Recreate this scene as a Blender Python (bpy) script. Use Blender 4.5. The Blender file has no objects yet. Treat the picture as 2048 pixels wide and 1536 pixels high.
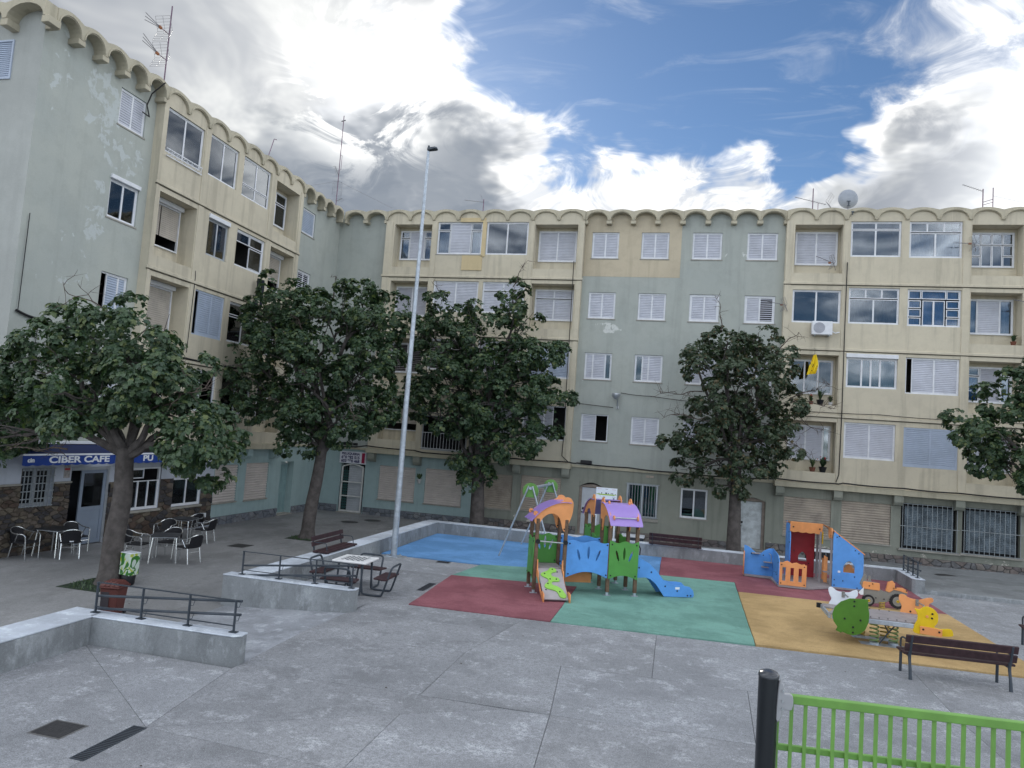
import bpy, bmesh, math, random
from math import sin, cos, pi, radians, sqrt, atan2
from mathutils import Vector, Matrix, noise as mnoise
random.seed(7)
SC = bpy.context.scene
COL = SC.collection

# ------------------------------------------------------------------ camera
YAW, PITCH, ROLL = radians(13.37), radians(4.24), radians(4.10)
EYE = Vector((0, 0, 3.9))
F_ = Vector((-sin(YAW) * cos(PITCH), cos(YAW) * cos(PITCH), sin(PITCH)))
R_ = Vector((cos(YAW), sin(YAW), 0))
U_ = R_.cross(F_)
R2 = R_ * cos(ROLL) + U_ * sin(ROLL)
U2 = U_ * cos(ROLL) - R_ * sin(ROLL)
cam_d = bpy.data.cameras.new('camera')
cam_d.sensor_width = 36.0
cam_d.lens = 1415.0 / 2048.0 * 36.0
cam_d.clip_start = 0.1
cam_d.clip_end = 3000
cam = bpy.data.objects.new('camera', cam_d)
m3 = Matrix((R2, U2, -F_)).transposed()
cam.matrix_world = Matrix.Translation(EYE) @ m3.to_4x4()
COL.objects.link(cam)
SC.camera = cam

# ------------------------------------------------------------------ sky, sun, exposure
SUN_DIR = Vector((-0.418, 0.804, 0.422)).normalized()      # the bright spot behind the cloud bank
SUN_EL = math.asin(SUN_DIR.z)
SUN_AZ = atan2(SUN_DIR.x, SUN_DIR.y)                       # clockwise from +Y
world = bpy.data.worlds.new('World')
SC.world = world
world.use_nodes = True
world.cycles.sampling_method = 'MANUAL'
world.cycles.sample_map_resolution = 512
wt = world.node_tree
wt.nodes.clear()


class NT:
    """tiny helper to write node graphs"""
    def __init__(s, nt):
        s.nt = nt

    def n(s, kind, **kw):
        nd = s.nt.nodes.new(kind)
        for k, v in kw.items():
            if hasattr(nd, k):
                setattr(nd, k, v)
            else:
                nd.inputs[k].default_value = v
        return nd

    def l(s, a, b):
        s.nt.links.new(a, b)

    def _in(s, sock, v):
        if hasattr(v, 'is_output') or hasattr(v, 'links'):
            s.l(v, sock)
        else:
            sock.default_value = v

    def math(s, op, a, b=0.0, c=0.0, clamp=False):
        nd = s.n('ShaderNodeMath', operation=op)
        nd.use_clamp = clamp
        s._in(nd.inputs[0], a)
        s._in(nd.inputs[1], b)
        s._in(nd.inputs[2], c)
        return nd.outputs[0]

    def vmath(s, op, a, b=(0, 0, 0)):
        nd = s.n('ShaderNodeVectorMath', operation=op)
        s._in(nd.inputs[0], a)
        s._in(nd.inputs[1], b)
        return nd.outputs['Value'] if op in ('DOT_PRODUCT', 'LENGTH') else nd.outputs['Vector']

    def step(s, v, a, b, to0=0.0, to1=1.0):
        nd = s.n('ShaderNodeMapRange', interpolation_type='SMOOTHSTEP')
        s._in(nd.inputs['Value'], v)
        nd.inputs['From Min'].default_value = a
        nd.inputs['From Max'].default_value = b
        nd.inputs['To Min'].default_value = to0
        nd.inputs['To Max'].default_value = to1
        return nd.outputs['Result']

    def mix(s, f, a, b, blend='MIX'):
        nd = s.n('ShaderNodeMix', data_type='RGBA', blend_type=blend)
        s._in(nd.inputs[0], f)
        for sock, v in ((nd.inputs[6], a), (nd.inputs[7], b)):
            if isinstance(v, (tuple, list)):
                sock.default_value = (*v, 1) if len(v) == 3 else v
            else:
                s.l(v, sock)
        return nd.outputs[2]

    def noise(s, vec, scale, detail=4, rough=.55, dist=0.0, dim='3D'):
        nd = s.n('ShaderNodeTexNoise', noise_dimensions=dim)
        if vec is not None:
            s.l(vec, nd.inputs['Vector'])
        nd.inputs['Scale'].default_value = scale
        nd.inputs['Detail'].default_value = detail
        nd.inputs['Roughness'].default_value = rough
        nd.inputs['Distortion'].default_value = dist
        return nd.outputs['Fac']


W = NT(wt)
tc = W.n('ShaderNodeTexCoord')
D = tc.outputs['Generated']
sky = W.n('ShaderNodeTexSky', sky_type='NISHITA')
sky.sun_disc = False
sky.sun_elevation = SUN_EL
sky.sun_rotation = SUN_AZ
sky.altitude = 0
sky.air_density = 1.0
sky.dust_density = 0.2
sky.ozone_density = 4.0
sep = W.n('ShaderNodeSeparateXYZ')
W.l(D, sep.inputs[0])
zc = W.math('ADD', W.math('MAXIMUM', sep.outputs[2], 0.0), 0.22)
px = W.math('DIVIDE', sep.outputs[0], zc)
py = W.math('DIVIDE', sep.outputs[1], zc)
comb = W.n('ShaderNodeCombineXYZ')
W.l(px, comb.inputs[0]); W.l(py, comb.inputs[1])
PV = comb.outputs[0]
n_big = W.noise(PV, 1.5, 3, .55, 0, '2D')
n_mid = W.noise(PV, 5.2, 8, .66, .6, '2D')


nz = W.n('ShaderNodeTexNoise', noise_dimensions='2D')
W.l(PV, nz.inputs['Vector'])
nz.inputs['Scale'].default_value = 3.1; nz.inputs['Detail'].default_value = 4; nz.inputs['Roughness'].default_value = .62
wv = W.n('ShaderNodeVectorMath', operation='SCALE')
W.l(W.vmath('SUBTRACT', nz.outputs['Color'], (.5, .5, .5)), wv.inputs[0])
wv.inputs['Scale'].default_value = .24
DW = W.vmath('NORMALIZE', W.vmath('ADD', D, wv.outputs[0]))   # ragged cloud outlines


def cone(d, inner, outer):
    d = Vector(d).normalized()
    dp = W.vmath('DOT_PRODUCT', DW, tuple(d))
    return W.step(dp, cos(radians(outer)), cos(radians(inner)))


# where the cloud banks lie: (direction, inner deg, outer deg, weight)
BANKS = [((-0.66, 0.63, 0.40), 10, 30, .60), ((-0.50, 0.70, 0.52), 6, 18, .16), ((-0.33, 0.885, 0.315), 4, 10, .60),
         ((-0.515, 0.80, 0.31), 4, 14, .40), ((-0.24, 0.90, 0.36), 3, 12, .13), ((-0.30, 0.81, 0.48), 2, 9, .05), ((-0.36, 0.83, 0.41), 1, 6, -.12), ((-0.06, 0.94, 0.33), 2, 10, .12),
         ((0.06, 0.93, 0.36), 1, 6, .10), ((-.02, .945, .31), 2, 9, .22), ((.13, .94, .31), 2, 7, .20), ((.25, .915, .30), 2, 9, .22), ((0.40, 0.86, 0.33), 4, 14, .36), ((0.30, 0.92, 0.27), 3, 10, .14), ((0.20, 0.84, 0.50), 1, 8, .16),
         ((-0.09, 0.84, 0.54), 5, 15, -.40), ((0.06, 0.89, 0.45), 2, 11, -.30), ((0.19, 0.88, 0.44), 1, 7, -.04), ((0.115, 0.925, 0.368), 0, 4, -.22)]
dens = W.math('ADD', W.math('MULTIPLY', n_big, .50), W.math('MULTIPLY', n_mid, .62))
for d_, i_, o_, w_ in BANKS:
    dens = W.math('ADD', dens, W.math('MULTIPLY', cone(d_, i_, o_), w_))
cover = W.math('MULTIPLY', W.step(dens, .44, .84), W.step(sep.outputs[2], -.02, .02))
thick = W.step(dens, .72, 1.06)
lit = W.math('MAXIMUM', W.math('MAXIMUM', cone((-.375, .815, .435), 2, 7), cone((-.28, .845, .455), 3, 9)), cone((-.14, .92, .36), 3, 8))
lit = W.math('MAXIMUM', lit, W.math('MAXIMUM', cone((-.10, .938, .325), 4, 9), cone((.07, .945, .315), 4, 8)))
thick = W.math('MULTIPLY', thick, W.math('SUBTRACT', 1.0, W.math('MULTIPLY', lit, .93)))      # thin, sunlit gap in the bank
sdot = W.vmath('DOT_PRODUCT', D, tuple(SUN_DIR))
back = W.step(sdot, .35, .80)                               # looking towards the sun the clouds are seen from their shaded side
glow = W.math('POWER', W.math('MAXIMUM', sdot, 0.0), 420.0)
glow2 = W.math('POWER', W.math('MAXIMUM', sdot, 0.0), 30.0)
dk2 = W.math('MAXIMUM', cone((-.325, .888, .322), 3, 7.5), cone((-.44, .845, .305), 3, 8))
thick = W.math('MAXIMUM', thick, W.math('MULTIPLY', dk2, .95))
cover = W.math('MAXIMUM', cover, dk2)
n_puff = W.noise(PV, 3.4, 4, .6, .3, '2D')
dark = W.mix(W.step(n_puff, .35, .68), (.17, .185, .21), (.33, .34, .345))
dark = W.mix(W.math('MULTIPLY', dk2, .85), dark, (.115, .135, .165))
core = W.mix(back, (2.4, 2.42, 2.43), dark)  # clouds away from the sun, mostly unseen, brightened to add fill on the facades
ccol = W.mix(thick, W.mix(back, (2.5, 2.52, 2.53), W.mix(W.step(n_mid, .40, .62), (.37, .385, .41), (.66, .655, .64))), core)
mpw = W.n('ShaderNodeMapping'); mpw.inputs['Rotation'].default_value = (0, 0, .5); mpw.inputs['Scale'].default_value = (1.0, 2.6, 1)
W.l(PV, mpw.inputs[0])
wisp = W.math('MULTIPLY', W.step(W.noise(mpw.outputs[0], 4.3, 5, .62, .5, '2D'), .50, .80), .17)
cover = W.math('MAXIMUM', cover, W.math('MULTIPLY', wisp, W.step(sep.outputs[2], .0, .05)))
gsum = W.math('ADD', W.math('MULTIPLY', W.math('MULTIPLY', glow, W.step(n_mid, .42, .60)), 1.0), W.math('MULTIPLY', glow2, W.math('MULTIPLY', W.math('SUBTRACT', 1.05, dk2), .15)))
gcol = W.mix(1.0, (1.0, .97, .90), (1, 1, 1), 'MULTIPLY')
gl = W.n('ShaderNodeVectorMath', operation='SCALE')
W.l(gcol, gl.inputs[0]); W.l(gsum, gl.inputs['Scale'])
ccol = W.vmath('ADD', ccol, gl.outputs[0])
bg_sky = W.n('ShaderNodeBackground'); bg_sky.inputs['Strength'].default_value = 0.05
W.l(W.mix(1.0, sky.outputs[0], (.62, .68, .72), 'MULTIPLY'), bg_sky.inputs['Color'])
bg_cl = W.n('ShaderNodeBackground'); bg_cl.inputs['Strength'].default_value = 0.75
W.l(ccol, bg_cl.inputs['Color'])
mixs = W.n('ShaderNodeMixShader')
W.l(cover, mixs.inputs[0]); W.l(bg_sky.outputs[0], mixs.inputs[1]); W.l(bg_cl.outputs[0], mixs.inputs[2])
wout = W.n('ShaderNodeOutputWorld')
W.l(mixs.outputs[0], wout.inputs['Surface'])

sun_d = bpy.data.lights.new('sun', 'SUN')
sun_d.energy = 1.2
sun_d.angle = radians(14)
sun_d.color = (1.0, .95, .87)
sun = bpy.data.objects.new('sun', sun_d)
sun.rotation_euler = SUN_DIR.to_track_quat('Z', 'Y').to_euler()
COL.objects.link(sun)

SC.render.engine = 'CYCLES'
SC.cycles.max_bounces = 6
SC.cycles.diffuse_bounces = 3
SC.cycles.transparent_max_bounces = 12
SC.cycles.use_denoising = True
vs = SC.view_settings
vs.view_transform = 'Standard'
vs.look = 'None'
vs.exposure = 1.5
vs.gamma = 1.0
vs.use_curve_mapping = False
# ------------------------------------------------------------------ helpers
def put(o, label=None, cat=None, group=None, kind=None):
    if label: o['label'] = label
    if cat: o['category'] = cat
    if group: o['group'] = group
    if kind: o['kind'] = kind
    return o


def empty(name, loc=(0, 0, 0), rz=0.0, label=None, cat=None, group=None):
    o = bpy.data.objects.new(name, None)
    o.empty_display_size = .2
    o.location = loc
    o.rotation_euler = (0, 0, rz)
    COL.objects.link(o)
    return put(o, label, cat, group)


def link(name, me, parent=None, mat=None):
    o = bpy.data.objects.new(name, me)
    if mat is not None and len(me.materials) == 0:
        me.materials.append(mat)
    COL.objects.link(o)
    if parent is not None:
        o.parent = parent
    return o


def copy_tree(src, loc=None, rz=None, parent=None, label=None):
    c = src.copy()
    COL.objects.link(c)
    c.parent = parent
    if loc is not None: c.location = loc
    if rz is not None: c.rotation_euler = (0, 0, rz)
    if label: c['label'] = label
    for ch in src.children:
        copy_tree(ch, parent=c)
    return c


class MB:
    """collects faces, builds ONE mesh object"""
    def __init__(s):
        s.v = []
        s.f = []

    def add(s, vs, fs):
        o = len(s.v)
        s.v += [tuple(p) for p in vs]
        s.f += [tuple(i + o for i in q) for q in fs]
        return s

    def quad(s, a, b, c, d):
        return s.add((a, b, c, d), ((0, 1, 2, 3),))

    def box(s, x0, x1, y0, y1, z0, z1):
        return s.add([(x0, y0, z0), (x1, y0, z0), (x1, y1, z0), (x0, y1, z0), (x0, y0, z1), (x1, y0, z1), (x1, y1, z1), (x0, y1, z1)],
                     [(0, 3, 2, 1), (4, 5, 6, 7), (0, 1, 5, 4), (1, 2, 6, 5), (2, 3, 7, 6), (3, 0, 4, 7)])

    def beam(s, p0, p1, w, h, up=(0, 0, 1)):
        p0, p1 = Vector(p0), Vector(p1)
        d = (p1 - p0).normalized()
        up = Vector(up)
        sd = d.cross(up)
        if sd.length < 1e-5: sd = d.cross(Vector((1, 0, 0)))
        sd.normalize()
        u2 = sd.cross(d)
        q = []
        for p in (p0, p1):
            for a, b in ((-1, -1), (1, -1), (1, 1), (-1, 1)):
                q.append(p + sd * (a * w / 2) + u2 * (b * h / 2))
        return s.add(q, [(0, 1, 2, 3), (7, 6, 5, 4), (0, 4, 5, 1), (1, 5, 6, 2), (2, 6, 7, 3), (3, 7, 4, 0)])

    def tube(s, pts, r, n=8, cap=True, closed=False):
        pts = [Vector(p) for p in pts]
        m = len(pts)
        rs = r if isinstance(r, (list, tuple)) else [r] * m
        prev = None
        vs, fs = [], []
        for i, p in enumerate(pts):
            if closed:
                d = pts[(i + 1) % m] - pts[i - 1]
            else:
                d = pts[min(i + 1, m - 1)] - pts[max(i - 1, 0)]
            if d.length < 1e-9: d = Vector((0, 0, 1))
            d.normalize()
            if prev is None:
                a = Vector((0, 0, 1)) if abs(d.z) < .9 else Vector((1, 0, 0))
                x = d.cross(a).normalized()
            else:
                x = prev - d * prev.dot(d)
                x = x.normalized() if x.length > 1e-6 else d.orthogonal().normalized()
            prev = x
            y = d.cross(x)
            for k in range(n):
                t = 2 * pi * k / n
                vs.append(p + (x * cos(t) + y * sin(t)) * rs[i])
        mm = m if closed else m - 1
        for i in range(mm):
            j = (i + 1) % m
            for k in range(n):
                k2 = (k + 1) % n
                fs.append((i * n + k, i * n + k2, j * n + k2, j * n + k))
        if cap and not closed:
            fs.append(tuple(range(n - 1, -1, -1)))
            fs.append(tuple((m - 1) * n + k for k in range(n)))
        return s.add(vs, fs)

    def prism(s, poly, z0, z1):
        """polygon in xy (counter-clockwise) between two heights"""
        n = len(poly)
        vs = [(x, y, z0) for x, y in poly] + [(x, y, z1) for x, y in poly]
        fs = [tuple(range(n - 1, -1, -1)), tuple(range(n, 2 * n))]
        fs += [(i, (i + 1) % n, n + (i + 1) % n, n + i) for i in range(n)]
        return s.add(vs, fs)

    def slabpoly(s, poly, fn, t):
        """polygon of (a,b), fn maps (a,b,depth) to a point, extruded by t"""
        n = len(poly)
        vs = [fn(a, b, 0) for a, b in poly] + [fn(a, b, t) for a, b in poly]
        fs = [tuple(range(n - 1, -1, -1)), tuple(range(n, 2 * n))]
        fs += [(i, (i + 1) % n, n + (i + 1) % n, n + i) for i in range(n)]
        return s.add(vs, fs)

    def lathe(s, prof, c=(0, 0, 0), n=16):
        vs, fs = [], []
        for r, z in prof:
            for k in range(n):
                t = 2 * pi * k / n
                vs.append((c[0] + r * cos(t), c[1] + r * sin(t), c[2] + z))
        for i in range(len(prof) - 1):
            for k in range(n):
                k2 = (k + 1) % n
                fs.append((i * n + k, i * n + k2, (i + 1) * n + k2, (i + 1) * n + k))
        fs.append(tuple(range(n - 1, -1, -1)))
        fs.append(tuple((len(prof) - 1) * n + k for k in range(n)))
        return s.add(vs, fs)

    def mesh(s, name, bevel=0, smooth=False, fix=True):
        me = bpy.data.meshes.new(name)
        me.from_pydata(s.v, [], s.f)
        if bevel or fix:
            bm = bmesh.new()
            bm.from_mesh(me)
            if bevel:
                bmesh.ops.remove_doubles(bm, verts=bm.verts, dist=1e-5)
                es = [e for e in bm.edges if len(e.link_faces) == 2 and e.calc_face_angle(0) > .6]
                bmesh.ops.bevel(bm, geom=es, offset=bevel, segments=1, affect='EDGES', clamp_overlap=True)
            bmesh.ops.recalc_face_normals(bm, faces=bm.faces)
            bm.to_mesh(me)
            bm.free()
        if smooth:
            me.polygons.foreach_set('use_smooth', [True] * len(me.polygons))
            me.set_sharp_from_angle(angle=radians(40))
        me.update()
        return me

    def build(s, name, mat, parent=None, bevel=0, smooth=False, fix=True):
        return link(name, s.mesh(name, bevel, smooth, fix), parent, mat)


def flat_panel(outlines, thick, bevel=.004):
    """outline plus holes (lists of 2-D points) -> mesh in xy, thickness along z"""
    cu = bpy.data.curves.new('outline', 'CURVE')
    cu.dimensions = '2D'
    cu.fill_mode = 'BOTH'
    cu.extrude = max(thick / 2 - bevel, .0005)
    cu.bevel_depth = bevel
    cu.bevel_resolution = 0
    for o in outlines:
        sp = cu.splines.new('POLY')
        sp.points.add(len(o) - 1)
        for p, q in zip(sp.points, o):
            p.co = (q[0], q[1], 0, 1)
        sp.use_cyclic_u = True
    ob = bpy.data.objects.new('outline', cu)
    me = bpy.data.meshes.new_from_object(ob)
    bpy.data.objects.remove(ob)
    bpy.data.curves.remove(cu)
    return me


def panel(name, outlines, thick, mat, parent, origin, ax, ay, bevel=.004):
    """flat panel stood up in space: 2-D x along ax, 2-D y along ay"""
    me = flat_panel(outlines, thick, bevel)
    ax, ay = Vector(ax).normalized(), Vector(ay).normalized()
    az = ax.cross(ay)
    M = Matrix((ax, ay, az)).transposed().to_4x4()
    M.translation = Vector(origin)
    me.transform(M)
    me.materials.clear()
    me.name = name
    return link(name, me, parent, mat)


def text_mesh(txt, size, extrude=.002, bold=0.0, align='CENTER', sx=1.0):
    cu = bpy.data.curves.new('txt', 'FONT')
    cu.body = txt
    cu.size = size
    cu.extrude = extrude
    cu.offset = bold
    cu.align_x = align
    cu.align_y = 'CENTER'
    ob = bpy.data.objects.new('txt', cu)
    me = bpy.data.meshes.new_from_object(ob)
    bpy.data.objects.remove(ob)
    bpy.data.curves.remove(cu)
    if sx != 1.0:
        me.transform(Matrix.Diagonal((sx, 1, 1, 1)))
    return me


def text_on(name, txt, size, mat, parent, origin, ax, ay, bold=0.0, extrude=.002, sx=1.0, align='CENTER'):
    me = text_mesh(txt, size, extrude, bold, align, sx)
    ax, ay = Vector(ax).normalized(), Vector(ay).normalized()
    M = Matrix((ax, ay, ax.cross(ay))).transposed().to_4x4()
    M.translation = Vector(origin)
    me.transform(M)
    me.materials.clear()
    return link(name, me, parent, mat)


def smooth_path(pts, sub=6):
    """Catmull-Rom through points"""
    pts = [Vector(p) for p in pts]
    out = []
    for i in range(len(pts) - 1):
        p0, p1, p2, p3 = pts[max(i - 1, 0)], pts[i], pts[i + 1], pts[min(i + 2, len(pts) - 1)]
        for k in range(sub):
            t = k / sub
            out.append(.5 * ((2 * p1) + (p2 - p0) * t + (2 * p0 - 5 * p1 + 4 * p2 - p3) * t * t + (3 * p1 - p0 - 3 * p2 + p3) * t ** 3))
    out.append(pts[-1])
    return out


def smooth2(pts, sub=6):
    """closed Catmull-Rom, 2-D"""
    n = len(pts)
    out = []
    for i in range(n):
        p0, p1, p2, p3 = [Vector(pts[(i + k) % n]) for k in (-1, 0, 1, 2)]
        for k in range(sub):
            t = k / sub
            q = .5 * ((2 * p1) + (p2 - p0) * t + (2 * p0 - 5 * p1 + 4 * p2 - p3) * t * t + (3 * p1 - p0 - 3 * p2 + p3) * t ** 3)
            out.append((q.x, q.y))
    return out


# ------------------------------------------------------------------ materials
def new_mat(name):
    m = bpy.data.materials.new(name)
    m.use_nodes = True
    m.node_tree.nodes.clear()
    t = NT(m.node_tree)
    out = t.n('ShaderNodeOutputMaterial')
    b = t.n('ShaderNodeBsdfPrincipled')
    t.l(b.outputs[0], out.inputs[0])
    return m, t, b, out


def geo_pos(t):
    return t.n('ShaderNodeNewGeometry').outputs['Position']


def M(name, col, rough=.75, var=.12, scale=4.0, metal=0.0, spec=.35, bump=0.0, bscale=40.0, dirt=0.0, fine=0.0):
    """plain paint / plastic / metal with slight mottling, grime and relief"""
    m, t, b, out = new_mat(name)
    pos = geo_pos(t)
    n1 = t.noise(pos, scale, 5, .6)
    f = t.step(n1, .3, .7)
    lo = tuple(c * (1 - var) for c in col)
    hi = tuple(min(c * (1 + var), 1) for c in col)
    c = t.mix(f, lo, hi)
    if fine:
        n3 = t.noise(pos, 90, 3, .7)
        c = t.mix(t.math('MULTIPLY', t.step(n3, .35, .65), fine), c, tuple(x * .55 for x in col))
    if dirt:
        n2 = t.noise(pos, scale * .6, 8, .7, .4)
        c = t.mix(t.math('MULTIPLY', t.step(n2, .5, .72), dirt), c, tuple(x * .35 + .02 for x in col))
    t.l(c, b.inputs['Base Color'])
    b.inputs['Roughness'].default_value = rough
    b.inputs['Metallic'].default_value = metal
    b.inputs['Specular IOR Level'].default_value = spec
    if bump:
        bn = t.n('ShaderNodeBump')
        bn.inputs['Strength'].default_value = bump
        bn.inputs['Distance'].default_value = .02
        t.l(t.noise(pos, bscale, 4, .6), bn.inputs['Height'])
        t.l(bn.outputs[0], b.inputs['Normal'])
    return m


def plaster(name, col, col2=None, streak=.35, chip=.0, chipcol=(.62, .62, .6), chipscale=1.6, spots=(), rough=.9, axis=0):
    """painted render: blotches, rain streaks, chipped paint; spots=(u,z,ru,rz,gain) peeling areas (u along world axis 0=x,1=y)"""
    m, t, b, out = new_mat(name)
    pos = geo_pos(t)
    col2 = col2 or tuple(c * .82 for c in col)
    big = t.noise(pos, .35, 5, .6)
    c = t.mix(t.step(big, .35, .68), col, col2)
    mid = t.noise(pos, 2.3, 6, .65)
    c = t.mix(t.math('MULTIPLY', t.step(mid, .46, .62), .22), c, tuple(x * .72 for x in col))
    # rain streaks: noise stretched along z
    mp = t.n('ShaderNodeMapping')
    mp.inputs['Scale'].default_value = (3.2, 3.2, .22)
    t.l(pos, mp.inputs[0])
    st = t.noise(mp.outputs[0], 1.0, 6, .6)
    c = t.mix(t.math('MULTIPLY', t.step(st, .50, .66), streak), c, tuple(x * .45 for x in col))
    fine = t.noise(pos, 26, 4, .7)
    c = t.mix(t.math('MULTIPLY', t.step(fine, .4, .7), .12), c, tuple(min(1, x * 1.25) for x in col))
    hgt = fine
    if chip or spots:
        cn = t.noise(pos, chipscale, 9, .62, .5)
        sepx = t.n('ShaderNodeSeparateXYZ')
        t.l(pos, sepx.inputs[0])
        gain = None
        for (u, z, ru, rz, g) in spots:
            du = t.math('DIVIDE', t.math('SUBTRACT', sepx.outputs[axis], u), ru)
            dz = t.math('DIVIDE', t.math('SUBTRACT', sepx.outputs[2], z), rz)
            r2 = t.math('ADD', t.math('MULTIPLY', du, du), t.math('MULTIPLY', dz, dz))
            k = t.math('MULTIPLY', t.step(r2, 1.0, .25), g)
            gain = k if gain is None else t.math('MAXIMUM', gain, k)
        v = cn if gain is None else t.math('ADD', cn, gain)
        thr = .74 - chip * .12
        msk = t.math('MULTIPLY', t.step(v, thr, thr + .035), t.step(t.noise(pos, 7.0, 4, .7), .30, .48))
        c = t.mix(msk, c, chipcol)
        hgt = t.math('SUBTRACT', fine, msk)
    t.l(c, b.inputs['Base Color'])
    b.inputs['Roughness'].default_value = rough
    b.inputs['Specular IOR Level'].default_value = .2
    bn = t.n('ShaderNodeBump')
    bn.inputs['Strength'].default_value = .35
    bn.inputs['Distance'].default_value = .012
    t.l(hgt, bn.inputs['Height'])
    t.l(bn.outputs[0], b.inputs['Normal'])
    return m


def concrete(name, col, scuff=.35, dark=.35, scl=1.0, rough=.92, speck=.5, stretch=(1, 1, 1)):
    """weathered cast concrete: cloudy patches, pale scuffs, dark stains, aggregate speckle"""
    m, t, b, out = new_mat(name)
    pos = geo_pos(t)
    mp = t.n('ShaderNodeMapping')
    mp.inputs['Scale'].default_value = stretch
    t.l(pos, mp.inputs[0])
    p = mp.outputs[0]
    a = t.noise(p, .45 * scl, 4, .6, .3)
    c = t.mix(t.step(a, .36, .64), tuple(x * .80 for x in col), tuple(x * 1.14 for x in col))
    b3 = t.noise(p, 1.1 * scl, 7, .70, .1)
    c = t.mix(t.math('MULTIPLY', t.step(b3, .50, .62), dark), c, tuple(x * .52 for x in col))
    b2 = t.noise(p, 2.1 * scl, 9, .76, .1)
    c = t.mix(t.math('MULTIPLY', t.step(b2, .52, .62), scuff), c, tuple(min(1, x * 1.8) for x in col))
    g = t.noise(pos, 13, 6, .78, .2)
    c = t.mix(t.math('MULTIPLY', t.step(g, .47, .58), speck * .75), c, tuple(x * .60 for x in col))
    f = t.noise(pos, 42, 4, .75)
    c = t.mix(t.math('MULTIPLY', t.step(f, .48, .60), speck), c, tuple(x * .62 for x in col))
    f2 = t.noise(pos, 75, 2, .7)
    c = t.mix(t.math('MULTIPLY', t.step(f2, .54, .64), speck * .7), c, tuple(min(1, x * 1.6) for x in col))
    t.l(c, b.inputs['Base Color'])
    b.inputs['Roughness'].default_value = rough
    b.inputs['Specular IOR Level'].default_value = .25
    bn = t.n('ShaderNodeBump')
    bn.inputs['Strength'].default_value = .6
    bn.inputs['Distance'].default_value = .008
    t.l(g, bn.inputs['Height'])
    t.l(bn.outputs[0], b.inputs['Normal'])
    return m


MAT = {}
MAT['cream'] = plaster('cream_render', (.59, .54, .425), (.53, .485, .385), .32, .12, (.60, .58, .52))
MAT['green'] = plaster('grey_green_render', (.40, .425, .395), (.36, .39, .37), .17, .30, (.60, .62, .60), 1.9,
                       spots=((-3.4, 9.15, 1.0, .35, .22), (-2.5, 6.9, .5, 1.0, .10), (1.9, 12.7, .6, .5, .10), (2.5, 13.0, .25, .7, .16)))
MAT['green_left'] = plaster('worn_green_render', (.43, .455, .42), (.38, .41, .39), .11, .26, (.49, .53, .525), 2.6, axis=1,
                            spots=((16.9, 12.9, .9, 1.5, .24), (17.9, 11.7, 1.2, .8, .20), (17.1, 9.4, .5, 1.8, .20), (16.5, 8.0, .9, 1.4, .15), (15.4, 13.0, .4, 1.6, .15)))
MAT['gable'] = plaster('grey_gable_render', (.44, .46, .445), None, .12, .12)
MAT['lower'] = plaster('lower_grey_render', (.275, .285, .245), (.24, .255, .22), .35, .35, (.56, .53, .47), 1.7,
                       spots=((5, .1, 3.0, .35, .17), (8.5, .2, 2.2, .3, .16), (11.5, .3, 2.5, .3, .14), (-6.5, .3, 1.0, .3, .22), (1.2, .9, .6, .2, .08)))
MAT['teal'] = plaster('teal_render', (.335, .435, .44), (.305, .41, .42), .16, .0)
MAT['white_wall'] = plaster('white_wall_paint', (.52, .56, .64), None, .12, .0)
MAT['peach'] = plaster('peach_repaint', (.53, .465, .35), None, .2, .0)
MAT['ochre'] = plaster('ochre_repaint', (.60, .49, .30), (.57, .47, .29), .1, .0)
MAT['roof'] = plaster('roof_render', (.50, .46, .355), (.43, .40, .315), .4, .0)
MAT['ledge'] = plaster('ledge_render', (.48, .445, .34), (.43, .40, .31), .35, .0)
MAT['ledge_shade'] = M('ledge_shadow_line', (.10, .09, .07), .9)  # dark colour standing in for the shade under the ledges
MAT['alu'] = M('white_window_frame', (.68, .70, .74), .45, .06, spec=.4)
MAT['alu2'] = M('grey_aluminium', (.45, .48, .52), .4, .06, metal=.6)
MAT['shut'] = M('white_shutter', (.535, .555, .625), .55, .07, 2.0, dirt=.12)
MAT['shut2'] = M('lilac_grey_shutter', (.44, .45, .51), .55, .08, 2.0, dirt=.15)
MAT['shut3'] = M('silver_shutter', (.40, .465, .575), .5, .07, 2.0)
MAT['rollc'] = M('cream_roller', (.47, .43, .38), .6, .1, 2.0, dirt=.25)
MAT['rollb'] = M('aged_roller', (.40, .345, .29), .65, .14, 1.5, dirt=.55)
MAT['rollp'] = M('pale_pink_roller', (.56, .51, .48), .6, .07, 2.0, dirt=.15)
MAT['rollg'] = M('peeling_grey_roller', (.16, .20, .235), .6, .35, 3.0, dirt=.5)
MAT['louv'] = M('dark_louvre', (.17, .16, .165), .6)
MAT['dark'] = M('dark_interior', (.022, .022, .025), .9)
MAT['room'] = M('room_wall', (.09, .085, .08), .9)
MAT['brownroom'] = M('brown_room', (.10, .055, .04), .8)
MAT['curt'] = M('net_curtain', (.42, .44, .47), .9)
MAT['curtb'] = M('blue_curtain', (.12, .27, .48), .9)
MAT['curtd'] = M('teal_curtain', (.03, .10, .13), .9)
MAT['curtw'] = M('brown_striped_curtain', (.23, .15, .10), .9)
MAT['curtg'] = M('green_curtain', (.03, .075, .075), .9)
MAT['sill'] = M('sill_stone', (.30, .29, .26), .8, dirt=.3)
MAT['iron'] = M('painted_iron_grey', (.30, .33, .35), .5, .1, metal=.2)
MAT['black'] = M('black_plastic', (.012, .013, .016), .45, .1)
MAT['cable'] = M('black_cable', (.018, .018, .02), .6)
MAT['railing'] = M('anthracite_rail', (.055, .068, .085), .42, .1, metal=.3)
MAT['wood_dark'] = M('dark_stained_wood', (.043, .022, .026), .55, .25, 9.0, bump=.15)
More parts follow.
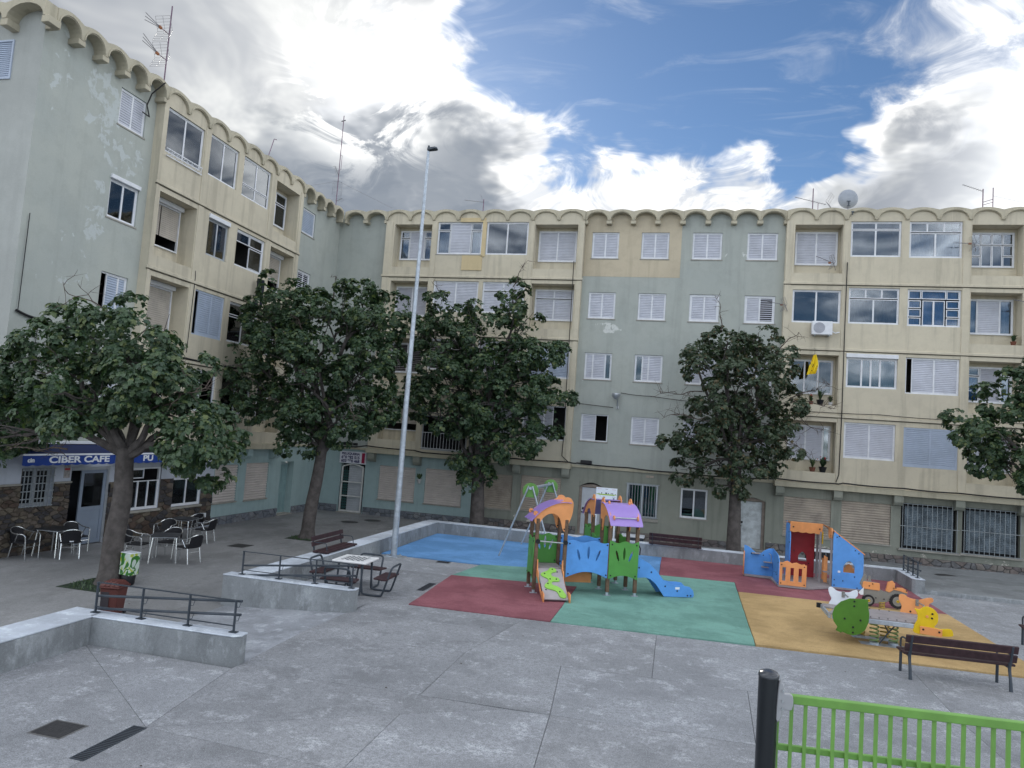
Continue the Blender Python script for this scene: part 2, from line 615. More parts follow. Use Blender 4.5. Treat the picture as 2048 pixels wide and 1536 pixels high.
MAT['galv'] = M('galvanised_steel', (.42, .47, .53), .45, .16, 7.0, metal=.55)
MAT['steel'] = M('brushed_steel', (.55, .57, .58), .28, .05, metal=.95)
MAT['alu_chair'] = M('chair_aluminium', (.75, .77, .78), .25, .04, metal=.9)
MAT['wicker'] = M('black_wicker', (.012, .012, .016), .6, .2, 60, bump=.4, bscale=120)
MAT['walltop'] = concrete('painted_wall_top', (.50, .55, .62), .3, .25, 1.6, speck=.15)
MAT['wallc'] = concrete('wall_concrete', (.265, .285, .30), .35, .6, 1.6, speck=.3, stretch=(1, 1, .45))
MAT['slab'] = concrete('plaza_concrete', (.285, .298, .318), .62, .55, 1.0, speck=.85)
MAT['slab2'] = concrete('plaza_concrete_b', (.265, .277, .296), .55, .62, 1.1, speck=.85)
MAT['slab3'] = concrete('plaza_concrete_c', (.30, .315, .338), .65, .5, .95, speck=.9)
MAT['joint'] = concrete('joint_dirt', (.14, .145, .155), .1, .3)
MAT['terr'] = concrete('terrace_concrete', (.24, .245, .25), .22, .4, .8, speck=.4, stretch=(1, .6, 1))
MAT['terr_r'] = concrete('terrace_screed', (.22, .235, .245), .3, .45, .5, speck=.3)
MAT['ramp'] = concrete('ramp_concrete', (.29, .31, .34), .5, .5, 1.3, speck=.35)
MAT['groundfar'] = concrete('street_ground', (.14, .14, .14), .2, .3)


def rubber(name, col, var=.14):
    """poured rubber crumb: granules, scuffs, faded paths"""
    m, t, b, out = new_mat(name)
    pos = geo_pos(t)
    a = t.noise(pos, .7, 5, .62, .4)
    c = t.mix(t.step(a, .38, .62), tuple(x * (1 - var) for x in col), tuple(min(1, x * (1 + var) + .012) for x in col))
    d = t.noise(pos, 1.6, 8, .72, .6)
    c = t.mix(t.math('MULTIPLY', t.step(d, .52, .66), .38), c, tuple(x * .58 + .01 for x in col))
    mp = t.n('ShaderNodeMapping')
    mp.inputs['Scale'].default_value = (.6, 3.4, 1)
    t.l(pos, mp.inputs[0])
    s = t.noise(mp.outputs[0], 1.5, 7, .72, .5)
    c = t.mix(t.math('MULTIPLY', t.step(s, .54, .66), .35), c, tuple(x * .5 + .015 for x in col))
    s2 = t.noise(mp.outputs[0], 2.3, 7, .75, .3)
    c = t.mix(t.math('MULTIPLY', t.step(s2, .56, .68), .25), c, tuple(min(1, x * 1.25 + .06) for x in col))
    g = t.noise(pos, 55, 3, .75)
    c = t.mix(t.math('MULTIPLY', t.step(g, .46, .60), .45), c, tuple(x * .58 for x in col))
    g2 = t.noise(pos, 20, 4, .75)
    c = t.mix(t.math('MULTIPLY', t.step(g2, .52, .64), .25), c, tuple(min(1, x * 1.3 + .02) for x in col))
    t.l(c, b.inputs['Base Color'])
    b.inputs['Roughness'].default_value = .95
    b.inputs['Specular IOR Level'].default_value = .15
    bn = t.n('ShaderNodeBump')
    bn.inputs['Strength'].default_value = .6
    bn.inputs['Distance'].default_value = .008
    t.l(g, bn.inputs['Height'])
    t.l(bn.outputs[0], b.inputs['Normal'])
    return m


MAT['r_blue'] = rubber('blue_rubber', (.13, .30, .57))
MAT['r_green'] = rubber('green_rubber', (.165, .335, .285))
MAT['r_red'] = rubber('red_rubber', (.255, .095, .115))
MAT['r_yellow'] = rubber('ochre_rubber', (.45, .315, .15))
MAT['p_blue'] = M('blue_board', (.10, .31, .72), .48, .09, 2.2, dirt=.22)
MAT['p_green'] = M('green_board', (.085, .29, .06), .48, .09, 2.2, dirt=.22)
MAT['p_dgreen'] = M('leaf_green_board', (.07, .19, .02), .48, .09, 2.2, dirt=.22)
MAT['p_lime'] = M('lime_board', (.27, .55, .09), .42, .05, 3)
MAT['p_orange'] = M('orange_board', (.76, .32, .12), .48, .09, 2.2, dirt=.22)
MAT['p_purple'] = M('purple_sheet', (.33, .225, .58), .3, .04, 3, spec=.5)
MAT['p_yellow'] = M('yellow_board', (.70, .48, .01), .48, .09, 2.2, dirt=.22)
MAT['p_red'] = M('red_board', (.34, .02, .03), .45, .08, 3)
MAT['p_white'] = M('white_board', (.72, .76, .82), .42, .04, 3)
MAT['p_grey'] = M('grey_board', (.22, .215, .20), .5, .08, 4)
MAT['p_deck'] = M('deck_board', (.30, .275, .28), .6, .12, 6, fine=.3)
MAT['post_wood'] = M('post_timber', (.135, .085, .055), .6, .3, 8, bump=.2)
MAT['rubber_black'] = M('tyre_black', (.02, .02, .022), .8)


def glass_mat(name, tint=(.75, .8, .85), base=.30):
    m, t, b, out = new_mat(name)
    m.node_tree.nodes.remove(b)
    tr = t.n('ShaderNodeBsdfTransparent')
    tr.inputs['Color'].default_value = (*tint, 1)
    gl = t.n('ShaderNodeBsdfGlossy')
    gl.inputs['Roughness'].default_value = .03
    gl.inputs['Color'].default_value = (.85, .9, .95, 1)
    fr = t.n('ShaderNodeFresnel')
    fr.inputs['IOR'].default_value = 1.55
    f = t.math('ADD', t.math('MULTIPLY', fr.outputs[0], 1.25), base, clamp=True)
    mx = t.n('ShaderNodeMixShader')
    t.l(f, mx.inputs[0]); t.l(tr.outputs[0], mx.inputs[1]); t.l(gl.outputs[0], mx.inputs[2])
    t.l(mx.outputs[0], out.inputs[0])
    return m


MAT['glass'] = glass_mat('window_glass', (.70, .76, .82), .025)
MAT['glass_tint'] = glass_mat('tinted_glass', (.32, .40, .50), .025)
# ------------------------------------------------------------------ the setting
def clamp01(t): return max(0.0, min(1.0, t))


def terr_z(x, y):
    """height of the pavement round the plaza"""
    g = -.33 + .28 * clamp01((x + 8) / 20)
    t = clamp01((y - 15) / 13)
    z = -.21 * (1 - t) + g * t
    return z + .22 * clamp01((x - 6.0) / 1.6) * clamp01((29.5 - y) / 5)


put(MB().quad((-400, -300, -.62), (400, -300, -.62), (400, 500, -.62), (-400, 500, -.62)).build('ground', MAT['groundfar']), kind='structure')

# plaza: bedding sheet + poured slabs with open joints
plz = put(MB().quad((-9.6, 4.5, -.03), (15, 4.5, -.03), (15, 10.2, -.03), (-9.6, 10.2, -.03)).quad((-6.47, 10.2, -.03), (15, 10.2, -.03), (15, 14.1, -.03), (-6.47, 14.1, -.03)).quad((-9.0, 14.1, -.03), (15, 14.1, -.03), (15, 26.3, -.03), (-9.0, 26.3, -.03)).build('plaza', MAT['joint']), kind='structure')


def inset_poly(poly, g):
    """shrink a convex polygon by g"""
    n = len(poly)
    area = sum(poly[i][0] * poly[(i + 1) % n][1] - poly[(i + 1) % n][0] * poly[i][1] for i in range(n))
    if area < 0: poly = poly[::-1]
    res = []
    for i in range(n):
        p0, p1, p2 = Vector(poly[i - 1]), Vector(poly[i]), Vector(poly[(i + 1) % n])
        d1, d2 = (p1 - p0).normalized(), (p2 - p1).normalized()
        n1, n2 = Vector((-d1.y, d1.x)), Vector((-d2.y, d2.x))
        bis = (n1 + n2)
        k = max(1 + n1.dot(n2), .35)
        q = p1 + bis * (g / k)
        res.append((q.x, q.y))
    return res


DR = (-6.2, 7.85)
SLABS = [
    ([(-9.3, 10.1), DR, (-6.55, 10.1)], 'slab3'),
    ([(-9.3, 10.1), (-9.3, 4.5), (-6.2, 4.5), DR], 'slab'),
    ([DR, (-2.2, 10.25), (-3.5, 10.25), (-6.55, 10.1)], 'slab2'),
    ([DR, (-3.5, 7.72), (-3.5, 9.47)], 'slab'),
    ([(-3.5, 7.72), (-3.5, 9.47), (-2.2, 10.25), (-1.55, 10.3), (-1.2, 4.5), (-3.3, 4.5)], 'slab3'),
    ([DR, (-6.2, 4.5), (-3.3, 4.5), (-3.5, 7.72)], 'slab2'),
    ([(-1.55, 10.3), (1.25, 10.42), (1.5, 4.5), (-1.2, 4.5)], 'slab'),
    ([(1.25, 10.42), (4.6, 10.56), (4.9, 4.5), (1.5, 4.5)], 'slab3'),
    ([(4.6, 10.56), (15, 10.9), (15, 4.5), (4.9, 4.5)], 'slab'),
    ([(-6.55, 10.1), (-3.5, 10.25), (-3.48, 12.48), (-6.6, 12.34)], 'slab2'),
    ([(-3.5, 10.25), (-1.55, 10.3), (-1.75, 12.55), (-3.48, 12.48)], 'slab'),
    ([(-1.55, 10.3), (1.25, 10.42), (1.35, 12.65), (-1.75, 12.55)], 'slab3'),
    ([(1.25, 10.42), (4.6, 10.56), (4.5, 12.8), (1.35, 12.65)], 'slab'),
    ([(4.6, 10.56), (15, 10.9), (15, 13.2), (4.5, 12.8)], 'slab2'),
    ([(-6.6, 12.34), (-3.48, 12.48), (-3.0, 15.34), (-5.63, 15.23), (-6.45, 15.2)], 'slab2'),
    ([(-3.48, 12.48), (-.2, 12.6), (-.2, 15.47), (-3.0, 15.34)], 'slab'),
    ([(-.2, 12.6), (1.35, 12.65), (4.5, 12.8), (4.6, 15.73), (-.2, 15.47)], 'slab3'),
    ([(4.5, 12.8), (15, 13.2), (15, 15.9), (7.24, 15.86), (4.6, 15.73)], 'slab'),
    ([(-8.7, 14.2), (-6.45, 14.2), (-6.45, 15.2), (-5.63, 15.23), (-5.79, 18.85), (-8.72, 18.8)], 'slab2'),
    ([(-8.72, 18.8), (-5.79, 18.85), (-5.5, 20.83), (-8.72, 20.78)], 'slab3'),
    ([(7.24, 15.86), (15, 15.9), (15, 20.2), (7.24, 20.0)], 'slab3'),
    ([(7.24, 20.0), (15, 20.2), (15, 24.46), (7.24, 24.46)], 'slab'),
]
for poly, mt in SLABS:
    MB().prism(inset_poly(poly, .004), -.1, 0.0).build('slab', MAT[mt], plz)

# rubber play surface, one poured field per colour
RUB = [('blue_rubber_field', 'r_blue', [(-8.72, 20.86), (-5.5, 20.88), (-.325, 22.47), (-.315, 26.12), (-8.72, 26.12)]),
       ('green_rubber_field', 'r_green', [(-5.5, 20.868), (-5.78, 18.86), (-2.395, 19.29), (-2.425, 15.345), (1.775, 15.62), (1.9, 22.64), (-.32, 22.455)]),
       ('red_rubber_field', 'r_red', [(-5.62, 15.24), (-2.435, 15.34), (-2.405, 19.275), (-5.79, 18.845)]),
       ('red_rubber_field', 'r_red', [(-.31, 22.465), (1.91, 22.65), (1.885, 21.165), (7.22, 21.36), (7.26, 26.12), (-.305, 26.12)]),
       ('ochre_rubber_field', 'r_yellow', [(1.885, 21.15), (1.787, 15.62), (7.22, 15.86), (7.22, 21.345)])]
def wobble(poly, step=.22, amp=.016):
    """hand-laid edge: subdivide and nudge by a position noise"""
    out = []
    for i in range(len(poly)):
        p, q = Vector(poly[i]), Vector(poly[(i + 1) % len(poly)])
        n = max(1, int((q - p).length / step))
        for k in range(n):
            r = p.lerp(q, k / n)
            v = Vector((r.x * 1.7, r.y * 1.7, 0))
            out.append((r.x + amp * mnoise.noise(v), r.y + amp * mnoise.noise(v + Vector((9, 4, 2)))))
    return out


for i_, (nm, mt, poly) in enumerate(RUB):
    put(MB().prism(wobble(poly), -.1, .016 + .004 * i_).build(nm, MAT[mt]), kind='structure')

# pavement round the plaza (gently uneven), its height follows terr_z
def sheet(x0, x1, y0, y1, step, zf):
    b = MB()
    nx, ny = max(1, int(round((x1 - x0) / step))), max(1, int(round((y1 - y0) / step)))
    vs = [(x0 + (x1 - x0) * i / nx, y0 + (y1 - y0) * j / ny) for j in range(ny + 1) for i in range(nx + 1)]
    b.add([(x, y, zf(x, y)) for x, y in vs], [(j * (nx + 1) + i, j * (nx + 1) + i + 1, (j + 1) * (nx + 1) + i + 1, (j + 1) * (nx + 1) + i)
                                             for j in range(ny) for i in range(nx)])
    return b


terr = sheet(-24, -9.3, -2, 26.4, 1.2, terr_z).build('pavement', MAT['terr'], smooth=True)
put(terr, kind='structure')
put(sheet(-24, 7.45, 26.4, 33, 1.1, terr_z).build('pavement', MAT['terr'], smooth=True), kind='structure')
put(sheet(7.45, 20, 24.6, 33, 1.1, terr_z).build('pavement', MAT['terr_r'], smooth=True), kind='structure')
put(MB().box(7.62, 20, 24.47, 24.63, -.1, .115).build('kerb', MAT['wallc'], bevel=.012), kind='structure')

# ramp from the plaza down to the pavement, between the two parapets
rb = MB()
N = 8
for i in range(N):
    xa, xb = -6.45 - (3.0) * i / N, -6.45 - (3.0) * (i + 1) / N
    za, zb = -.004 - .21 * i / N, -.004 - .21 * (i + 1) / N
    rb.quad((xa, 10.4, za), (xa, 13.98, za), (xb, 13.98, zb), (xb, 10.4, zb))
put(rb.build('ramp', MAT['ramp']), kind='structure')

# raised walkway the picture is taken from
put(MB().box(-.8, 10, -6, 4.48, -.6, 1.6).build('upper_walkway', MAT['wallc']), kind='structure')


def parapet(name, poly, z0, z1, label, nblk=None):
    cx = sum(p[0] for p in poly) / len(poly)
    cy = sum(p[1] for p in poly) / len(poly)
    root = empty(name, (cx, cy, z0), 0, label, 'wall', 'low concrete walls round the play area')
    loc = [(x - cx, y - cy) for x, y in poly]
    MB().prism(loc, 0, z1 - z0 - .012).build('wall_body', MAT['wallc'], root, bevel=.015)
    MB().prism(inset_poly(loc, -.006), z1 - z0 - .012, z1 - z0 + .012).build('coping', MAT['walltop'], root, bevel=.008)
    return root


parapet('low_wall', [(-9.88, 4.55), (-9.27, 4.55), (-9.22, 10.1), (-9.26, 10.44), (-9.86, 10.44)], -.3, .45,
        'grey concrete low wall with whitish top running off the photo edge')
parapet('low_wall', [(-9.26, 10.1), (-6.62, 10.17), (-6.53, 10.25), (-6.55, 10.44), (-9.26, 10.44)], -.3, .45,
        'short concrete low wall beside the ramp, in front of the red bin')
parapet('low_wall', [(-9.5, 13.97), (-6.52, 13.97), (-6.4, 14.08), (-6.42, 14.28), (-9.5, 14.28)], -.3, .45,
        'stained concrete low wall on the ramp side of the chess table')
parapet('low_wall', [(-9.36, 14.29), (-8.78, 14.29), (-8.74, 26.15), (-9.26, 26.15)], -.4, .435,
        'long concrete low wall behind the chess table and lamp post')
parapet('low_wall', [(-9.26, 26.16), (7.62, 26.16), (7.62, 26.62), (-9.26, 26.62)], -.4, .42,
        'long concrete low wall behind the playground, parallel to the building')
parapet('low_wall', [(7.27, 24.5), (7.35, 24.42), (7.62, 24.42), (7.62, 26.15), (7.27, 26.15)], -.3, .425,
        'short concrete low wall carrying a railing next to the tractor rider')
# ------------------------------------------------------------------ apartment wings
# facade frame: local x along the wall, local -y outwards, z up
D_CREAM = .30
Z1, FH = 2.87, 2.80
ZT = Z1 + 4 * FH        # eaves


def hole_wall(mb, u0, u1, z0, z1, holes, d, reveal):
    us = sorted({u0, u1, *[h[0] for h in holes], *[h[1] for h in holes]})
    zs = sorted({z0, z1, *[h[2] for h in holes], *[h[3] for h in holes]})
    us = [u for u in us if u0 <= u <= u1]
    zs = [z for z in zs if z0 <= z <= z1]
    for i in range(len(us) - 1):
        for j in range(len(zs) - 1):
            um, zm = (us[i] + us[i + 1]) / 2, (zs[j] + zs[j + 1]) / 2
            if any(h[0] < um < h[1] and h[2] < zm < h[3] for h in holes):
                continue
            mb.quad((us[i], -d, zs[j]), (us[i + 1], -d, zs[j]), (us[i + 1], -d, zs[j + 1]), (us[i], -d, zs[j + 1]))
    for h in holes:
        r = h[4] if len(h) > 4 else reveal
        a, b, c, e = h[:4]
        y0, y1 = -d, -d + r
        mb.quad((a, y0, c), (a, y0, e), (a, y1, e), (a, y1, c))
        mb.quad((b, y0, e), (b, y0, c), (b, y1, c), (b, y1, e))
        mb.quad((a, y0, e), (b, y0, e), (b, y1, e), (a, y1, e))
        mb.quad((b, y0, c), (a, y0, c), (a, y1, c), (b, y1, c))


def ring(mb, a, b, c, e, y0, y1, w):
    mb.box(a, a + w, y0, y1, c, e)
    mb.box(b - w, b, y0, y1, c, e)
    mb.box(a + w, b - w, y0, y1, c, c + w)
    mb.box(a + w, b - w, y0, y1, e - w, e)


def slats(mb, a, b, c, e, y, pitch=.06, dep=.022, gap=0.0):
    """louvre / roller profile: blades with a recessed groove between"""
    n = max(2, int(round((e - c) / pitch)))
    h = (e - c) / n
    for i in range(n):
        z0, z1 = c + h * i, c + h * (i + 1)
        zt = z0 + h * .70
        zm = z0 + h * .38
        mb.quad((a, y - dep * .8, z0), (b, y - dep * .8, z0), (b, y - dep, zm), (a, y - dep, zm))
        mb.quad((a, y - dep, zm), (b, y - dep, zm), (b, y - dep * .7, zt), (a, y - dep * .7, zt))
        mb.quad((a, y - dep * .7, zt), (b, y - dep * .7, zt), (b, y, zt), (a, y, zt))
        mb.quad((a, y, zt), (b, y, zt), (b, y, z1), (a, y, z1))
        mb.quad((a, y, z1), (b, y, z1), (b, y - dep * .8, z1), (a, y - dep * .8, z1))


def wavy(mb, a, b, c, e, y, amp=.025, wl=.14):
    n = max(6, int((b - a) / .035))
    ps = [(a + (b - a) * i / n, y + amp * sin(2 * pi * (a + (b - a) * i / n) / wl + .7 * sin(9 * (a + i)))) for i in range(n + 1)]
    for i in range(n):
        (xa, ya), (xb, yb) = ps[i], ps[i + 1]
        mb.quad((xa, ya, c), (xb, yb, c), (xb, yb, e), (xa, ya, e))


def window(root, a, b, c, e, d, cells, frame='alu', fw=.045, shut='shut', sill=False, curtain='curt', room='room', box=None, name='window', proud=0.0, label=None):
    """cells: (u0,u1,z0,z1,type) in fractions.  g glass, t tinted glass, c glass with curtain, s louvred shutter, l open louvre, r roller, d open gap"""
    y0 = -d - proud
    fm = MB()
    ring(fm, a, b, c, e, y0, y0 + .07, fw)
    W_, H_ = b - a - 2 * fw, e - c - 2 * fw
    sub = []
    need_room = False
    for (p, q, r, s_, ty) in cells:
        x0, x1 = a + fw + W_ * p, a + fw + W_ * q
        z0, z1 = c + fw + H_ * r, c + fw + H_ * s_
        st = .032
        if ty in 'gtcx':
            ring(fm, x0, x1, z0, z1, y0 + .012, y0 + .05, st)
            sub.append(('pane', MB().box(x0 + st, x1 - st, y0 + .028, y0 + .034, z0 + st, z1 - st), 'glass_tint' if ty in 'tx' else 'glass'))
            need_room = True
            if ty in 'cx':
                w = MB()
                wavy(w, x0 + st, x1 - st, z0 + st, z1 - st, y0 + .13)
                sub.append(('curtain', w, curtain))
        elif ty in 'sl':
            ring(fm, x0, x1, z0, z1, y0 + .004, y0 + .045, st)
            w = MB()
            slats(w, x0 + st, x1 - st, z0 + st, z1 - st, y0 + .036, .075, .026)
            if ty == 'l':
                w = MB()
                n = int((z1 - z0 - 2 * st) / .085)
                for i in range(n):
                    zz = z0 + st + (z1 - z0 - 2 * st) * (i + .5) / n
                    w.beam((x0 + st, y0 + .03, zz), (x1 - st, y0 + .03, zz), .05, .012, (0, -.75, .66))
                need_room = True
            sub.append(('shutter', w, shut))
        elif ty == 'r':
            w = MB()
            slats(w, x0, x1, z0, z1, y0 + .05, .07, .022)
            sub.append(('roller_shutter', w, shut))
        elif ty == 'd':
            need_room = True
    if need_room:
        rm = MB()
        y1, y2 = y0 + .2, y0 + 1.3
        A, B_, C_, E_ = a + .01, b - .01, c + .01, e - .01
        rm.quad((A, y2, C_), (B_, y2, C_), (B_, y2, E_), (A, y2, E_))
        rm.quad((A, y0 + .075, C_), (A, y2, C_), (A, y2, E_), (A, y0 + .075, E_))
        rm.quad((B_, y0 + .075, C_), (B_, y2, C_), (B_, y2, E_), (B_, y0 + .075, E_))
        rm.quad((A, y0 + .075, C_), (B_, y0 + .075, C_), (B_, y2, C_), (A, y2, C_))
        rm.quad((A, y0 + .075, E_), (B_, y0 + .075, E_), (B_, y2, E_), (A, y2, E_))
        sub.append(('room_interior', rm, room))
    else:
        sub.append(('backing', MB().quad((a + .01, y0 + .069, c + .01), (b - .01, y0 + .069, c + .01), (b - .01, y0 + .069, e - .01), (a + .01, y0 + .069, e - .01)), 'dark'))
    wo = fm.build(name, MAT[frame], root)
    if label: wo['label'] = label
    for nm, mb, mt in sub:
        mb.build(nm, MAT[mt], wo, fix=(nm == 'pane'))
    if sill:
        MB().box(a - .05, b + .05, -d - .07 - proud, -d + .05, c - .055, c - .002).build('sill', MAT['sill'], wo, bevel=.006)
    if box:
        MB().box(a - .02, b + .02, -d - .12 - proud, -d + .04, e + .002, e + box).build('shutter_box', MAT[frame if frame != 'alu2' else 'alu'], wo, bevel=.01)
    return wo


def cols(*ty, z=(0, 1)):
    n = len(ty)
    return [(i / n, (i + 1) / n, z[0], z[1], t) for i, t in enumerate(ty)]


def wcols(spec, z=(0, 1)):
    out, p = [], 0
    for w, t in spec:
        out.append((p, p + w, z[0], z[1], t))
        p += w
    return out


TWO_S = cols('s', 's')
TWO_T = cols('t', 't')
TWO_G = cols('g', 'g')
TRANS2 = cols('g', 'g', z=(0, .78)) + cols('g', 'g', z=(.80, 1))
TRANS3 = cols('c', 'c', z=(0, .70)) + cols('g', 'g', 'g', z=(.73, 1))
TRANSS = cols('s', 's', z=(0, .70)) + cols('s', 's', z=(.73, 1))
MIDS = wcols([(.27, 'c')], (0, .74)) + wcols([(.27, 'g')], (.77, 1)) + [(.28, .76, 0, 1, 's')] + [(.77, 1, 0, .74, 'c'), (.77, 1, .77, 1, 'g')]
GRID = [(0, .24, 0, .3, 'g'), (0, .24, .32, .64, 'g'), (0, .24, .66, 1, 'g'), (.25, .5, 0, .64, 'g'), (.51, .75, 0, .64, 'g'), (.25, .5, .66, 1, 'g'),
        (.51, .75, .66, 1, 'g'), (.76, 1, 0, .3, 'g'), (.76, 1, .32, .64, 'g'), (.76, 1, .66, 1, 'g')]
BLUEG = [(0, .25, 0, .22, 'c'), (0, .25, .25, .47, 'c'), (0, .25, .5, .72, 'c'), (0, .25, .76, 1, 'c'), (.28, .5, 0, .72, 'c'), (.5, .72, 0, .72, 'c'), (.26, .74, .76, 1, 'c'),
         (.75, 1, 0, .22, 'c'), (.75, 1, .25, .47, 'c'), (.75, 1, .5, .72, 'c'), (.75, 1, .76, 1, 'c')]


def green_section(root, u0, u1, wins, mat, ztop=ZT + .4, z0=Z1 - .02):
    """flat painted strip with punched windows: wins = (a,b,c,e,kwargs)"""
    mb = MB()
    hole_wall(mb, u0, u1, z0, ztop, [(w[0], w[1], w[2], w[3], .16) for w in wins], 0.0, .16)
    mb.build('wall', MAT[mat], root, fix=False)
    for a, b, c, e, kw in wins:
        kw = dict(kw)
        cells = kw.pop('cells')
        window(root, a + .004, b - .004, c + .004, e - .004, -.05, cells, **kw)


def cream_section(root, u0, u1, bays, floors):
    """projecting cream part. bays: 4 (a,b,recessed?)  floors[k][i] = kwargs (may hold 'flush', 'z')"""
    d = D_CREAM
    mb = MB()
    rec_jobs, win_jobs, holes = [], [], []
    for k in range(4):
        zk = Z1 + FH * k
        for i, (a, b, rec) in enumerate(bays):
            spec = floors[k][i]
            if spec is None:
                continue
            if rec and not spec.get('flush'):
                hz0, hz1 = zk + .47, zk + 2.58
                holes.append((a, b, hz0, hz1, .62))
                wz0, wz1 = zk + .95, zk + 2.42
                rec_jobs.append((a, b, hz0, hz1, wz0, wz1))
                win_jobs.append((a + .10, b - .10, wz0, wz1, d - .56, spec))
            else:
                z = spec.get('z', (1.13, 2.62))
                a2, b2 = spec.get('u', (a, b))
                holes.append((a2, b2, zk + z[0], zk + z[1], .2))
                win_jobs.append((a2 + .004, b2 - .004, zk + z[0] + .004, zk + z[1] - .004, d - .06, spec))
    hole_wall(mb, u0, u1, Z1, ZT + .42, holes, d, .2)
    # cheeks back to the main wall
    mb.quad((u0, -d, Z1), (u0, -d, ZT + .42), (u0, .02, ZT + .42), (u0, .02, Z1))
    mb.quad((u1, -d, ZT + .42), (u1, -d, Z1), (u1, .02, Z1), (u1, .02, ZT + .42))
    mb.quad((u0, -d, Z1), (u0, .4, Z1), (u1, .4, Z1), (u1, -d, Z1))
    mb.build('wall', MAT['cream'], root, fix=False)
    # backs of the recessed balconies
    for a, b, hz0, hz1, wz0, wz1 in rec_jobs:
        r = MB()
        y = -d + .62
        hole_wall(r, a, b, hz0, hz1, [(a + .10, b - .10, wz0, wz1, .14)], -y, .14)
        r.build('balcony_back', MAT['cream'], root, fix=False)
    for a, b, c, e, dd, spec in win_jobs:
        kw = {k_: v for k_, v in spec.items() if k_ not in ('flush', 'z', 'u', 'cells')}
        window(root, a, b, c, e, dd, spec['cells'], **kw)
    # drip ledges, each over a dark strip painted as its shadow line, pilaster strips
    for k in range(1, 4):
        zk = Z1 + FH * k
        MB().box(u0 - .05, u1 + .05, -d - .055, -d + .01, zk - .025, zk + .075).build('ledge', MAT['cream'], root, bevel=.01)
        MB().box(u0 - .03, u1 + .03, -d - .022, -d + .01, zk - .055, zk - .026).build('ledge_shadow_strip', MAT['ledge_shade'], root)
    edges = [(u0 + .0, bays[0][0] - .10), (bays[0][1] + .04, bays[1][0] - .03), (bays[2][1] + .02, bays[3][0] - .04), (bays[3][1] + .08, u1 - .0)]
    for a, b in edges:
        for k in range(4):
            zk = Z1 + FH * k
            MB().box(a, b, -d - .028, -d + .01, zk + .078, zk + FH - .057 if k < 3 else ZT - .05).build('pilaster', MAT['cream'], root, bevel=.008)
    # first-floor beam on corbels
    MB().box(u0 - .06, u1 + .06, -d - .10, .02, Z1 - .23, Z1 - .002).build('beam', MAT['ledge'], root, bevel=.012)


def eaves(root, u0, u1, n, d, mat='roof', corbels=True):
    """barrel-vault roof edge: each vault its own piece, on corbels"""
    w = (u1 - u0) / n
    th = .10
    for i in range(n):
        a, b = u0 + w * i, u0 + w * (i + 1)
        prof = [(a, ZT - .02), (a + .07, ZT - .02)]
        m = 10
        for k in range(m + 1):
            t = pi * k / m
            prof.append(((a + b) / 2 - (w / 2 - .075) * cos(t), ZT + .0 + .36 * sin(t)))
        prof += [(b - .07, ZT - .02), (b, ZT - .02), (b, ZT + .40)]
        for k in range(1, 10):
            t = pi * k / 10
            prof.append((b - w * k / 10, ZT + .40 + .10 * sin(t)))
        prof.append((a, ZT + .40))
        mb = MB()
        # front band
        mb.slabpoly(prof, lambda x, z, t: (x, -d - .0 + t, z), .45)
        # hollow vault running back over the flats
        mb.add([(a, -d + .45, ZT + .38), (b, -d + .45, ZT + .38), (b, 9, ZT + .38), (a, 9, ZT + .38)], [(0, 1, 2, 3)])
        mb.build('roof_vault', MAT[mat], root)
        # thin raised lip along the arch
        lip = MB()
        pts = [((a + b) / 2 - (w / 2 - .055) * cos(pi * k / 12), -d - .012, ZT + .01 + .39 * sin(pi * k / 12)) for k in range(13)]
        lip.tube(pts, .02, 5)
        lip.build('arch_lip', MAT[mat], root)
    if corbels:
        for i in range(n + 1):
            u = u0 + w * i
            a, b = max(u - .12, u0), min(u + .12, u1)
            if b - a < .1: continue
            MB().box(a, b, -d + .01, .02, ZT - .17, ZT - .022).build('corbel', MAT[mat], root, bevel=.01)


def arch_pts(a, b, z0, zs, rise, n=10):
    pts = [(a, z0), (b, z0), (b, zs)]
    for k in range(1, n):
        t = k / n
        x = b + (a - b) * t
        pts.append((x, zs + rise * sin(pi * t)))
    pts.append((a, zs))
    return pts


def door(root, a, b, z0, z1, style, mat, d=-.12, label=None):
    """panelled leaf set back in an opening"""
    y = -d
    lf = MB().box(a, b, y, y + .05, z0, z1)
    o = lf.build('door', mat, root, bevel=.004)
    if label: o['label'] = label
    w, h = b - a, z1 - z0
    if style == 'panel':
        for (p, q, r, s_) in ((.10, .44, .06, .36), (.56, .90, .06, .36), (.10, .90, .41, .58), (.10, .44, .63, .92), (.56, .90, .63, .92)):
            m = MB()
            ring(m, a + w * p, a + w * q, z0 + h * r, z0 + h * s_, y - .012, y + .002, .03)
            m.build('door_panel', mat, o)
        hb = MB().box(a + .05, a + .12, y - .03, y + .001, z0 + h * .52, z0 + h * .57)
        hb.build('lock', MAT['black'], o)
        MB().box(a + .02, a + .07, y - .025, y + .001, z0 + h * .45, z0 + h * .48).build('handle', MAT['black'], o)
    return o


def corbel_row(root, us, mat, w=.34):
    for u in us:
        mb = MB()
        mb.slabpoly([(0, Z1 - .235), (-.36, Z1 - .235), (-.36, Z1 - .50), (-.27, Z1 - .62), (0, Z1 - .66)], lambda y, z, t: (u - w / 2 + t, y, z), w)
        mb.build('corbel', MAT[mat], root, bevel=.006)


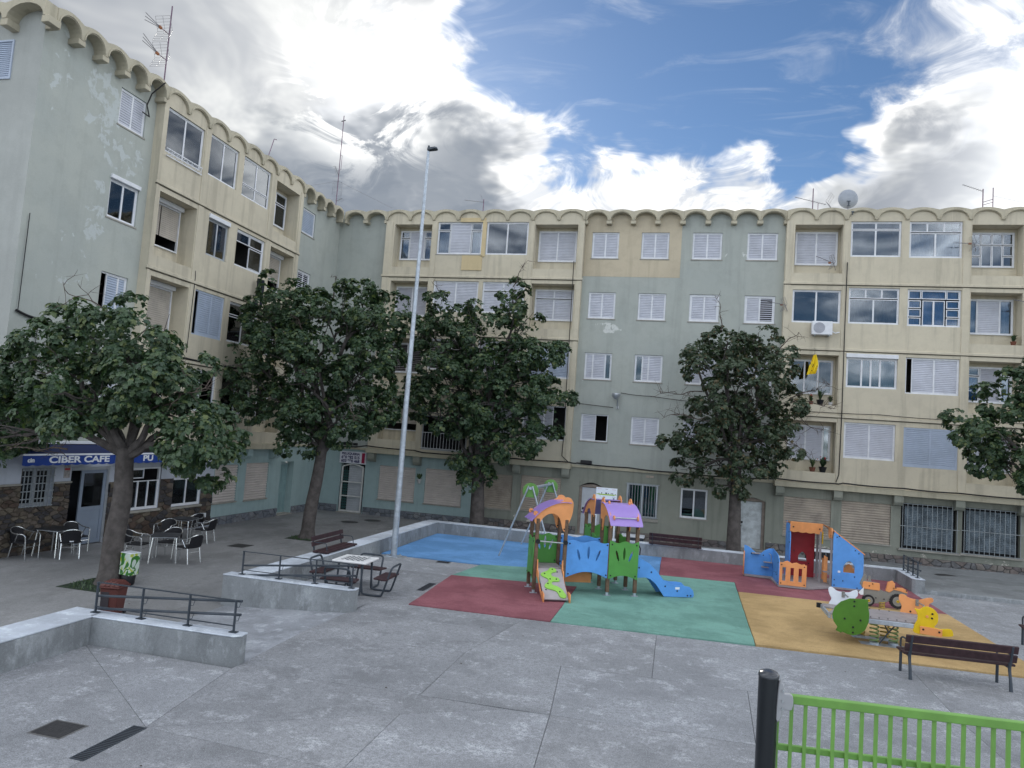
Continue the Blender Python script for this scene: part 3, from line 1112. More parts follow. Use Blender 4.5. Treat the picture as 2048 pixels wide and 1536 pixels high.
def bars(root, a, b, c, e, d, n, name='grille', nh=2, mat='iron', off=.0, r=.009):
    """window grille: frame plus single bars"""
    mb = MB()
    for z in [c, e] + [c + (e - c) * (i + 1) / (nh + 1) for i in range(nh)]:
        mb.box(a, b, -d - .012, -d + .004, z - .012, z + .012)
    g = mb.build(name, MAT[mat], root)
    for i in range(n):
        u = a + (b - a) * (i + .5) / n
        MB().box(u - r, u + r, -d - .03, -d - .012, c - .02, e + .02).build('bar', MAT[mat], g)
    return g


def shutter_win(root, a, b, c, e, mat, pitch=.10, sill=True, d=-.08):
    y = -d
    mb = MB()
    slats(mb, a, b, c, e, y, pitch, .05)
    o = mb.build('roller_shutter', MAT[mat], root, fix=False)
    MB().box(a, b, y - .03, y + .02, c - .001, c + .05).build('bottom_rail', MAT[mat], o)
    if sill:
        MB().box(a - .04, b + .04, -.05, .1, c - .06, c - .003).build('sill', MAT['sill'], o, bevel=.006)
    return o


# ---------------- back wing (local x = world x)
BW = empty('apartment_building', (0, 32, 0), 0, 'long four-storey cream and grey-green block closing the far side of the plaza', 'building')
A0, A1 = -14.43, -4.63
C0, C1 = 4.14, 13.55
A_BAYS = [(-13.97, -12.05, True), (-11.75, -9.50, False), (-9.30, -7.26, False), (-6.95, -4.93, True)]
C_BAYS = [(4.48, 6.40, True), (6.70, 8.65, False), (8.95, 10.93, False), (11.27, 13.12, True)]
A_FL = [
    [dict(cells=wcols([(.96, 'r')], (.22, 1)) + [(0, .96, 0, .2, 'd')], shut='rollc'), dict(cells=cols('d', 'd'), z=(.12, 1.75), frame='alu2', room='dark'),
     dict(cells=TWO_S, shut='shut2'), dict(cells=wcols([(.5, 's'), (.22, 's'), (.28, 'd')]), shut='shut2', flush=True, z=(1.0, 2.55))],
    [dict(cells=cols('l', 'l'), shut='louv'), dict(cells=cols('l', 'l'), shut='louv'), dict(cells=TWO_S, shut='shut2'), dict(cells=TWO_S, shut='shut3', flush=True, z=(1.0, 2.5))],
    [dict(cells=TWO_S, shut='shut2'), dict(cells=TWO_S), dict(cells=TRANSS), dict(cells=TRANSS)],
    [dict(cells=MIDS), dict(cells=MIDS, sill=True), dict(cells=TWO_T), dict(cells=TWO_S, shut='shut')],
]
C_FL = [
    [dict(cells=wcols([(.42, 's'), (.42, 's'), (.16, 'c')])), dict(cells=TWO_S), dict(cells=TWO_S, shut='shut3', frame='shut3', proud=.05, z=(.95, 2.55)), dict(cells=TWO_S)],
    [dict(cells=cols('x', 'x', 'x'), curtain='curtd', room='dark'), dict(cells=wcols([(.30, 'g'), (.19, 'c'), (.19, 'c'), (.32, 'c')]), curtain='curtd', box=.17, room='dark', z=(1.27, 2.52)),
     dict(cells=wcols([(.10, 'd'), (.44, 's'), (.46, 's')]), sill=False), dict(cells=MIDS, curtain='curtb', shut='shut2')],
    [dict(cells=cols('g', 'g'), flush=True, z=(1.13, 2.55)), dict(cells=TRANS3, curtain='curtw', room='dark', z=(1.15, 2.68)), dict(cells=BLUEG, curtain='curtb', z=(1.12, 2.66)),
     dict(cells=wcols([(.19, 'c'), (.53, 's'), (.28, 'c')]), shut='shut')],
    [dict(cells=TWO_S), dict(cells=TRANS2, room='room', z=(1.2, 2.72)), dict(cells=TRANS3, z=(1.18, 2.72)), dict(cells=GRID, room='dark')],
]
for s_ in A_FL[3][1:3]:
    s_.setdefault('z', (1.12, 2.70))
cream_section(BW, A0, A1, A_BAYS, A_FL)
cream_section(BW, C0, C1, C_BAYS, C_FL)
SH = dict(cells=TWO_S)
LV = dict(cells=cols('s', 's'), frame='alu', fw=.075)
B_W = []
BX = [(-4.28, -3.05), (-2.03, -.80), (.22, 1.50), (2.56, 3.83)]
for k in range(4):
    zk = Z1 + FH * k
    for i, (a, b) in enumerate(BX):
        kw = dict(cells=TWO_S, sill=True)
        if k == 2 and i == 2: kw = dict(cells=cols('s', 's'), fw=.075, sill=True)
        if k == 2 and i == 3: kw = dict(cells=cols('s', 'l'), fw=.075, sill=True, room='dark')
        if k == 1 and i == 0: kw = dict(cells=wcols([(.28, 's'), (.50, 's'), (.22, 'g')]), sill=True, room='brownroom')
        if k == 1 and i == 1: kw = dict(cells=wcols([(.26, 'g'), (.24, 's'), (.50, 's')]), sill=True, room='brownroom')
        if k == 0 and i == 0: kw = dict(cells=wcols([(.56, 's'), (.44, 'd')]), sill=True, room='dark')
        B_W.append((a, b, zk + 1.08, zk + 2.30, kw))
green_section(BW, A1, C0, B_W, 'green')
green_section(BW, -17.07, A0, [], 'green')
green_section(BW, C1, 19.5, [(14.2, 15.4, Z1 + FH * k + 1.08, Z1 + FH * k + 2.3, SH) for k in range(4)], 'green')
eaves(BW, A0, A1, 8, D_CREAM + .07, corbels=False)
eaves(BW, C0, C1, 8, D_CREAM + .07, corbels=False)
eaves(BW, A1, C0, 8, .28)
eaves(BW, -16.68, A0, 2, .36)
eaves(BW, C1, 19.5, 5, .42)
MB().box(-16.6, 19.5, 8.6, 9, -.5, ZT + .37).box(19.4, 19.6, .02, 8.6, -.5, ZT + .37).build('rear_wall', MAT['cream'], BW)
# repainted patches
# cut round the two windows: four strips instead of one sheet
pm = MB()
hole_wall(pm, A1 + .005, -.26, 11.5, ZT + .38, [(BX[0][0], BX[0][1], Z1 + FH * 3 + 1.08, Z1 + FH * 3 + 2.30, .01), (BX[1][0], BX[1][1], Z1 + FH * 3 + 1.08, Z1 + FH * 3 + 2.30, .01)], .005, .005)
pm.build('repainted_patch', MAT['peach'], BW, fix=False)['label'] = 'peach repainted rectangle under the eaves'
for (a, b, c, e) in ((-10.42, -9.42, 11.62, 12.33), (-9.50, -9.31, 12.28, 13.96), (-10.62, -9.36, 14.02 - .06, 14.16)):
    MB().box(a, b, -D_CREAM - .036, -D_CREAM + .001, c, e).build('repainted_patch', MAT['ochre'], BW)['label'] = 'ochre repainted patch'

# ground floor
G_H = [(-15.86, -14.60, -.5, 2.03, .3), (-13.85, -12.0, .47, 2.08, .25), (-11.50, -9.66, .47, 2.12, .25), (-8.62, -7.25, .55, 2.12, .25), (-6.85, -5.0, .62, 2.18, .25),
       (-4.16, -3.06, -.5, 2.12, .3), (-2.05, -.68, .74, 2.24, .25), (.28, 1.42, .92, 2.20, .25), (2.68, 3.80, -.5, 2.06, .3), (4.53, 6.38, .62, 2.22, .25),
       (6.78, 8.65, .60, 2.24, .25), (9.02, 11.08, .52, 2.36, .25), (11.26, 13.31, .55, 2.38, .25)]
gm = MB(); hole_wall(gm, -17.07, -9.15, -.55, Z1 - .02, [h for h in G_H if h[1] < -9.15], 0, .25)
gm.build('wall', MAT['teal'], BW, fix=False)['label'] = 'teal painted ground floor wall'
gm = MB(); hole_wall(gm, -9.15, 19.5, -.55, Z1 - .02, [h for h in G_H if h[0] > -9.15], 0, .25)
gm.build('wall', MAT['lower'], BW, fix=False)
for a, b in ((-17.0, A0 - .06), (A1 + .06, C0 - .06), (C1 + .06, 19.5)):
    MB().box(a, b, -.06, .02, Z1 - .14, Z1 - .021).build('string_course', MAT['ledge'], BW, bevel=.01)
corbel_row(BW, [-14.22, -11.9, -9.4, -7.05, -4.80], 'lower')
corbel_row(BW, [4.31, 6.57, 8.84, 11.07, 13.35], 'lower')
for i, (a, b, c, e, mt) in enumerate([(-13.85, -12.0, .47, 2.08, 'rollp'), (-11.5, -9.66, .47, 2.12, 'rollp'), (-8.62, -7.25, .55, 2.12, 'rollb'), (-6.85, -5.0, .62, 2.18, 'rollb'),
                                      (4.53, 6.38, .62, 2.22, 'rollb'), (6.78, 8.65, .60, 2.24, 'rollb')]):
    shutter_win(BW, a + .005, b - .005, c + .005, e - .005, mt)
for a, b, c, e in ((9.02, 11.08, .52, 2.36), (11.26, 13.31, .55, 2.38)):
    shutter_win(BW, a + .16, b - .12, c + .12, e - .12, 'rollg', .07, False, -.1)
    MB().quad((a, .2, c), (b, .2, c), (b, .2, e), (a, .2, e)).build('backing', MAT['dark'], BW)
    MB().box(a - .1, b + .1, -.14, .2, c - .07, c - .004).build('sill', MAT['sill'], BW, bevel=.008)
    g = bars(BW, a - .05, b + .05, c + .02, e - .02, .10, 12, nh=1)
# barred window, plain window
window(BW, -2.045, -.685, .745, 2.235, -.06, cols('c', 'c'), frame='alu2', curtain='curtg', room='dark')
bars(BW, -2.10, -.63, .80, 2.22, .05, 12, nh=0)
MB().box(-2.12, -.62, -.05, .1, .60, .74).build('sill', MAT['sill'], BW, bevel=.01)
window(BW, .285, 1.415, .925, 2.195, -.05, TWO_G, room='dark', sill=True)
MB().box(-1.25, -1.09, -.02, .01, 2.52, 2.62).box(-1.07, -.91, -.02, .01, 2.52, 2.62).build('vent', MAT['rollb'], BW)
# doors
M_wdoor = M('worn_white_door', (.50, .54, .56), .7, .18, 5, dirt=.55)
M_wdoor2 = M('white_door', (.50, .53, .58), .5, .06, 4)
M_jamb = M('door_jamb', (.26, .22, .19), .8, .15, 5, dirt=.3)
for a, b, st, mt, nm in ((-4.16, -3.06, 'panel', M_wdoor2, 'white panelled street door'), (2.68, 3.80, 'panel', M_wdoor, 'flaking white panelled street door')):
    fz = terr_z((a + b) / 2, 32)
    o = door(BW, a + .12, b - .12, fz + .06, 1.86, st, mt, -.16, nm)
    jm = MB()
    jm.box(a, a + .12, .10, .24, fz, 1.88).box(b - .12, b, .10, .24, fz, 1.88)
    jm.slabpoly(arch_pts(a, b, 1.88, 1.90, .12), lambda x, z, t: (x, .10 + t, z), .14)
    jm.build('door_frame', M_jamb, BW)
    zt_ = 2.12 if a < 0 else 2.06
    sp = [(a + .003, zt_ - .003)] + [(a + .003 + (b - a - .006) * k / 12, 1.90 + (zt_ - 1.92) * sin(pi * k / 12)) for k in range(13)] + [(b - .003, zt_ - .003)]
    MB().slabpoly(sp, lambda x, z, t: (x, .004 + t, z), .09).build('arch_infill', MAT['lower'], BW)
    MB().box(a - .08, b + .08, -.12, .25, fz - .1, fz + .055).build('doorstep', MAT['sill'], BW, bevel=.01)
    MB().quad((a, .26, fz), (b, .26, fz), (b, .26, 2.1), (a, .26, 2.1)).build('backing', MAT['dark'], BW)
# hairdresser's arched glazed door
fz = terr_z(-15.2, 32)
MB().quad((-15.86, .28, fz), (-14.6, .28, fz), (-14.6, .28, 2.1), (-15.86, .28, 2.1)).build('backing', MAT['dark'], BW)
fr = MB()
a, b = -15.80, -14.66
fr.box(a, a + .06, -.03, .05, fz + .05, 1.88).box(b - .06, b, -.03, .05, fz + .05, 1.88).box(a + .06, b - .06, -.03, .05, fz + .05, fz + .12)
for z in (.47, 1.15):
    fr.box(a + .06, b - .06, -.02, .04, z - .025, z + .025)
pts = [(a + .03 + (b - a - .06) * k / 10, .01, 1.88 + .13 * sin(pi * k / 10)) for k in range(11)]
fr.tube(pts, .035, 6)
hd = fr.build('door', M('cream_door_frame', (.62, .62, .60), .5), BW)
hd['label'] = 'glazed shop door with cream arched frame'
sl = MB(); slats(sl, a + .34, b - .06, fz + .12, 1.95, .1, .11, .02)
sl.build('door_shutter', M('pale_door_shutter', (.42, .44, .47), .6, .08, 3, dirt=.2), hd, fix=False)
gb = MB()
for k in range(14):
    z = fz + .2 + k * .135
    gb.box(a + .07, a + .33, .05, .07, z, z + .085)
for u in (a + .14, a + .23):
    gb.box(u, u + .02, .045, .075, fz + .12, 1.9)
gb.build('door_grille', MAT['curtg'], hd)
MB().box(a - .05, b + .05, -.2, .3, fz - .1, fz + .045).build('doorstep', MAT['sill'], BW, bevel=.01)


def clip_half(poly, px, pz, nx, nz):
    """keep the side of the line through (px,pz) where (p-p0).n <= 0"""
    out = []
    n = len(poly)
    for i in range(n):
        p, q = poly[i], poly[(i + 1) % n]
        dp = (p[0] - px) * nx + (p[1] - pz) * nz
        dq = (q[0] - px) * nx + (q[1] - pz) * nz
        if dp <= 0: out.append(p)
        if dp * dq < 0:
            t = dp / (dp - dq)
            out.append((p[0] + (q[0] - p[0]) * t, p[1] + (q[1] - p[1]) * t))
    return out


def stones(root, u0, u1, z0, z1, n, mats, d=.045, skip=(), back=None, flat=2.0):
    """irregular facing stones (cells between random seeds), each its own piece, on a recessed mortar bed"""
    if back:
        bm_ = MB()
        hole_wall(bm_, u0, u1, z0, z1, [s for s in skip], d * .4, d * .4)
        bm_.build('mortar_bed', back, root, fix=False)
    rnd = random.Random(int(u0 * 100) + 5)
    pts = []
    area = (u1 - u0) * (z1 - z0) * flat
    rmin = sqrt(area / n) * .72
    tries = 0
    while len(pts) < n and tries < n * 60:
        tries += 1
        p = (rnd.uniform(u0, u1), rnd.uniform(z0, z1))
        if any(s[0] - .03 < p[0] < s[1] + .03 and s[2] - .03 < p[1] < s[3] + .03 for s in skip): continue
        if any((p[0] - q[0]) ** 2 + ((p[1] - q[1]) * flat) ** 2 < rmin * rmin for q in pts): continue
        pts.append(p)
    for p in pts:
        poly = [(u0, z0), (u1, z0), (u1, z1), (u0, z1)]
        near = sorted((q for q in pts if q is not p), key=lambda q: (p[0] - q[0]) ** 2 + ((p[1] - q[1]) * flat) ** 2)[:16]
        for q in near:
            dx, dz = q[0] - p[0], (q[1] - p[1]) * flat * flat
            poly = clip_half(poly, (p[0] + q[0]) / 2, (p[1] + q[1]) / 2, dx, dz)
        for s in skip:
            if p[0] <= s[0]: cand = (s[0], 0, 1, 0)
            elif p[0] >= s[1]: cand = (s[1], 0, -1, 0)
            elif p[1] <= s[2]: cand = (0, s[2], 0, 1)
            else: cand = (0, s[3], 0, -1)
            if any(s[0] < a_[0] < s[1] and s[2] < a_[1] < s[3] for a_ in poly) or (min(a_[0] for a_ in poly) < s[1] and max(a_[0] for a_ in poly) > s[0] and min(a_[1] for a_ in poly) < s[3] and max(a_[1] for a_ in poly) > s[2]):
                poly = clip_half(poly, *cand)
        if len(poly) < 3: continue
        um, zm = sum(a_[0] for a_ in poly) / len(poly), sum(a_[1] for a_ in poly) / len(poly)
        w_, h_ = max(a_[0] for a_ in poly) - min(a_[0] for a_ in poly), max(a_[1] for a_ in poly) - min(a_[1] for a_ in poly)
        if w_ < .05 or h_ < .04: continue
        k1, k2 = max(.5, 1 - .030 / w_), max(.5, 1 - .026 / h_)
        P = [(um + (a_[0] - um) * k1, zm + (a_[1] - zm) * k2) for a_ in poly]
        Q = [(um + (a_[0] - um) * k1 * .86, zm + (a_[1] - zm) * k2 * .80) for a_ in poly]
        m = len(P)
        dd = d * rnd.uniform(.8, 1.35)
        tl = rnd.uniform(-.012, .012)
        vs = [(a_[0], 0.0, a_[1]) for a_ in P] + [(a_[0], -dd * .75, a_[1]) for a_ in P] + [(a_[0], -dd - tl * (a_[1] - zm) / max(h_, .05), a_[1]) for a_ in Q]
        fs = [(i, (i + 1) % m, m + (i + 1) % m, m + i) for i in range(m)] + [(m + i, m + (i + 1) % m, 2 * m + (i + 1) % m, 2 * m + i) for i in range(m)] + [tuple(range(2 * m, 3 * m))]
        MB().add(vs, fs).build('stone', rnd.choice(mats), root, fix=False)
    return len(pts)


ST_G = [M('plinth_stone_%d' % i, c, .85, .2, 6, bump=.4) for i, c in enumerate([(.17, .185, .21), (.14, .155, .18), (.20, .21, .225)])]
ST_R = [M('rubble_stone_%d' % i, c, .85, .25, 6, bump=.5) for i, c in enumerate([(.17, .145, .135), (.135, .12, .12), (.20, .18, .165), (.15, .15, .155)])]
ST_C = [M('cafe_stone_%d' % i, c, .8, .25, 8, bump=.5) for i, c in enumerate([(.105, .085, .068), (.06, .052, .05), (.13, .11, .085), (.085, .06, .048), (.05, .048, .052), (.12, .10, .085)])]
MORT = M('mortar', (.085, .085, .085), .95)
MORT_C = M('brown_mortar', (.10, .085, .068), .95)
for u0, u1, mats in ((-17.0, -15.92, ST_G), (-14.55, -9.2, ST_G), (-9.1, -4.22, ST_R), (-3.0, 2.62, ST_R), (3.86, 14.2, ST_R)):
    zb = min(terr_z(u0, 32), terr_z(u1, 32)) - .03
    zt = (.02 if u1 < -9 else (.10 if u1 < 3 else .22))
    stones(BW, u0, u1, zb, zt, int((u1 - u0) * (zt - zb) / .052), mats, .05, (), MORT, 1.4)

# ---------------- left wing (local x = world y, outwards = +x)
LW = empty('apartment_building', (-17.07, 0, 0), pi / 2, 'four-storey cream and grey-green block with the cafe on its ground floor', 'building')
D_BAYS = [(19.22, 21.05, True), (21.40, 23.06, False), (23.40, 25.28, False), (25.70, 27.52, True)]
D_FL = [
    [dict(cells=cols('r', 'r'), shut='rollc'), dict(cells=TWO_G), dict(cells=TWO_G, room='dark'), dict(cells=TWO_G, room='dark')],
    [dict(cells=cols('r', 'r'), shut='rollc', box=.15), dict(cells=wcols([(.12, 'd'), (.47, 's'), (.41, 's')]), shut='shut3', frame='shut3', z=(1.02, 2.62), proud=.03),
     dict(cells=cols('x', 'x', z=(0, .66)) + cols('x', 'x', z=(.7, 1)), curtain='curtw', z=(1.05, 2.6)), dict(cells=TWO_S)],
    [dict(cells=[(0, .42, .25, 1, 'r'), (.45, 1, .25, 1, 'r'), (0, .42, 0, .24, 'd'), (.45, 1, 0, .24, 'd')], shut='rollc', room='dark', box=.15),
     dict(cells=TWO_G, frame='alu2', u=(21.72, 22.9), z=(1.15, 2.5), box=.16, room='dark'),
     dict(cells=[(0, .48, 0, .66, 'd'), (.5, 1, 0, .66, 'g'), (0, .48, .7, 1, 'g'), (.5, 1, .7, 1, 'g')], z=(1.2, 2.62), fw=.07, room='room'),
     dict(cells=[(0, .42, .25, 1, 'r'), (.45, 1, .25, 1, 'r'), (0, 1, 0, .24, 'd')], shut='rollc', room='dark', box=.15)],
    [dict(cells=TWO_T, flush=True, z=(1.12, 2.62), curtain='curtw'), dict(cells=TWO_T, z=(1.18, 2.68)), dict(cells=cols('t', 't', z=(.32, 1)) + cols('t', 't', z=(0, .30)), z=(1.14, 2.70)), dict(cells=cols('g', 'g', z=(0, .66)) + cols('g', 'g', z=(.7, 1)), room='dark')],
]
cream_section(LW, 19.0, 27.84, D_BAYS, D_FL)
D0W = [(17.52, 18.60, 12.55, 13.70, dict(cells=TWO_S, sill=True)), (17.50, 18.66, 9.65, 10.84, dict(cells=TWO_G, sill=True, box=.13, room='dark')),
       (17.55, 18.62, 6.85, 7.99, dict(cells=wcols([(.22, 'd'), (.48, 's'), (.30, 's')]), shut='shut3', room='dark')), (17.55, 18.62, 4.0, 5.15, dict(cells=TWO_S))]
green_section(LW, 14.77, 19.0, D0W, 'green_left')
D2W = [(28.43, 29.56, 12.48, 13.63, dict(cells=cols('s'), shut='shut3', sill=True)), (28.45, 29.56, 9.65, 10.76, dict(cells=cols('l', 'l'), fw=.07, room='dark')),
       (28.45, 29.56, 6.85, 7.98, dict(cells=TWO_S)), (28.45, 29.56, 4.05, 5.18, dict(cells=TWO_S))]
green_section(LW, 27.84, 32.0, D2W, 'green_left')
eaves(LW, 19.0, 27.84, 8, D_CREAM + .07, corbels=False)
eaves(LW, 14.77, 19.0, 5, .38)
eaves(LW, 27.84, 31.6, 4, .36)
# gable that faces the camera, built in the same frame: runs back from the corner
gw = MB()
gx0 = 14.77
xs = [0, .95, 1.75, 9]
for i in range(3):
    if i == 1:
        gw.quad((gx0, xs[i], -.6), (gx0, xs[i + 1], -.6), (gx0, xs[i + 1], 12.55), (gx0, xs[i], 12.55))
        gw.quad((gx0, xs[i], 13.65), (gx0, xs[i + 1], 13.65), (gx0, xs[i + 1], ZT + .4), (gx0, xs[i], ZT + .4))
    else:
        gw.quad((gx0, xs[i], -.6), (gx0, xs[i + 1], -.6), (gx0, xs[i + 1], ZT + .4), (gx0, xs[i], ZT + .4))
gw.build('gable_wall', MAT['gable'], LW, fix=False)
MB().box(gx0 - .03, gx0 + .05, .95, 1.0, 12.55, 13.65).box(gx0 - .03, gx0 + .05, 1.70, 1.75, 12.55, 13.65).box(gx0 - .03, gx0 + .05, 1.0, 1.70, 12.55, 12.6).box(gx0 - .03, gx0 + .05, 1.0, 1.70, 13.6, 13.65).build('window', MAT['shut3'], LW)
sg = MB()
nsl = 18
for i in range(nsl):
    z0, z1 = 12.6 + i * 1.0 / nsl, 12.6 + (i + 1) * 1.0 / nsl
    sg.quad((gx0 - .012, 1.0, z0), (gx0 - .012, 1.70, z0), (gx0 + .012, 1.70, z1), (gx0 + .012, 1.0, z1))
    sg.quad((gx0 + .012, 1.0, z0), (gx0 + .012, 1.70, z0), (gx0 - .012, 1.70, z0), (gx0 - .012, 1.0, z0))
sg.build('shutter', MAT['shut3'], LW, fix=False)
# gable eaves: vaults facing the camera
for i in range(6):
    w = 1.35
    a, b = -.38 + w * i, -.38 + w * (i + 1)
    prof = [(a, ZT - .02), (a + .07, ZT - .02)]
    for k in range(11):
        t = pi * k / 10
        prof.append(((a + b) / 2 - (w / 2 - .075) * cos(t), ZT + .36 * sin(t)))
    prof += [(b - .07, ZT - .02), (b, ZT - .02), (b, ZT + .40)] + [(b - w * k / 10, ZT + .40 + .10 * sin(pi * k / 10)) for k in range(1, 10)] + [(a, ZT + .40)]
    if i == 0:
        prof = [(x if x > -.36 else -.36, z) for x, z in prof]
    MB().slabpoly(prof, lambda y, z, t: (gx0 - .38 + t, y, z), .45).build('roof_vault', MAT['roof'], LW)
    MB().box(gx0 - .37, gx0 + .02, a - .12, a + .12, ZT - .21, ZT - .022).build('corbel', MAT['roof'], LW, bevel=.01)
MB().box(14.9, 32, 8.6, 9, -.5, ZT + .37).build('rear_wall', MAT['cream'], LW)
MB().box(14.9, 19, .5, 8.5, ZT + .37, ZT + .39).build('roof_deck', MAT['roof'], LW)

# ground floor: cafe then teal shop
CH = [(15.70, 16.72, 1.06, 2.10, .22), (17.32, 18.74, -.5, 2.10, .25), (19.55, 21.02, .63, 2.02, .2), (21.65, 23.20, .60, 1.62, .2)]
TH = [(23.95, 25.42, .55, 2.0, .25), (25.96, 27.62, .53, 2.04, .25), (28.56, 29.66, -.5, 2.05, .35)]
cm = MB(); hole_wall(cm, 14.77, 23.9, -.55, Z1 - .02, CH, 0, .22)
cm.build('wall', MAT['white_wall'], LW, fix=False)['label'] = 'white painted cafe front'
tm = MB(); hole_wall(tm, 23.9, 32.0, -.55, Z1 - .02, TH, 0, .25)
tm.build('wall', MAT['teal'], LW, fix=False)['label'] = 'teal painted ground floor wall'
for a, b in ((14.8, 18.94), (27.9, 31.9)):
    MB().box(a, b, -.06, .02, Z1 - .14, Z1 - .021).build('string_course', MAT['ledge'], LW, bevel=.01)
corbel_row(LW, [25.62, 27.68], 'teal')
skip = [(h[0], h[1], h[2], h[3]) for h in CH]
stones(LW, 14.80, 17.30, -.24, 1.65, 150, ST_C, .055, [skip[0]], MORT_C, 1.9)
stones(LW, 18.76, 23.88, -.24, 1.60, 140, ST_C, .055, skip[2:], MORT_C, 1.9)
MB().box(14.8, 15.69, -.07, -.001, 1.652, 1.70).box(16.73, 17.31, -.07, -.001, 1.652, 1.70).build('dado_cap', MAT['sill'], LW)
window(LW, 15.705, 16.715, 1.065, 2.095, -.1, cols('g', 'g'), frame='alu2', room='dark')
bars(LW, 15.66, 16.70, 1.07, 2.10, .07, 9, nh=4, mat='iron')
window(LW, 19.555, 21.015, .635, 2.015, -.03, wcols([(.33, 'g'), (.34, 'g'), (.33, 'g')], (0, .70)) + cols('g', 'd', z=(.76, 1)), room='dark', fw=.05)
window(LW, 21.655, 23.195, .605, 1.615, -.03, TWO_G, room='dark', fw=.05)
MB().box(19.5, 21.06, -.1, -.002, .55, .625).build('sill', MAT['sill'], LW, bevel=.008)
MB().box(21.6, 23.24, -.1, -.002, .52, .595).build('sill', MAT['sill'], LW, bevel=.008)
fz = -.23
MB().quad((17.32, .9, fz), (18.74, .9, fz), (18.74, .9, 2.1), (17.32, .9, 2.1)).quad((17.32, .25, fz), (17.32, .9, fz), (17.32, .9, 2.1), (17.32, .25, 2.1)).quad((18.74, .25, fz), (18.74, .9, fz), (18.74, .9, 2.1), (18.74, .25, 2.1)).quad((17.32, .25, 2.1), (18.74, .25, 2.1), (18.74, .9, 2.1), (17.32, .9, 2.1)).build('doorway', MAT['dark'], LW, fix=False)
df = MB()
df.box(17.32, 18.74, -.03, .06, 2.0, 2.10).box(18.66, 18.74, -.02, .06, fz, 2.0)
df.build('door_frame', MAT['alu2'], LW)
M_cdoor = M('cafe_door_grey', (.25, .30, .38), .4, .05, 3, metal=.3)
cd = MB()
ring(cd, 17.72, 18.66, fz + .02, 2.0, .02, .07, .10)
cd.box(17.82, 18.56, .02, .07, .78, .90)
cdo = cd.build('door', M_cdoor, LW, bevel=.004)
cdo['label'] = 'grey metal cafe door, half glazed'
MB().box(17.82, 18.56, .035, .055, fz + .12, .78).build('door_panel', M_cdoor, cdo)
MB().box(17.82, 18.56, .04, .046, .90, 1.90).build('pane', MAT['glass'], cdo)
MB().box(18.75, 18.79, -.06, 0, 1.30, 1.55).build('intercom', MAT['black'], LW)
MB().box(17.05, 17.25, -.016, -.002, 1.80, 2.22).build('poster', M('poster_paper', (.34, .32, .31), .7, .25, 14), LW)
MB().box(17.06, 17.24, -.02, -.0165, 2.02, 2.08).build('poster_strip', M('poster_red', (.36, .05, .06), .7), LW)
MB().box(23.4, 23.56, -.08, -.05, .08, .24).build('vent', MAT['alu'], LW)
for a, b, c, e in ((23.95, 25.42, .55, 2.0), (25.96, 27.62, .53, 2.04)):
    shutter_win(LW, a + .005, b - .005, c + .005, e - .005, 'rollp')
fz = terr_z(-17, 29)
door(LW, 28.58, 29.64, fz + .05, 1.95, 'panel', M('pale_teal_door', (.22, .33, .34), .6, .08, 4), -.3, 'pale arched street door')
MB().slabpoly(arch_pts(28.56, 29.66, 1.9, 1.92, .12), lambda x, z, t: (x, .27 + t, z), .1).build('door_arch', MAT['teal'], LW)
MB().box(28.5, 29.7, -.1, .3, fz - .1, fz + .045).build('doorstep', MAT['sill'], LW, bevel=.01)
stones(LW, 23.92, 28.5, terr_z(-17, 26) - .04, .02, 26, ST_G, .05, (), MORT, 1.4)
stones(LW, 29.72, 31.9, terr_z(-17, 30) - .04, .0, 16, ST_G, .05, (), MORT, 1.4)
# ------------------------------------------------------------------ trees
def leaf_mat(name, cols3, trans=.22):
    m, t, b, out = new_mat(name)
    g = t.n('ShaderNodeNewGeometry')
    r = g.outputs['Random Per Island']
    cr = t.n('ShaderNodeValToRGB')
    el = cr.color_ramp.elements
    el[0].position, el[0].color = 0.0, (*cols3[0], 1)
    el[1].position, el[1].color = 1.0, (*cols3[-1], 1)
    for i, c in enumerate(cols3[1:-1]):
        e = el.new((i + 1) / (len(cols3) - 1))
        e.color = (*c, 1)
    t.l(r, cr.inputs[0])
    t.l(cr.outputs[0], b.inputs['Base Color'])
    b.inputs['Roughness'].default_value = .42
    b.inputs['Specular IOR Level'].default_value = .45
    tl = t.n('ShaderNodeBsdfTranslucent')
    t.l(t.mix(1.0, cr.outputs[0], (1.2, 1.5, .6), 'MULTIPLY'), tl.inputs['Color'])
    mx = t.n('ShaderNodeMixShader')
    mx.inputs[0].default_value = trans
    t.l(b.outputs[0], mx.inputs[1]); t.l(tl.outputs[0], mx.inputs[2])
    t.l(mx.outputs[0], out.inputs[0])
    return m


MAT['leaf'] = leaf_mat('dark_green_leaf', [(.028, .058, .034), (.044, .084, .043), (.068, .114, .052), (.034, .068, .038), (.055, .098, .046), (.12, .15, .05)])
MAT['leaf_dry'] = leaf_mat('dull_dry_leaf', [(.040, .066, .040), (.052, .082, .046), (.064, .092, .050), (.046, .074, .044), (.056, .084, .046), (.12, .085, .042)])
MAT['bark'] = M('bark', (.088, .078, .074), .9, .3, 5, bump=.9, bscale=14, dirt=.35)
MAT['twig'] = M('dry_twig', (.095, .075, .065), .9, .3, 9)

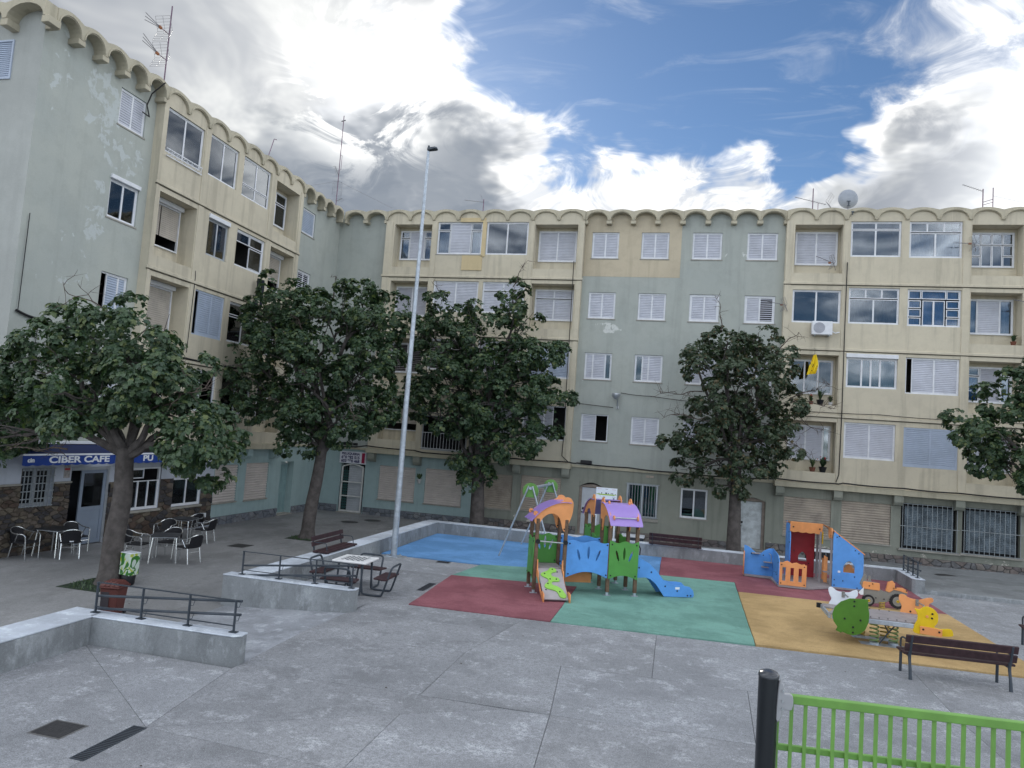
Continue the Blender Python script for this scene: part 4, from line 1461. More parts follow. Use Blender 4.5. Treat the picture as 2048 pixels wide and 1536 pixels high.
# one lobed leaf in its own frame: stem at origin, tip along +y, slightly cupped and drooping
LEAF = [(0, 0, 0), (.30, .02, -.03), (.26, .26, .03), (.55, .42, -.10), (.30, .55, .02), (.24, .80, -.06), (0, 1.0, -.20), (-.24, .80, -.06), (-.30, .55, .02), (-.55, .42, -.10), (-.26, .26, .03), (-.30, .02, -.03)]
LEAF_C = (0, .42, .06)
LEAF_F = [(12, i, (i + 1) % 12) for i in range(12)]
LEAF_LO = [(0, 0, 0), (.32, .22, -.02), (.5, .48, -.09), (.24, .72, -.02), (0, 1.0, -.2), (-.24, .72, -.02), (-.5, .48, -.09), (-.32, .22, -.02)]


def crown_mesh(name, blobs, rnd, size, dens, mat, parent, hi=True, per=10):
    """blobs: (x,y,z, rx,ry,rz) local. Each carries leafy lobes; every lobe is shingled with rosettes of drooping leaves"""
    vs, fs = [], []
    shape = LEAF + [LEAF_C] if hi else LEAF_LO

    def leaf(p, tip, nrm, s):
        side = tip.cross(nrm)
        if side.length < 1e-4: return
        side.normalize()
        up = side.cross(tip)
        o = len(vs)
        for (x, y, z) in shape:
            q = p + side * (x * s) + tip * (y * s) + up * (z * s)
            vs.append((q.x, q.y, q.z))
        if hi:
            fs.extend((o + 12, o + i, o + (i + 1) % 12) for i in range(12))
        else:
            fs.extend(((o, o + 1, o + 7), (o + 1, o + 2, o + 6, o + 7), (o + 2, o + 3, o + 5, o + 6), (o + 3, o + 4, o + 5)))

    g = lambda s_=1.0: rnd.gauss(0, s_)
    for (cx, cy, cz, rx, ry, rz) in blobs:
        cc = Vector((cx, cy, cz))
        rx, ry, rz = rx * .93, ry * .93, rz * .93
        area = 4 * pi * ((rx * ry) ** 1.6 / 3 + (rx * rz) ** 1.6 / 3 + (ry * rz) ** 1.6 / 3) ** (1 / 1.6)
        for _ in range(max(4, int(area * dens))):
            d = Vector((g(), g(), g())).normalized()
            rr = rnd.uniform(.55, 1.06)
            c = cc + Vector((d.x * rx, d.y * ry, d.z * rz)) * rr
            s = rnd.uniform(.24, .46)
            outw = Vector((d.x, d.y, d.z * .8 + .25)).normalized()
            for _r in range(int(6 + 22 * s)):
                e = (Vector((g(), g(), g())).normalized() + outw * .75).normalized()
                p = c + Vector((e.x * s, e.y * s, e.z * s * .75))
                k = rnd.randint(per - 3, per + 4)
                ax = (e * .7 + Vector((0, 0, .5))).normalized()
                t1 = ax.orthogonal().normalized()
                t2 = ax.cross(t1)
                a0 = rnd.uniform(0, 2 * pi)
                sz = size * rnd.uniform(.62, 1.08)
                for i in range(k):
                    an = a0 + 2 * pi * i / k + g(.25)
                    rad = t1 * cos(an) + t2 * sin(an)
                    tip = (rad + ax * rnd.uniform(-.15, .45) + Vector((0, 0, -rnd.uniform(.25, .95)))).normalized()
                    leaf(p + rad * .025 + Vector((g(.03), g(.03), g(.03))), tip, (ax + rad * .35 + Vector((g(.25), g(.25), .2))), sz * rnd.uniform(.6, 1.2))
        # loose leaves inside
        for _ in range(int(area * dens * 9)):
            d = Vector((g(), g(), g())).normalized() * rnd.uniform(.1, .9)
            p = cc + Vector((d.x * rx, d.y * ry, d.z * rz))
            leaf(p, Vector((g(), g(), g(.6) - .5)).normalized(), Vector((g(.6), g(.6), 1)), size * rnd.uniform(.7, 1.2))
    me = bpy.data.meshes.new(name)
    me.from_pydata(vs, [], fs)
    me.update()
    o = link(name, me, parent, mat)
    o['kind'] = 'stuff'
    return o, len(fs)


def wob(p0, p1, n, amp, rnd, sag=0.0):
    p0, p1 = Vector(p0), Vector(p1)
    L = (p1 - p0).length
    out = []
    for i in range(n + 1):
        t = i / n
        q = p0.lerp(p1, t)
        k = sin(pi * t) if 0 < t < 1 else 0
        q += Vector((rnd.gauss(0, amp), rnd.gauss(0, amp), rnd.gauss(0, amp))) * L * (1 if 0 < t < 1 else 0)
        q.z += sag * L * k
        out.append(q)
    return out


def make_tree(name, base, label, trunk_pts, trunk_r, fork, blobs, seed, size=.2, dens=9, mat='leaf', hi=False, bare=(), per=10, group='trees planted in the pavement'):
    rnd = random.Random(seed)
    root = empty(name, base, 0, label, 'tree', group)
    tb = MB()
    pts = smooth_path([Vector(p) for p in trunk_pts], 5)
    rs = []
    for i, p in enumerate(pts):
        t = i / (len(pts) - 1)
        r = trunk_r[0] * (1 - t) + trunk_r[1] * t
        if t < .12: r *= 1 + .35 * (1 - t / .12) ** 2
        rs.append(r * (1 + .05 * mnoise.noise(p * 2.3)))
    tb.tube(pts, rs, 14)
    fk = Vector(fork)
    top = pts[-1]
    for (cx, cy, cz, rx, ry, rz) in blobs:
        c = Vector((cx, cy, cz))
        start = fk.lerp(top, rnd.uniform(.0, 1.0))
        path = smooth_path(wob(start, c, 4, .05, rnd, .10), 3)
        m = len(path)
        r0 = trunk_r[1] * rnd.uniform(.42, .62)
        tb.tube(path, [r0 * (1 - .75 * i / (m - 1)) for i in range(m)], 7)
        for _ in range(7):
            d = Vector((rnd.gauss(0, 1), rnd.gauss(0, 1), rnd.gauss(0, .8))).normalized()
            e = c + Vector((d.x * rx, d.y * ry, d.z * rz)) * rnd.uniform(.7, 1.0)
            q = wob(path[int(m * rnd.uniform(.45, .95))], e, 4, .05, rnd)
            tb.tube(q, [.03, .024, .018, .012, .006], 5)
    tb.build('trunk', MAT['bark'], root, smooth=True, fix=False)
    crown, nf = crown_mesh('crown', blobs, rnd, size, dens, MAT[mat], root, hi, per)
    for (a, b, n) in bare:
        bb = MB()
        a, b = Vector(a), Vector(b)
        L = (b - a).length
        main = smooth_path(wob(a, b, 4, .05, rnd, .04), 3)
        bb.tube(main, [.026 * (1 - .8 * i / (len(main) - 1)) for i in range(len(main))], 5)
        for _ in range(n):
            s = main[rnd.randint(2, len(main) - 1)]
            e = s + Vector((rnd.gauss(0, 1), rnd.gauss(0, 1), rnd.gauss(.25, .8))).normalized() * L * rnd.uniform(.2, .5)
            tw = wob(s, e, 3, .06, rnd)
            bb.tube(tw, [.011, .008, .006, .003], 4)
            for _k in range(2):
                e2 = tw[2] + Vector((rnd.gauss(0, 1), rnd.gauss(0, 1), rnd.gauss(.2, .8))).normalized() * L * rnd.uniform(.1, .22)
                bb.tube([tw[2], e2], [.005, .002], 3)
        bb.build('bare_branch', MAT['twig'], root, fix=False)
    return root


# tree beside the cafe: low wide crown over a forked trunk
make_tree('plaza_tree', (-12.8, 14.4, -.22), 'wide leafy tree with a thick leaning trunk shading the cafe tables',
          [(0, 0, 0), (.02, 0, 1.0), (.12, 0, 2.0), (.08, 0, 2.85), (.10, 0, 3.2)], (.24, .18), (.06, 0, 2.9),
          [(-3.0, .1, 4.6, 1.25, 1.3, 1.0), (-1.9, -.2, 5.3, 1.3, 1.4, 1.05), (-.2, .1, 5.75, 1.35, 1.4, 1.0), (.85, 0, 5.1, .9, 1.2, 1.0), (-.6, -.7, 4.3, 1.5, 1.1, .8),
           (1.3, -.1, 4.35, 1.2, 1.2, .8), (2.25, -.1, 3.6, .85, 1.0, .7), (1.75, .5, 3.85, .8, .9, .55), (-3.3, -.5, 3.15, .75, .8, .8), (-3.8, .2, 3.7, .9, 1.2, 1.0), (-1.9, .8, 3.9, 1.2, 1.0, .8), (1.95, .3, 3.05, .7, .8, .42)],
          11, .155, 1.15, 'leaf', True,
          bare=[((-.6, 0, 6.3), (-2.0, -.3, 7.1), 7), ((.9, -.2, 4.2), (2.5, -.5, 4.75), 12), ((-.8, -.8, 3.1), (-2.0, -1.3, 3.0), 12), ((1.6, -.3, 4.9), (1.9, -.5, 4.95), 5)])
# tree in front of the left corner
make_tree('plaza_tree', (-12.85, 23.7, -.29), 'big round leafy tree next to the wall bench, left of the lamp post',
          [(0, 0, 0), (.05, 0, 1.0), (.2, 0, 2.2), (.28, 0, 3.2), (.3, 0, 3.7)], (.25, .17), (.28, 0, 3.0),
          [(-2.9, 0, 6.5, 1.25, 1.6, 1.1), (-2.5, .1, 8.1, 1.15, 1.5, 1.1), (-1.6, 0, 8.9, .9, 1.3, .75), (.1, -.3, 8.1, 1.4, 1.6, 1.1), (1.3, 0, 8.85, .85, 1.2, .75), (2.2, .1, 8.0, 1.0, 1.4, 1.0),
           (2.1, 0, 6.5, 1.05, 1.5, 1.15), (.2, -.9, 6.3, 1.7, 1.4, 1.3), (-1.3, -.6, 7.2, 1.4, 1.4, 1.1), (2.2, 0, 4.9, .9, 1.3, .85), (1.0, -.5, 4.5, 1.3, 1.3, 1.0), (-.8, -.4, 4.6, 1.4, 1.4, 1.0), (-2.7, .1, 5.1, 1.1, 1.3, .85), (.3, .8, 5.8, 1.9, 1.2, 1.6), (-.2, -.4, 3.65, .9, .9, .5)],
          12, .16, 1.1, 'leaf', False,
          bare=[((.2, -1.5, 6.0), (.6, -1.9, 5.6), 14), ((-.2, -1.3, 7.4), (-.4, -1.7, 7.9), 12), ((.3, -.2, 8.8), (.35, -.3, 9.6), 5), ((1.9, -1.3, 5.0), (2.2, -1.6, 4.3), 8)])
# tree right of the lamp post
make_tree('plaza_tree', (-8.05, 29.2, -.33), 'tall pointed leafy tree right of the lamp post, behind the swing',
          [(0, 0, 0), (0, 0, .9), (-.05, 0, 1.8), (-.1, 0, 2.6), (-.1, 0, 4.0)], (.34, .20), (-.1, 0, 2.4),
          [(.85, 0, 10.2, .75, .9, .95), (1.3, 0, 9.0, 1.0, 1.1, .8), (-2.0, 0, 9.5, 1.0, 1.2, 1.0), (-.6, -.2, 8.9, 1.3, 1.5, 1.0), (-3.0, 0, 8.6, .9, 1.3, .9), (2.2, 0, 7.6, 1.1, 1.4, 1.0), (.4, -.6, 7.5, 1.6, 1.6, 1.2),
           (-2.0, -.2, 7.2, 1.6, 1.6, 1.3), (-3.0, 0, 5.8, 1.1, 1.5, 1.1), (2.6, 0, 5.9, 1.0, 1.5, 1.2), (.8, -.6, 5.6, 1.6, 1.6, 1.3), (-1.2, -.5, 5.2, 1.6, 1.6, 1.2), (2.1, .1, 4.4, 1.0, 1.3, .9), (.5, -.2, 3.7, 1.4, 1.3, .9), (-.8, 0, 3.2, 1.1, 1.1, .7), (0, -.1, 2.35, .75, .9, .45), (0, .9, 6.5, 2.4, 1.1, 2.4)],
          13, .17, .98, 'leaf', False,
          bare=[((.9, -.2, 10.6), (1.5, -.4, 11.7), 8), ((-2.2, -.3, 10.0), (-2.7, -.5, 10.7), 6)])
# dry-looking tree by the flaking door
make_tree('plaza_tree', (2.38, 29.4, -.17), 'thin dusty tree with bare outer twigs beside the flaking white door',
          [(0, 0, 0), (-.02, 0, 1.0), (-.03, 0, 2.0), (-.05, 0, 3.0), (0, 0, 4.5)], (.29, .17), (-.05, 0, 2.4),
          [(-.6, 0, 8.5, 1.0, 1.2, .8), (.4, 0, 8.4, .9, 1.2, .75), (-1.4, 0, 7.6, 1.0, 1.3, .8), (1.2, 0, 7.5, .95, 1.3, .85), (0, -.6, 7.1, 1.4, 1.4, 1.0), (-1.0, -.2, 5.9, 1.2, 1.4, 1.0), (1.1, -.2, 6.0, 1.25, 1.5, 1.1),
           (-1.9, 0, 4.5, 1.2, 1.4, .8), (-.2, -.6, 4.7, 1.5, 1.4, 1.0), (1.3, 0, 4.6, 1.0, 1.3, .8), (-1.5, 0, 3.4, 1.1, 1.2, .7), (.5, -.3, 3.5, 1.1, 1.2, .7), (-.3, -.2, 2.7, .9, .9, .45), (0, .8, 5.6, 1.6, 1.0, 2.0)],
          14, .155, .95, 'leaf_dry', False,
          bare=[((1.8, -.2, 6.3), (3.2, -.4, 6.9), 14), ((1.7, -.2, 5.6), (3.0, -.5, 5.2), 16), ((1.9, -.3, 6.2), (3.4, -.5, 6.0), 16), ((-1.5, -.3, 6.4), (-3.1, -.6, 6.2), 16), ((-1.3, -.3, 5.4), (-3.0, -.6, 5.2), 14), ((-.9, -.2, 8.9), (-1.2, -.4, 10.2), 7), ((1.2, -.2, 8.0), (2.0, -.4, 8.9), 8), ((1.5, -.2, 4.9), (2.6, -.3, 4.0), 12)])
# tree cut by the right edge
make_tree('plaza_tree', (12.4, 26.9, -.02), 'dark leafy tree at the edge of the photo in front of the barred windows',
          [(0, 0, 0), (0, 0, 1.2), (-.05, 0, 2.2), (-.05, 0, 3.2)], (.26, .18), (-.05, 0, 2.6),
          [(-2.5, 0, 5.25, 1.0, 1.3, .8), (-1.4, 0, 6.4, 1.1, 1.4, .9), (-.4, 0, 7.1, 1.1, 1.4, .9), (-1.2, -.3, 4.6, 1.2, 1.3, .9), (.4, 0, 5.6, 1.8, 1.6, 1.5), (-.6, -.4, 4.0, 1.1, 1.2, .7), (1.4, 0, 6.6, 1.2, 1.4, 1.2), (-1.9, .2, 4.3, .7, 1.0, .5), (1.2, 0, 4.2, 1.3, 1.3, .9)],
          15, .17, 1.0, 'leaf', False)

# planting pits: scrappy ground cover round two trunks
for (cx, cy, n, rr) in ((-12.9, 14.15, 260, .55), (-12.9, 23.6, 200, .5)):
    rnd = random.Random(int(cx * 10 + cy))
    b = MB()
    z = terr_z(cx, cy)
    for _ in range(n):
        a, r = rnd.uniform(0, 2 * pi), rr * sqrt(rnd.random())
        x, y = cx + r * cos(a), cy + r * sin(a)
        h = rnd.uniform(.03, .09)
        dx, dy = rnd.uniform(-.06, .06), rnd.uniform(-.06, .06)
        b.add([(x - .012, y, z), (x + .012, y + .006, z), (x + dx, y + dy, z + h)], [(0, 1, 2)])
    g = b.build('grass', MAT['leaf'], fix=False)
    put(g, 'dark green tuft of weeds round the trunk base', 'grass', kind='stuff')
    put(MB().prism([(cx - rr * 1.05, cy - rr), (cx + rr, cy - rr), (cx + rr, cy + rr), (cx - rr * 1.05, cy + rr)], z - .05, z + .006).build('tree_pit', M('pit_soil_%d' % int(cy), (.02, .035, .02), .95, .3, 8, bump=.6)), kind='structure')
# ------------------------------------------------------------------ playground
def bolt(parent, p, nrm, r=.022, mat=None):
    n = Vector(nrm).normalized()
    p = Vector(p)
    MB().tube([p, p + n * .012], [r, r * .8], 8).build('bolt', mat or MAT['black'], parent)


def slot(cx, cy, w, h, ang, n=14):
    """slim pointed oval cut-out"""
    out = []
    for k in range(n):
        t = 2 * pi * k / n
        x, y = w / 2 * cos(t), h / 2 * sin(t)
        out.append((cx + x * cos(ang) - y * sin(ang), cy + x * sin(ang) + y * cos(ang)))
    return out[::-1]


def wave_edge(x0, x1, y, amp, n, ph=0.0, steps=24):
    return [(x0 + (x1 - x0) * k / steps, y + amp * sin(ph + n * 2 * pi * k / steps)) for k in range(steps + 1)]


# --- climbing frame: local x along the front, local y backwards
PT = empty('climbing_frame', (-3.32, 17.89, .024), atan2(.39, .92), 'play tower set with purple curved roofs, blue bridge, green panels and blue slide', 'play tower')


def post(u, v, h=1.86):
    o = MB().box(u - .045, u + .045, v - .045, v + .045, .08, h).build('post', MAT['post_wood'], PT, bevel=.012)
    MB().tube([(u, v, 0), (u, v, .09)], .038, 8).build('post_foot', MAT['galv'], o, smooth=True)
    MB().box(u - .09, u + .09, v - .05, v + .05, 0, .008).build('foot_plate', MAT['galv'], o)
    return o


T_U = ((0, .75), (1.93, 2.67))
for u, v in ((0, 0), (.75, 0), (0, .68), (.75, .68), (1.93, 0), (2.67, 0), (1.93, .72), (2.67, .72), (1.93, 1.57), (2.67, 1.57), (1.93, 2.28), (2.67, 2.28)):
    post(u, v)
# decks
MB().box(.04, .71, .04, .66, .60, .645).build('deck', MAT['p_deck'], PT, bevel=.006)
MB().box(1.97, 2.63, .04, .70, .66, .705).build('deck', MAT['p_deck'], PT, bevel=.006)
MB().box(1.97, 2.63, 1.6, 2.25, .60, .645).build('deck', MAT['p_deck'], PT, bevel=.006)
for i in range(6):
    t0, t1 = i / 6, (i + 1) / 6
    ua, ub = .78 + 1.12 * t0 + .01, .78 + 1.12 * t1 - .01
    z = .60 - .05 * sin(pi * (t0 + t1) / 2)
    MB().box(ua, ub, .06, .62, z, z + .035).build('bridge_plank', MAT['p_deck'], PT, bevel=.004)
for i in range(5):
    va = .76 + .8 * i / 5
    MB().box(2.0, 2.6, va + .01, va + .15, .63, .665).build('bridge_plank', MAT['p_deck'], PT, bevel=.004)


def side_panel(u0, u1, v, mat, zt, zb, slots=True, ph=0.0, arch=.14, name='side_panel', lab=None):
    w = u1 - u0
    top = wave_edge(0, w, zt, .028, 2, ph)
    bot = [(w * k / 12, zb + arch * sin(pi * k / 12)) for k in range(13)]
    out = [bot + top[::-1]]
    if slots:
        zc = (zt + zb) / 2 + .12
        out += [slot(w * .28, zc, .065, .30, .30), slot(w * .51, zc + .06, .07, .33, 0), slot(w * .74, zc, .065, .30, -.35)]
    o = panel(name, out, .022, MAT[mat], PT, (u0, v, 0), (1, 0, 0), (0, 0, 1))
    if lab: o['label'] = lab
    for (x, z) in ((.06, zt - .06), (w - .06, zt - .06), (.06, zb + .09), (w - .06, zb + .09)):
        bolt(o, (u0 + x, v - .011, z), (0, -1, 0))
    return o


def side_panel_v(u, v0, v1, mat, zt, zb, slots=True, arch=.1, name='side_panel'):
    w = v1 - v0
    top = wave_edge(0, w, zt, .025, 1.5)
    bot = [(w * k / 12, zb + arch * sin(pi * k / 12)) for k in range(13)]
    out = [bot + top[::-1]]
    if slots:
        zc = (zt + zb) / 2 + .1
        out += [slot(w * .28, zc, .06, .28, .28), slot(w * .51, zc + .05, .06, .3, 0), slot(w * .74, zc, .06, .28, -.3)]
    o = panel(name, out, .022, MAT[mat], PT, (u, v0, 0), (0, 1, 0), (0, 0, 1))
    for (x, z) in ((.05, zt - .06), (w - .05, zt - .06), (.05, zb + .07), (w - .05, zb + .07)):
        bolt(o, (u - .011, v0 + x, z), (-1, 0, 0))
    return o


side_panel(.80, 1.92, -.03, 'p_blue', 1.33, .42, arch=.16, name='bridge_panel', lab='blue bridge side with three slots')
side_panel(.76, 1.92, .70, 'p_blue', 1.36, .60, slots=False, arch=.0, name='bridge_panel')
side_panel(1.92, 2.70, -.055, 'p_green', 1.36, .42, ph=1.2, arch=.10, lab='green front panel with three slots')
side_panel(.02, .73, .70, 'p_green', 1.38, .62, arch=.0)
side_panel_v(-.055, .0, .66, 'p_green', 1.34, .36)
side_panel_v(2.70, .74, 1.55, 'p_green', 1.36, .62, slots=False, arch=.0)
side_panel_v(1.90, .74, 1.55, 'p_green', 1.36, .62, slots=False, arch=.0)
side_panel(1.95, 2.65, 2.31, 'p_green', 1.5, .6, slots=False, arch=0)
side_panel_v(1.90, 1.6, 2.26, 'p_green', 1.5, .6, slots=False, arch=.0)
# orange toddler panel low behind the bridge
panel('low_panel', [[(0, .18), (.95, .18), (.95, .42), (.7, .47), (.25, .47), (0, .42)]], .022, MAT['p_orange'], PT, (.72, .62, 0), (1, 0, 0), (0, 0, 1))
# silver bar at the ramp entrance
MB().tube([(.04, -.06, 1.30), (.72, -.06, 1.27)], .018, 8).build('grab_bar', MAT['steel'], PT, smooth=True)
for u in (.02, .74):
    MB().tube([(u, -.09, 1.29), (u, -.03, 1.29)], .06, 10).build('bar_socket', MAT['black'], PT)
# climbing ramp
RL, RZ = .92, .62
rp = MB().beam((.375, -.02, RZ - .01), (.375, -RL, .05), .60, .03, (0, 1, 1))
ramp_o = rp.build('ramp_board', M('ramp_board', (.36, .335, .35), .55, .08, 5), PT)
for u in (.05, .70):
    prof = [(.0, RZ + .18), (-.06, RZ + .22), (-.12, RZ - .02), (-.2, RZ - .04), (-.26, RZ - .2), (-.52, RZ - .45), (-.62, RZ - .5), (-.80, .22), (-.86, .21), (-RL - .06, .19), (-RL - .08, .0), (-RL + .02, .0), (-.5, .25), (-.02, RZ - .16)]
    panel('ramp_side', [prof[::-1]], .024, MAT['p_orange'], PT, (u, 0, 0), (0, 1, 0), (0, 0, 1))
# winding lime foothold strip on the ramp
zig = [(.42, .02), (.50, .06), (.49, .13), (.40, .15), (.34, .20), (.36, .27), (.44, .30), (.52, .32), (.53, .40), (.46, .42), (.36, .42), (.30, .46), (.32, .53), (.42, .56), (.48, .60), (.55, .66), (.58, .74), (.62, .82), (.58, .88), (.50, .88), (.44, .84), (.42, .76), (.38, .70), (.28, .66), (.14, .62), (.10, .56), (.14, .50), (.22, .44), (.24, .38), (.20, .33), (.10, .28), (.06, .22), (.12, .17), (.22, .13), (.30, .08), (.34, .03)]
zz = [(x * .94 - .045, -y * 1.18 + .02) for x, y in zig]
rd = Vector((0, -RL + .02, .06 - RZ)).normalized()
rn = Vector((1, 0, 0)).cross(-rd)
fs_ = panel('foothold_strip', [smooth2(zz, 3)], .03, MAT['p_lime'], ramp_o, Vector((.10, -.02, RZ - .01)) + rn * .03, (1, 0, 0), -rd)
for x, y in ((.44, .06), (.16, .22), (.30, .40), (.50, .40), (.2, .56), (.52, .82)):
    q = Vector((.10 + x * .8 - .02, -.02, RZ - .01)) + rd * (y * 1.02) + rn * .045
    bolt(ramp_o, q, rn, .02)
for x, y in ((.54, .12), (.06, .75), (.55, .86)):
    bolt(ramp_o, Vector((.12 + x * .8, -.02, RZ - .01)) + rd * y + rn * .015, rn, .02)


def roof(ox, oy, rz, w=.74, L=.95, knobs=False):
    """curved purple sheet on two orange cheeks; low tail at local x=0, high end at x=L, width along y"""
    top = [(-.10, 1.80), (.06, 1.98), (.22, 2.12), (.40, 2.22), (.58, 2.285), (.76, 2.305), (L - .03, 2.30)]
    cheek = [(-.02, 1.84), (.03, 1.72), (.10, 1.72), (.20, 1.88), (.32, 1.975), (.46, 2.0), (.58, 1.95), (.66, 1.84), (.72, 1.64), (.77, 1.56), (.82, 1.60), (.88, 1.78), (.95, 1.98), (.975, 2.2), (.95, 2.34), (.86, 2.42), (.76, 2.41), (.70, 2.33), (.56, 2.265), (.38, 2.20), (.20, 2.10), (.08, 1.99)]
    Mz = Matrix.Rotation(rz, 3, 'Z')
    ax, ay = Mz @ Vector((1, 0, 0)), Mz @ Vector((0, 1, 0))
    org = Vector((ox, oy, 0))
    sh = MB()
    path = smooth_path([(x, 0, z) for x, z in top], 4)
    n = len(path)
    m = 10
    vs = []
    for sgn in (0, -.014):
        for i, p in enumerate(path):
            for j in range(m + 1):
                y = -.06 + (w + .12) * j / m
                dx = 0
                if i == 0: dx = .02 * cos(j / m * 2 * pi * 2.5)
                q = org + ax * (p.x + dx) + ay * y
                vs.append((q.x, q.y, p.z + sgn))
    fs = []
    st = n * (m + 1)
    for s_ in (0, st):
        for i in range(n - 1):
            for j in range(m):
                a = s_ + i * (m + 1) + j
                fs.append((a, a + 1, a + m + 2, a + m + 1))
    for j in range(m):
        fs.append((j, j + 1, st + j + 1, st + j))
        b = (n - 1) * (m + 1) + j
        fs.append((b, b + 1, st + b + 1, st + b))
    for i in range(n - 1):
        for j in (0, m):
            a = i * (m + 1) + j
            fs.append((a, a + m + 1, st + a + m + 1, st + a))
    sh.add(vs, fs)
    ro = sh.build('roof_sheet', MAT['p_purple'], PT, smooth=True)
    for y in (.0, w):
        o = org + ay * y
        c = panel('roof_cheek', [smooth2(cheek, 3)], .026, MAT['p_orange'], PT, o, ax, (0, 0, 1))
        for (x, z) in ((.06, 1.76), (.77, 1.62)):
            q = o + ax * x
            for sg in (-1, 1):
                bolt(c, (q.x + ay.x * .013 * sg, q.y + ay.y * .013 * sg, z), ay * sg, .02)
    # round clips and bar across the tail
    q0, q1 = org + ax * .02 + ay * .06, org + ax * .02 + ay * (w - .06)
    MB().tube([(q0.x, q0.y, 1.985), (q1.x, q1.y, 1.985)], .016, 8).build('roof_bar', MAT['steel'], ro, smooth=True)
    for q in (q0, q1):
        MB().tube([(q.x - ay.x * .014, q.y - ay.y * .014, 1.98), (q.x + ay.x * .014, q.y + ay.y * .014, 1.98)], .062, 12).build('roof_clip', MAT['p_orange'], ro)
    for q in ((org + ax * .62 + ay * .1, org + ax * .62 + ay * (w - .1)) if knobs else ()):
        MB().tube([(q.x - ay.x * .016, q.y - ay.y * .016, 2.30), (q.x + ay.x * .016, q.y + ay.y * .016, 2.30)], .06, 12).build('roof_clip', MAT['p_orange'], ro)
    return ro


roof(-.08, -.02, 0, .72)
roof(2.68, -.10, pi / 2, .76, knobs=True)
roof(1.92, 2.42, -pi / 2, .76)
# slide: two solid blue cheeks and a steel chute
sp_top = [(2.70, 1.0), (2.86, .93), (3.05, .84), (3.25, .66), (3.45, .44), (3.62, .33), (3.85, .29), (4.05, .29), (4.2, .27), (4.30, .18), (4.33, .06), (4.30, 0.01)]
sp_bot = [(3.50, .01), (3.40, .14), (3.26, .32), (3.10, .44), (2.95, .48), (2.70, .46)]
for v in (.06, .60):
    o = panel('slide_cheek', [(sp_top + sp_bot)[::-1]], .03, MAT['p_blue'], PT, (0, v, 0), (1, 0, 0), (0, 0, 1))
    for x, z in ((2.78, .72), (3.12, .62), (3.52, .27), (3.86, .16), (4.15, .05), (4.24, .05)):
        bolt(o, (x, v - .015, z), (0, -1, 0), .022)
cp = smooth_path([(2.66, 0, .72), (2.85, 0, .70), (3.1, 0, .56), (3.4, 0, .28), (3.65, 0, .14), (3.95, 0, .11), (4.26, 0, .12)], 4)
ch = MB()
for i in range(len(cp) - 1):
    a, b = cp[i], cp[i + 1]
    ch.add([(a.x, .08, a.z), (b.x, .08, b.z), (b.x, .58, b.z), (a.x, .58, a.z), (a.x, .08, a.z - .02), (b.x, .08, b.z - .02), (b.x, .58, b.z - .02), (a.x, .58, a.z - .02)], [(0, 1, 2, 3), (7, 6, 5, 4)])
ch.build('slide_chute', MAT['steel'], PT, smooth=True, fix=False)
MB().tube([(2.72, .0, 1.30), (2.76, -.02, 1.22), (2.75, -.02, 1.05)], .016, 6).build('grab_handle', MAT['black'], PT)
MB().box(3.80, 3.92, .043, .045, .20, .26).build('maker_plate', MAT['p_white'], PT)

# --- swing
SW = empty('swing', (-4.2, 24.1, .024), radians(0), 'galvanised two-legged swing frame with round green head plates on the blue field', 'swing')
hx, hz = 1.15, 2.32
A_ = [(-1.22, -1.42), (.55, -1.40), (-1.12, 1.52), (.75, 1.52)]
heads = [(-.33, -1.41), (-.18, 1.52)]
for (hxx, hyy), (l0, l1) in zip(heads, ((A_[0], A_[1]), (A_[2], A_[3]))):
    for (lx, ly), off in ((l0, -.06), (l1, .06)):
        MB().tube([(lx, ly, 0), (hxx + off, hyy, hz)], .029, 9).build('leg', MAT['galv'], SW, smooth=True)
    circ = [(.26 * cos(t * 2 * pi / 24), .26 * sin(t * 2 * pi / 24)) for t in range(24)]
    circ = [(x, max(y, -.20)) for x, y in circ]
    h = panel('head_plate', [circ], .03, M('swing_green_%d' % int(hyy * 10), (.13, .29, .07), .5, .08, dirt=.3), SW, (hxx, hyy + .05, hz - .16), (1, 0, 0), (0, 0, 1))
    for x, z in ((-.09, -.05), (.09, -.05), (-.16, -.24), (.17, -.26)):
        bolt(h, (hxx + x, hyy + .03, hz + z), (0, -1, 0), .022)
MB().tube([(-.33, -1.41, hz - .07), (-.18, 1.52, hz - .07)], .05, 10).build('cross_beam', MAT['galv'], SW, smooth=True)
for t in (.36, .64):
    cx, cy = -.33 + .15 * t, -1.41 + 2.93 * t
    for s in (-.14, .14):
        MB().tube([(cx, cy + s, hz - .1), (cx, cy + s, .55)], .008, 5).build('chain', MAT['iron'], SW)
    MB().box(cx - .1, cx + .1, cy - .2, cy + .2, .51, .55).build('swing_seat', MAT['black'], SW, bevel=.01)

# --- playhouse
PH = empty('playhouse', (4.0, 23.4, .024), 0, 'small blue and orange play shop with red door and sloping roof', 'playhouse')
ox, oy = 4.0, 23.4


def L(x, y): return (x - ox, y - oy)


def wpanel(name, outl, mat, p0, p1, thick=.024, lab=None, bolts=()):
    """panel standing on the line p0->p1 (world xy)"""
    a, b = Vector((*L(*p0), 0)), Vector((*L(*p1), 0))
    ax = (b - a).normalized()
    o = panel(name, outl, thick, MAT[mat], PH, a, ax, (0, 0, 1))
    if lab: o['label'] = lab
    nn = ax.cross(Vector((0, 0, 1)))
    for x, z in bolts:
        q = a + ax * x
        bolt(o, (q.x + nn.x * thick / 2, q.y + nn.y * thick / 2, z), nn, .02)
    return o


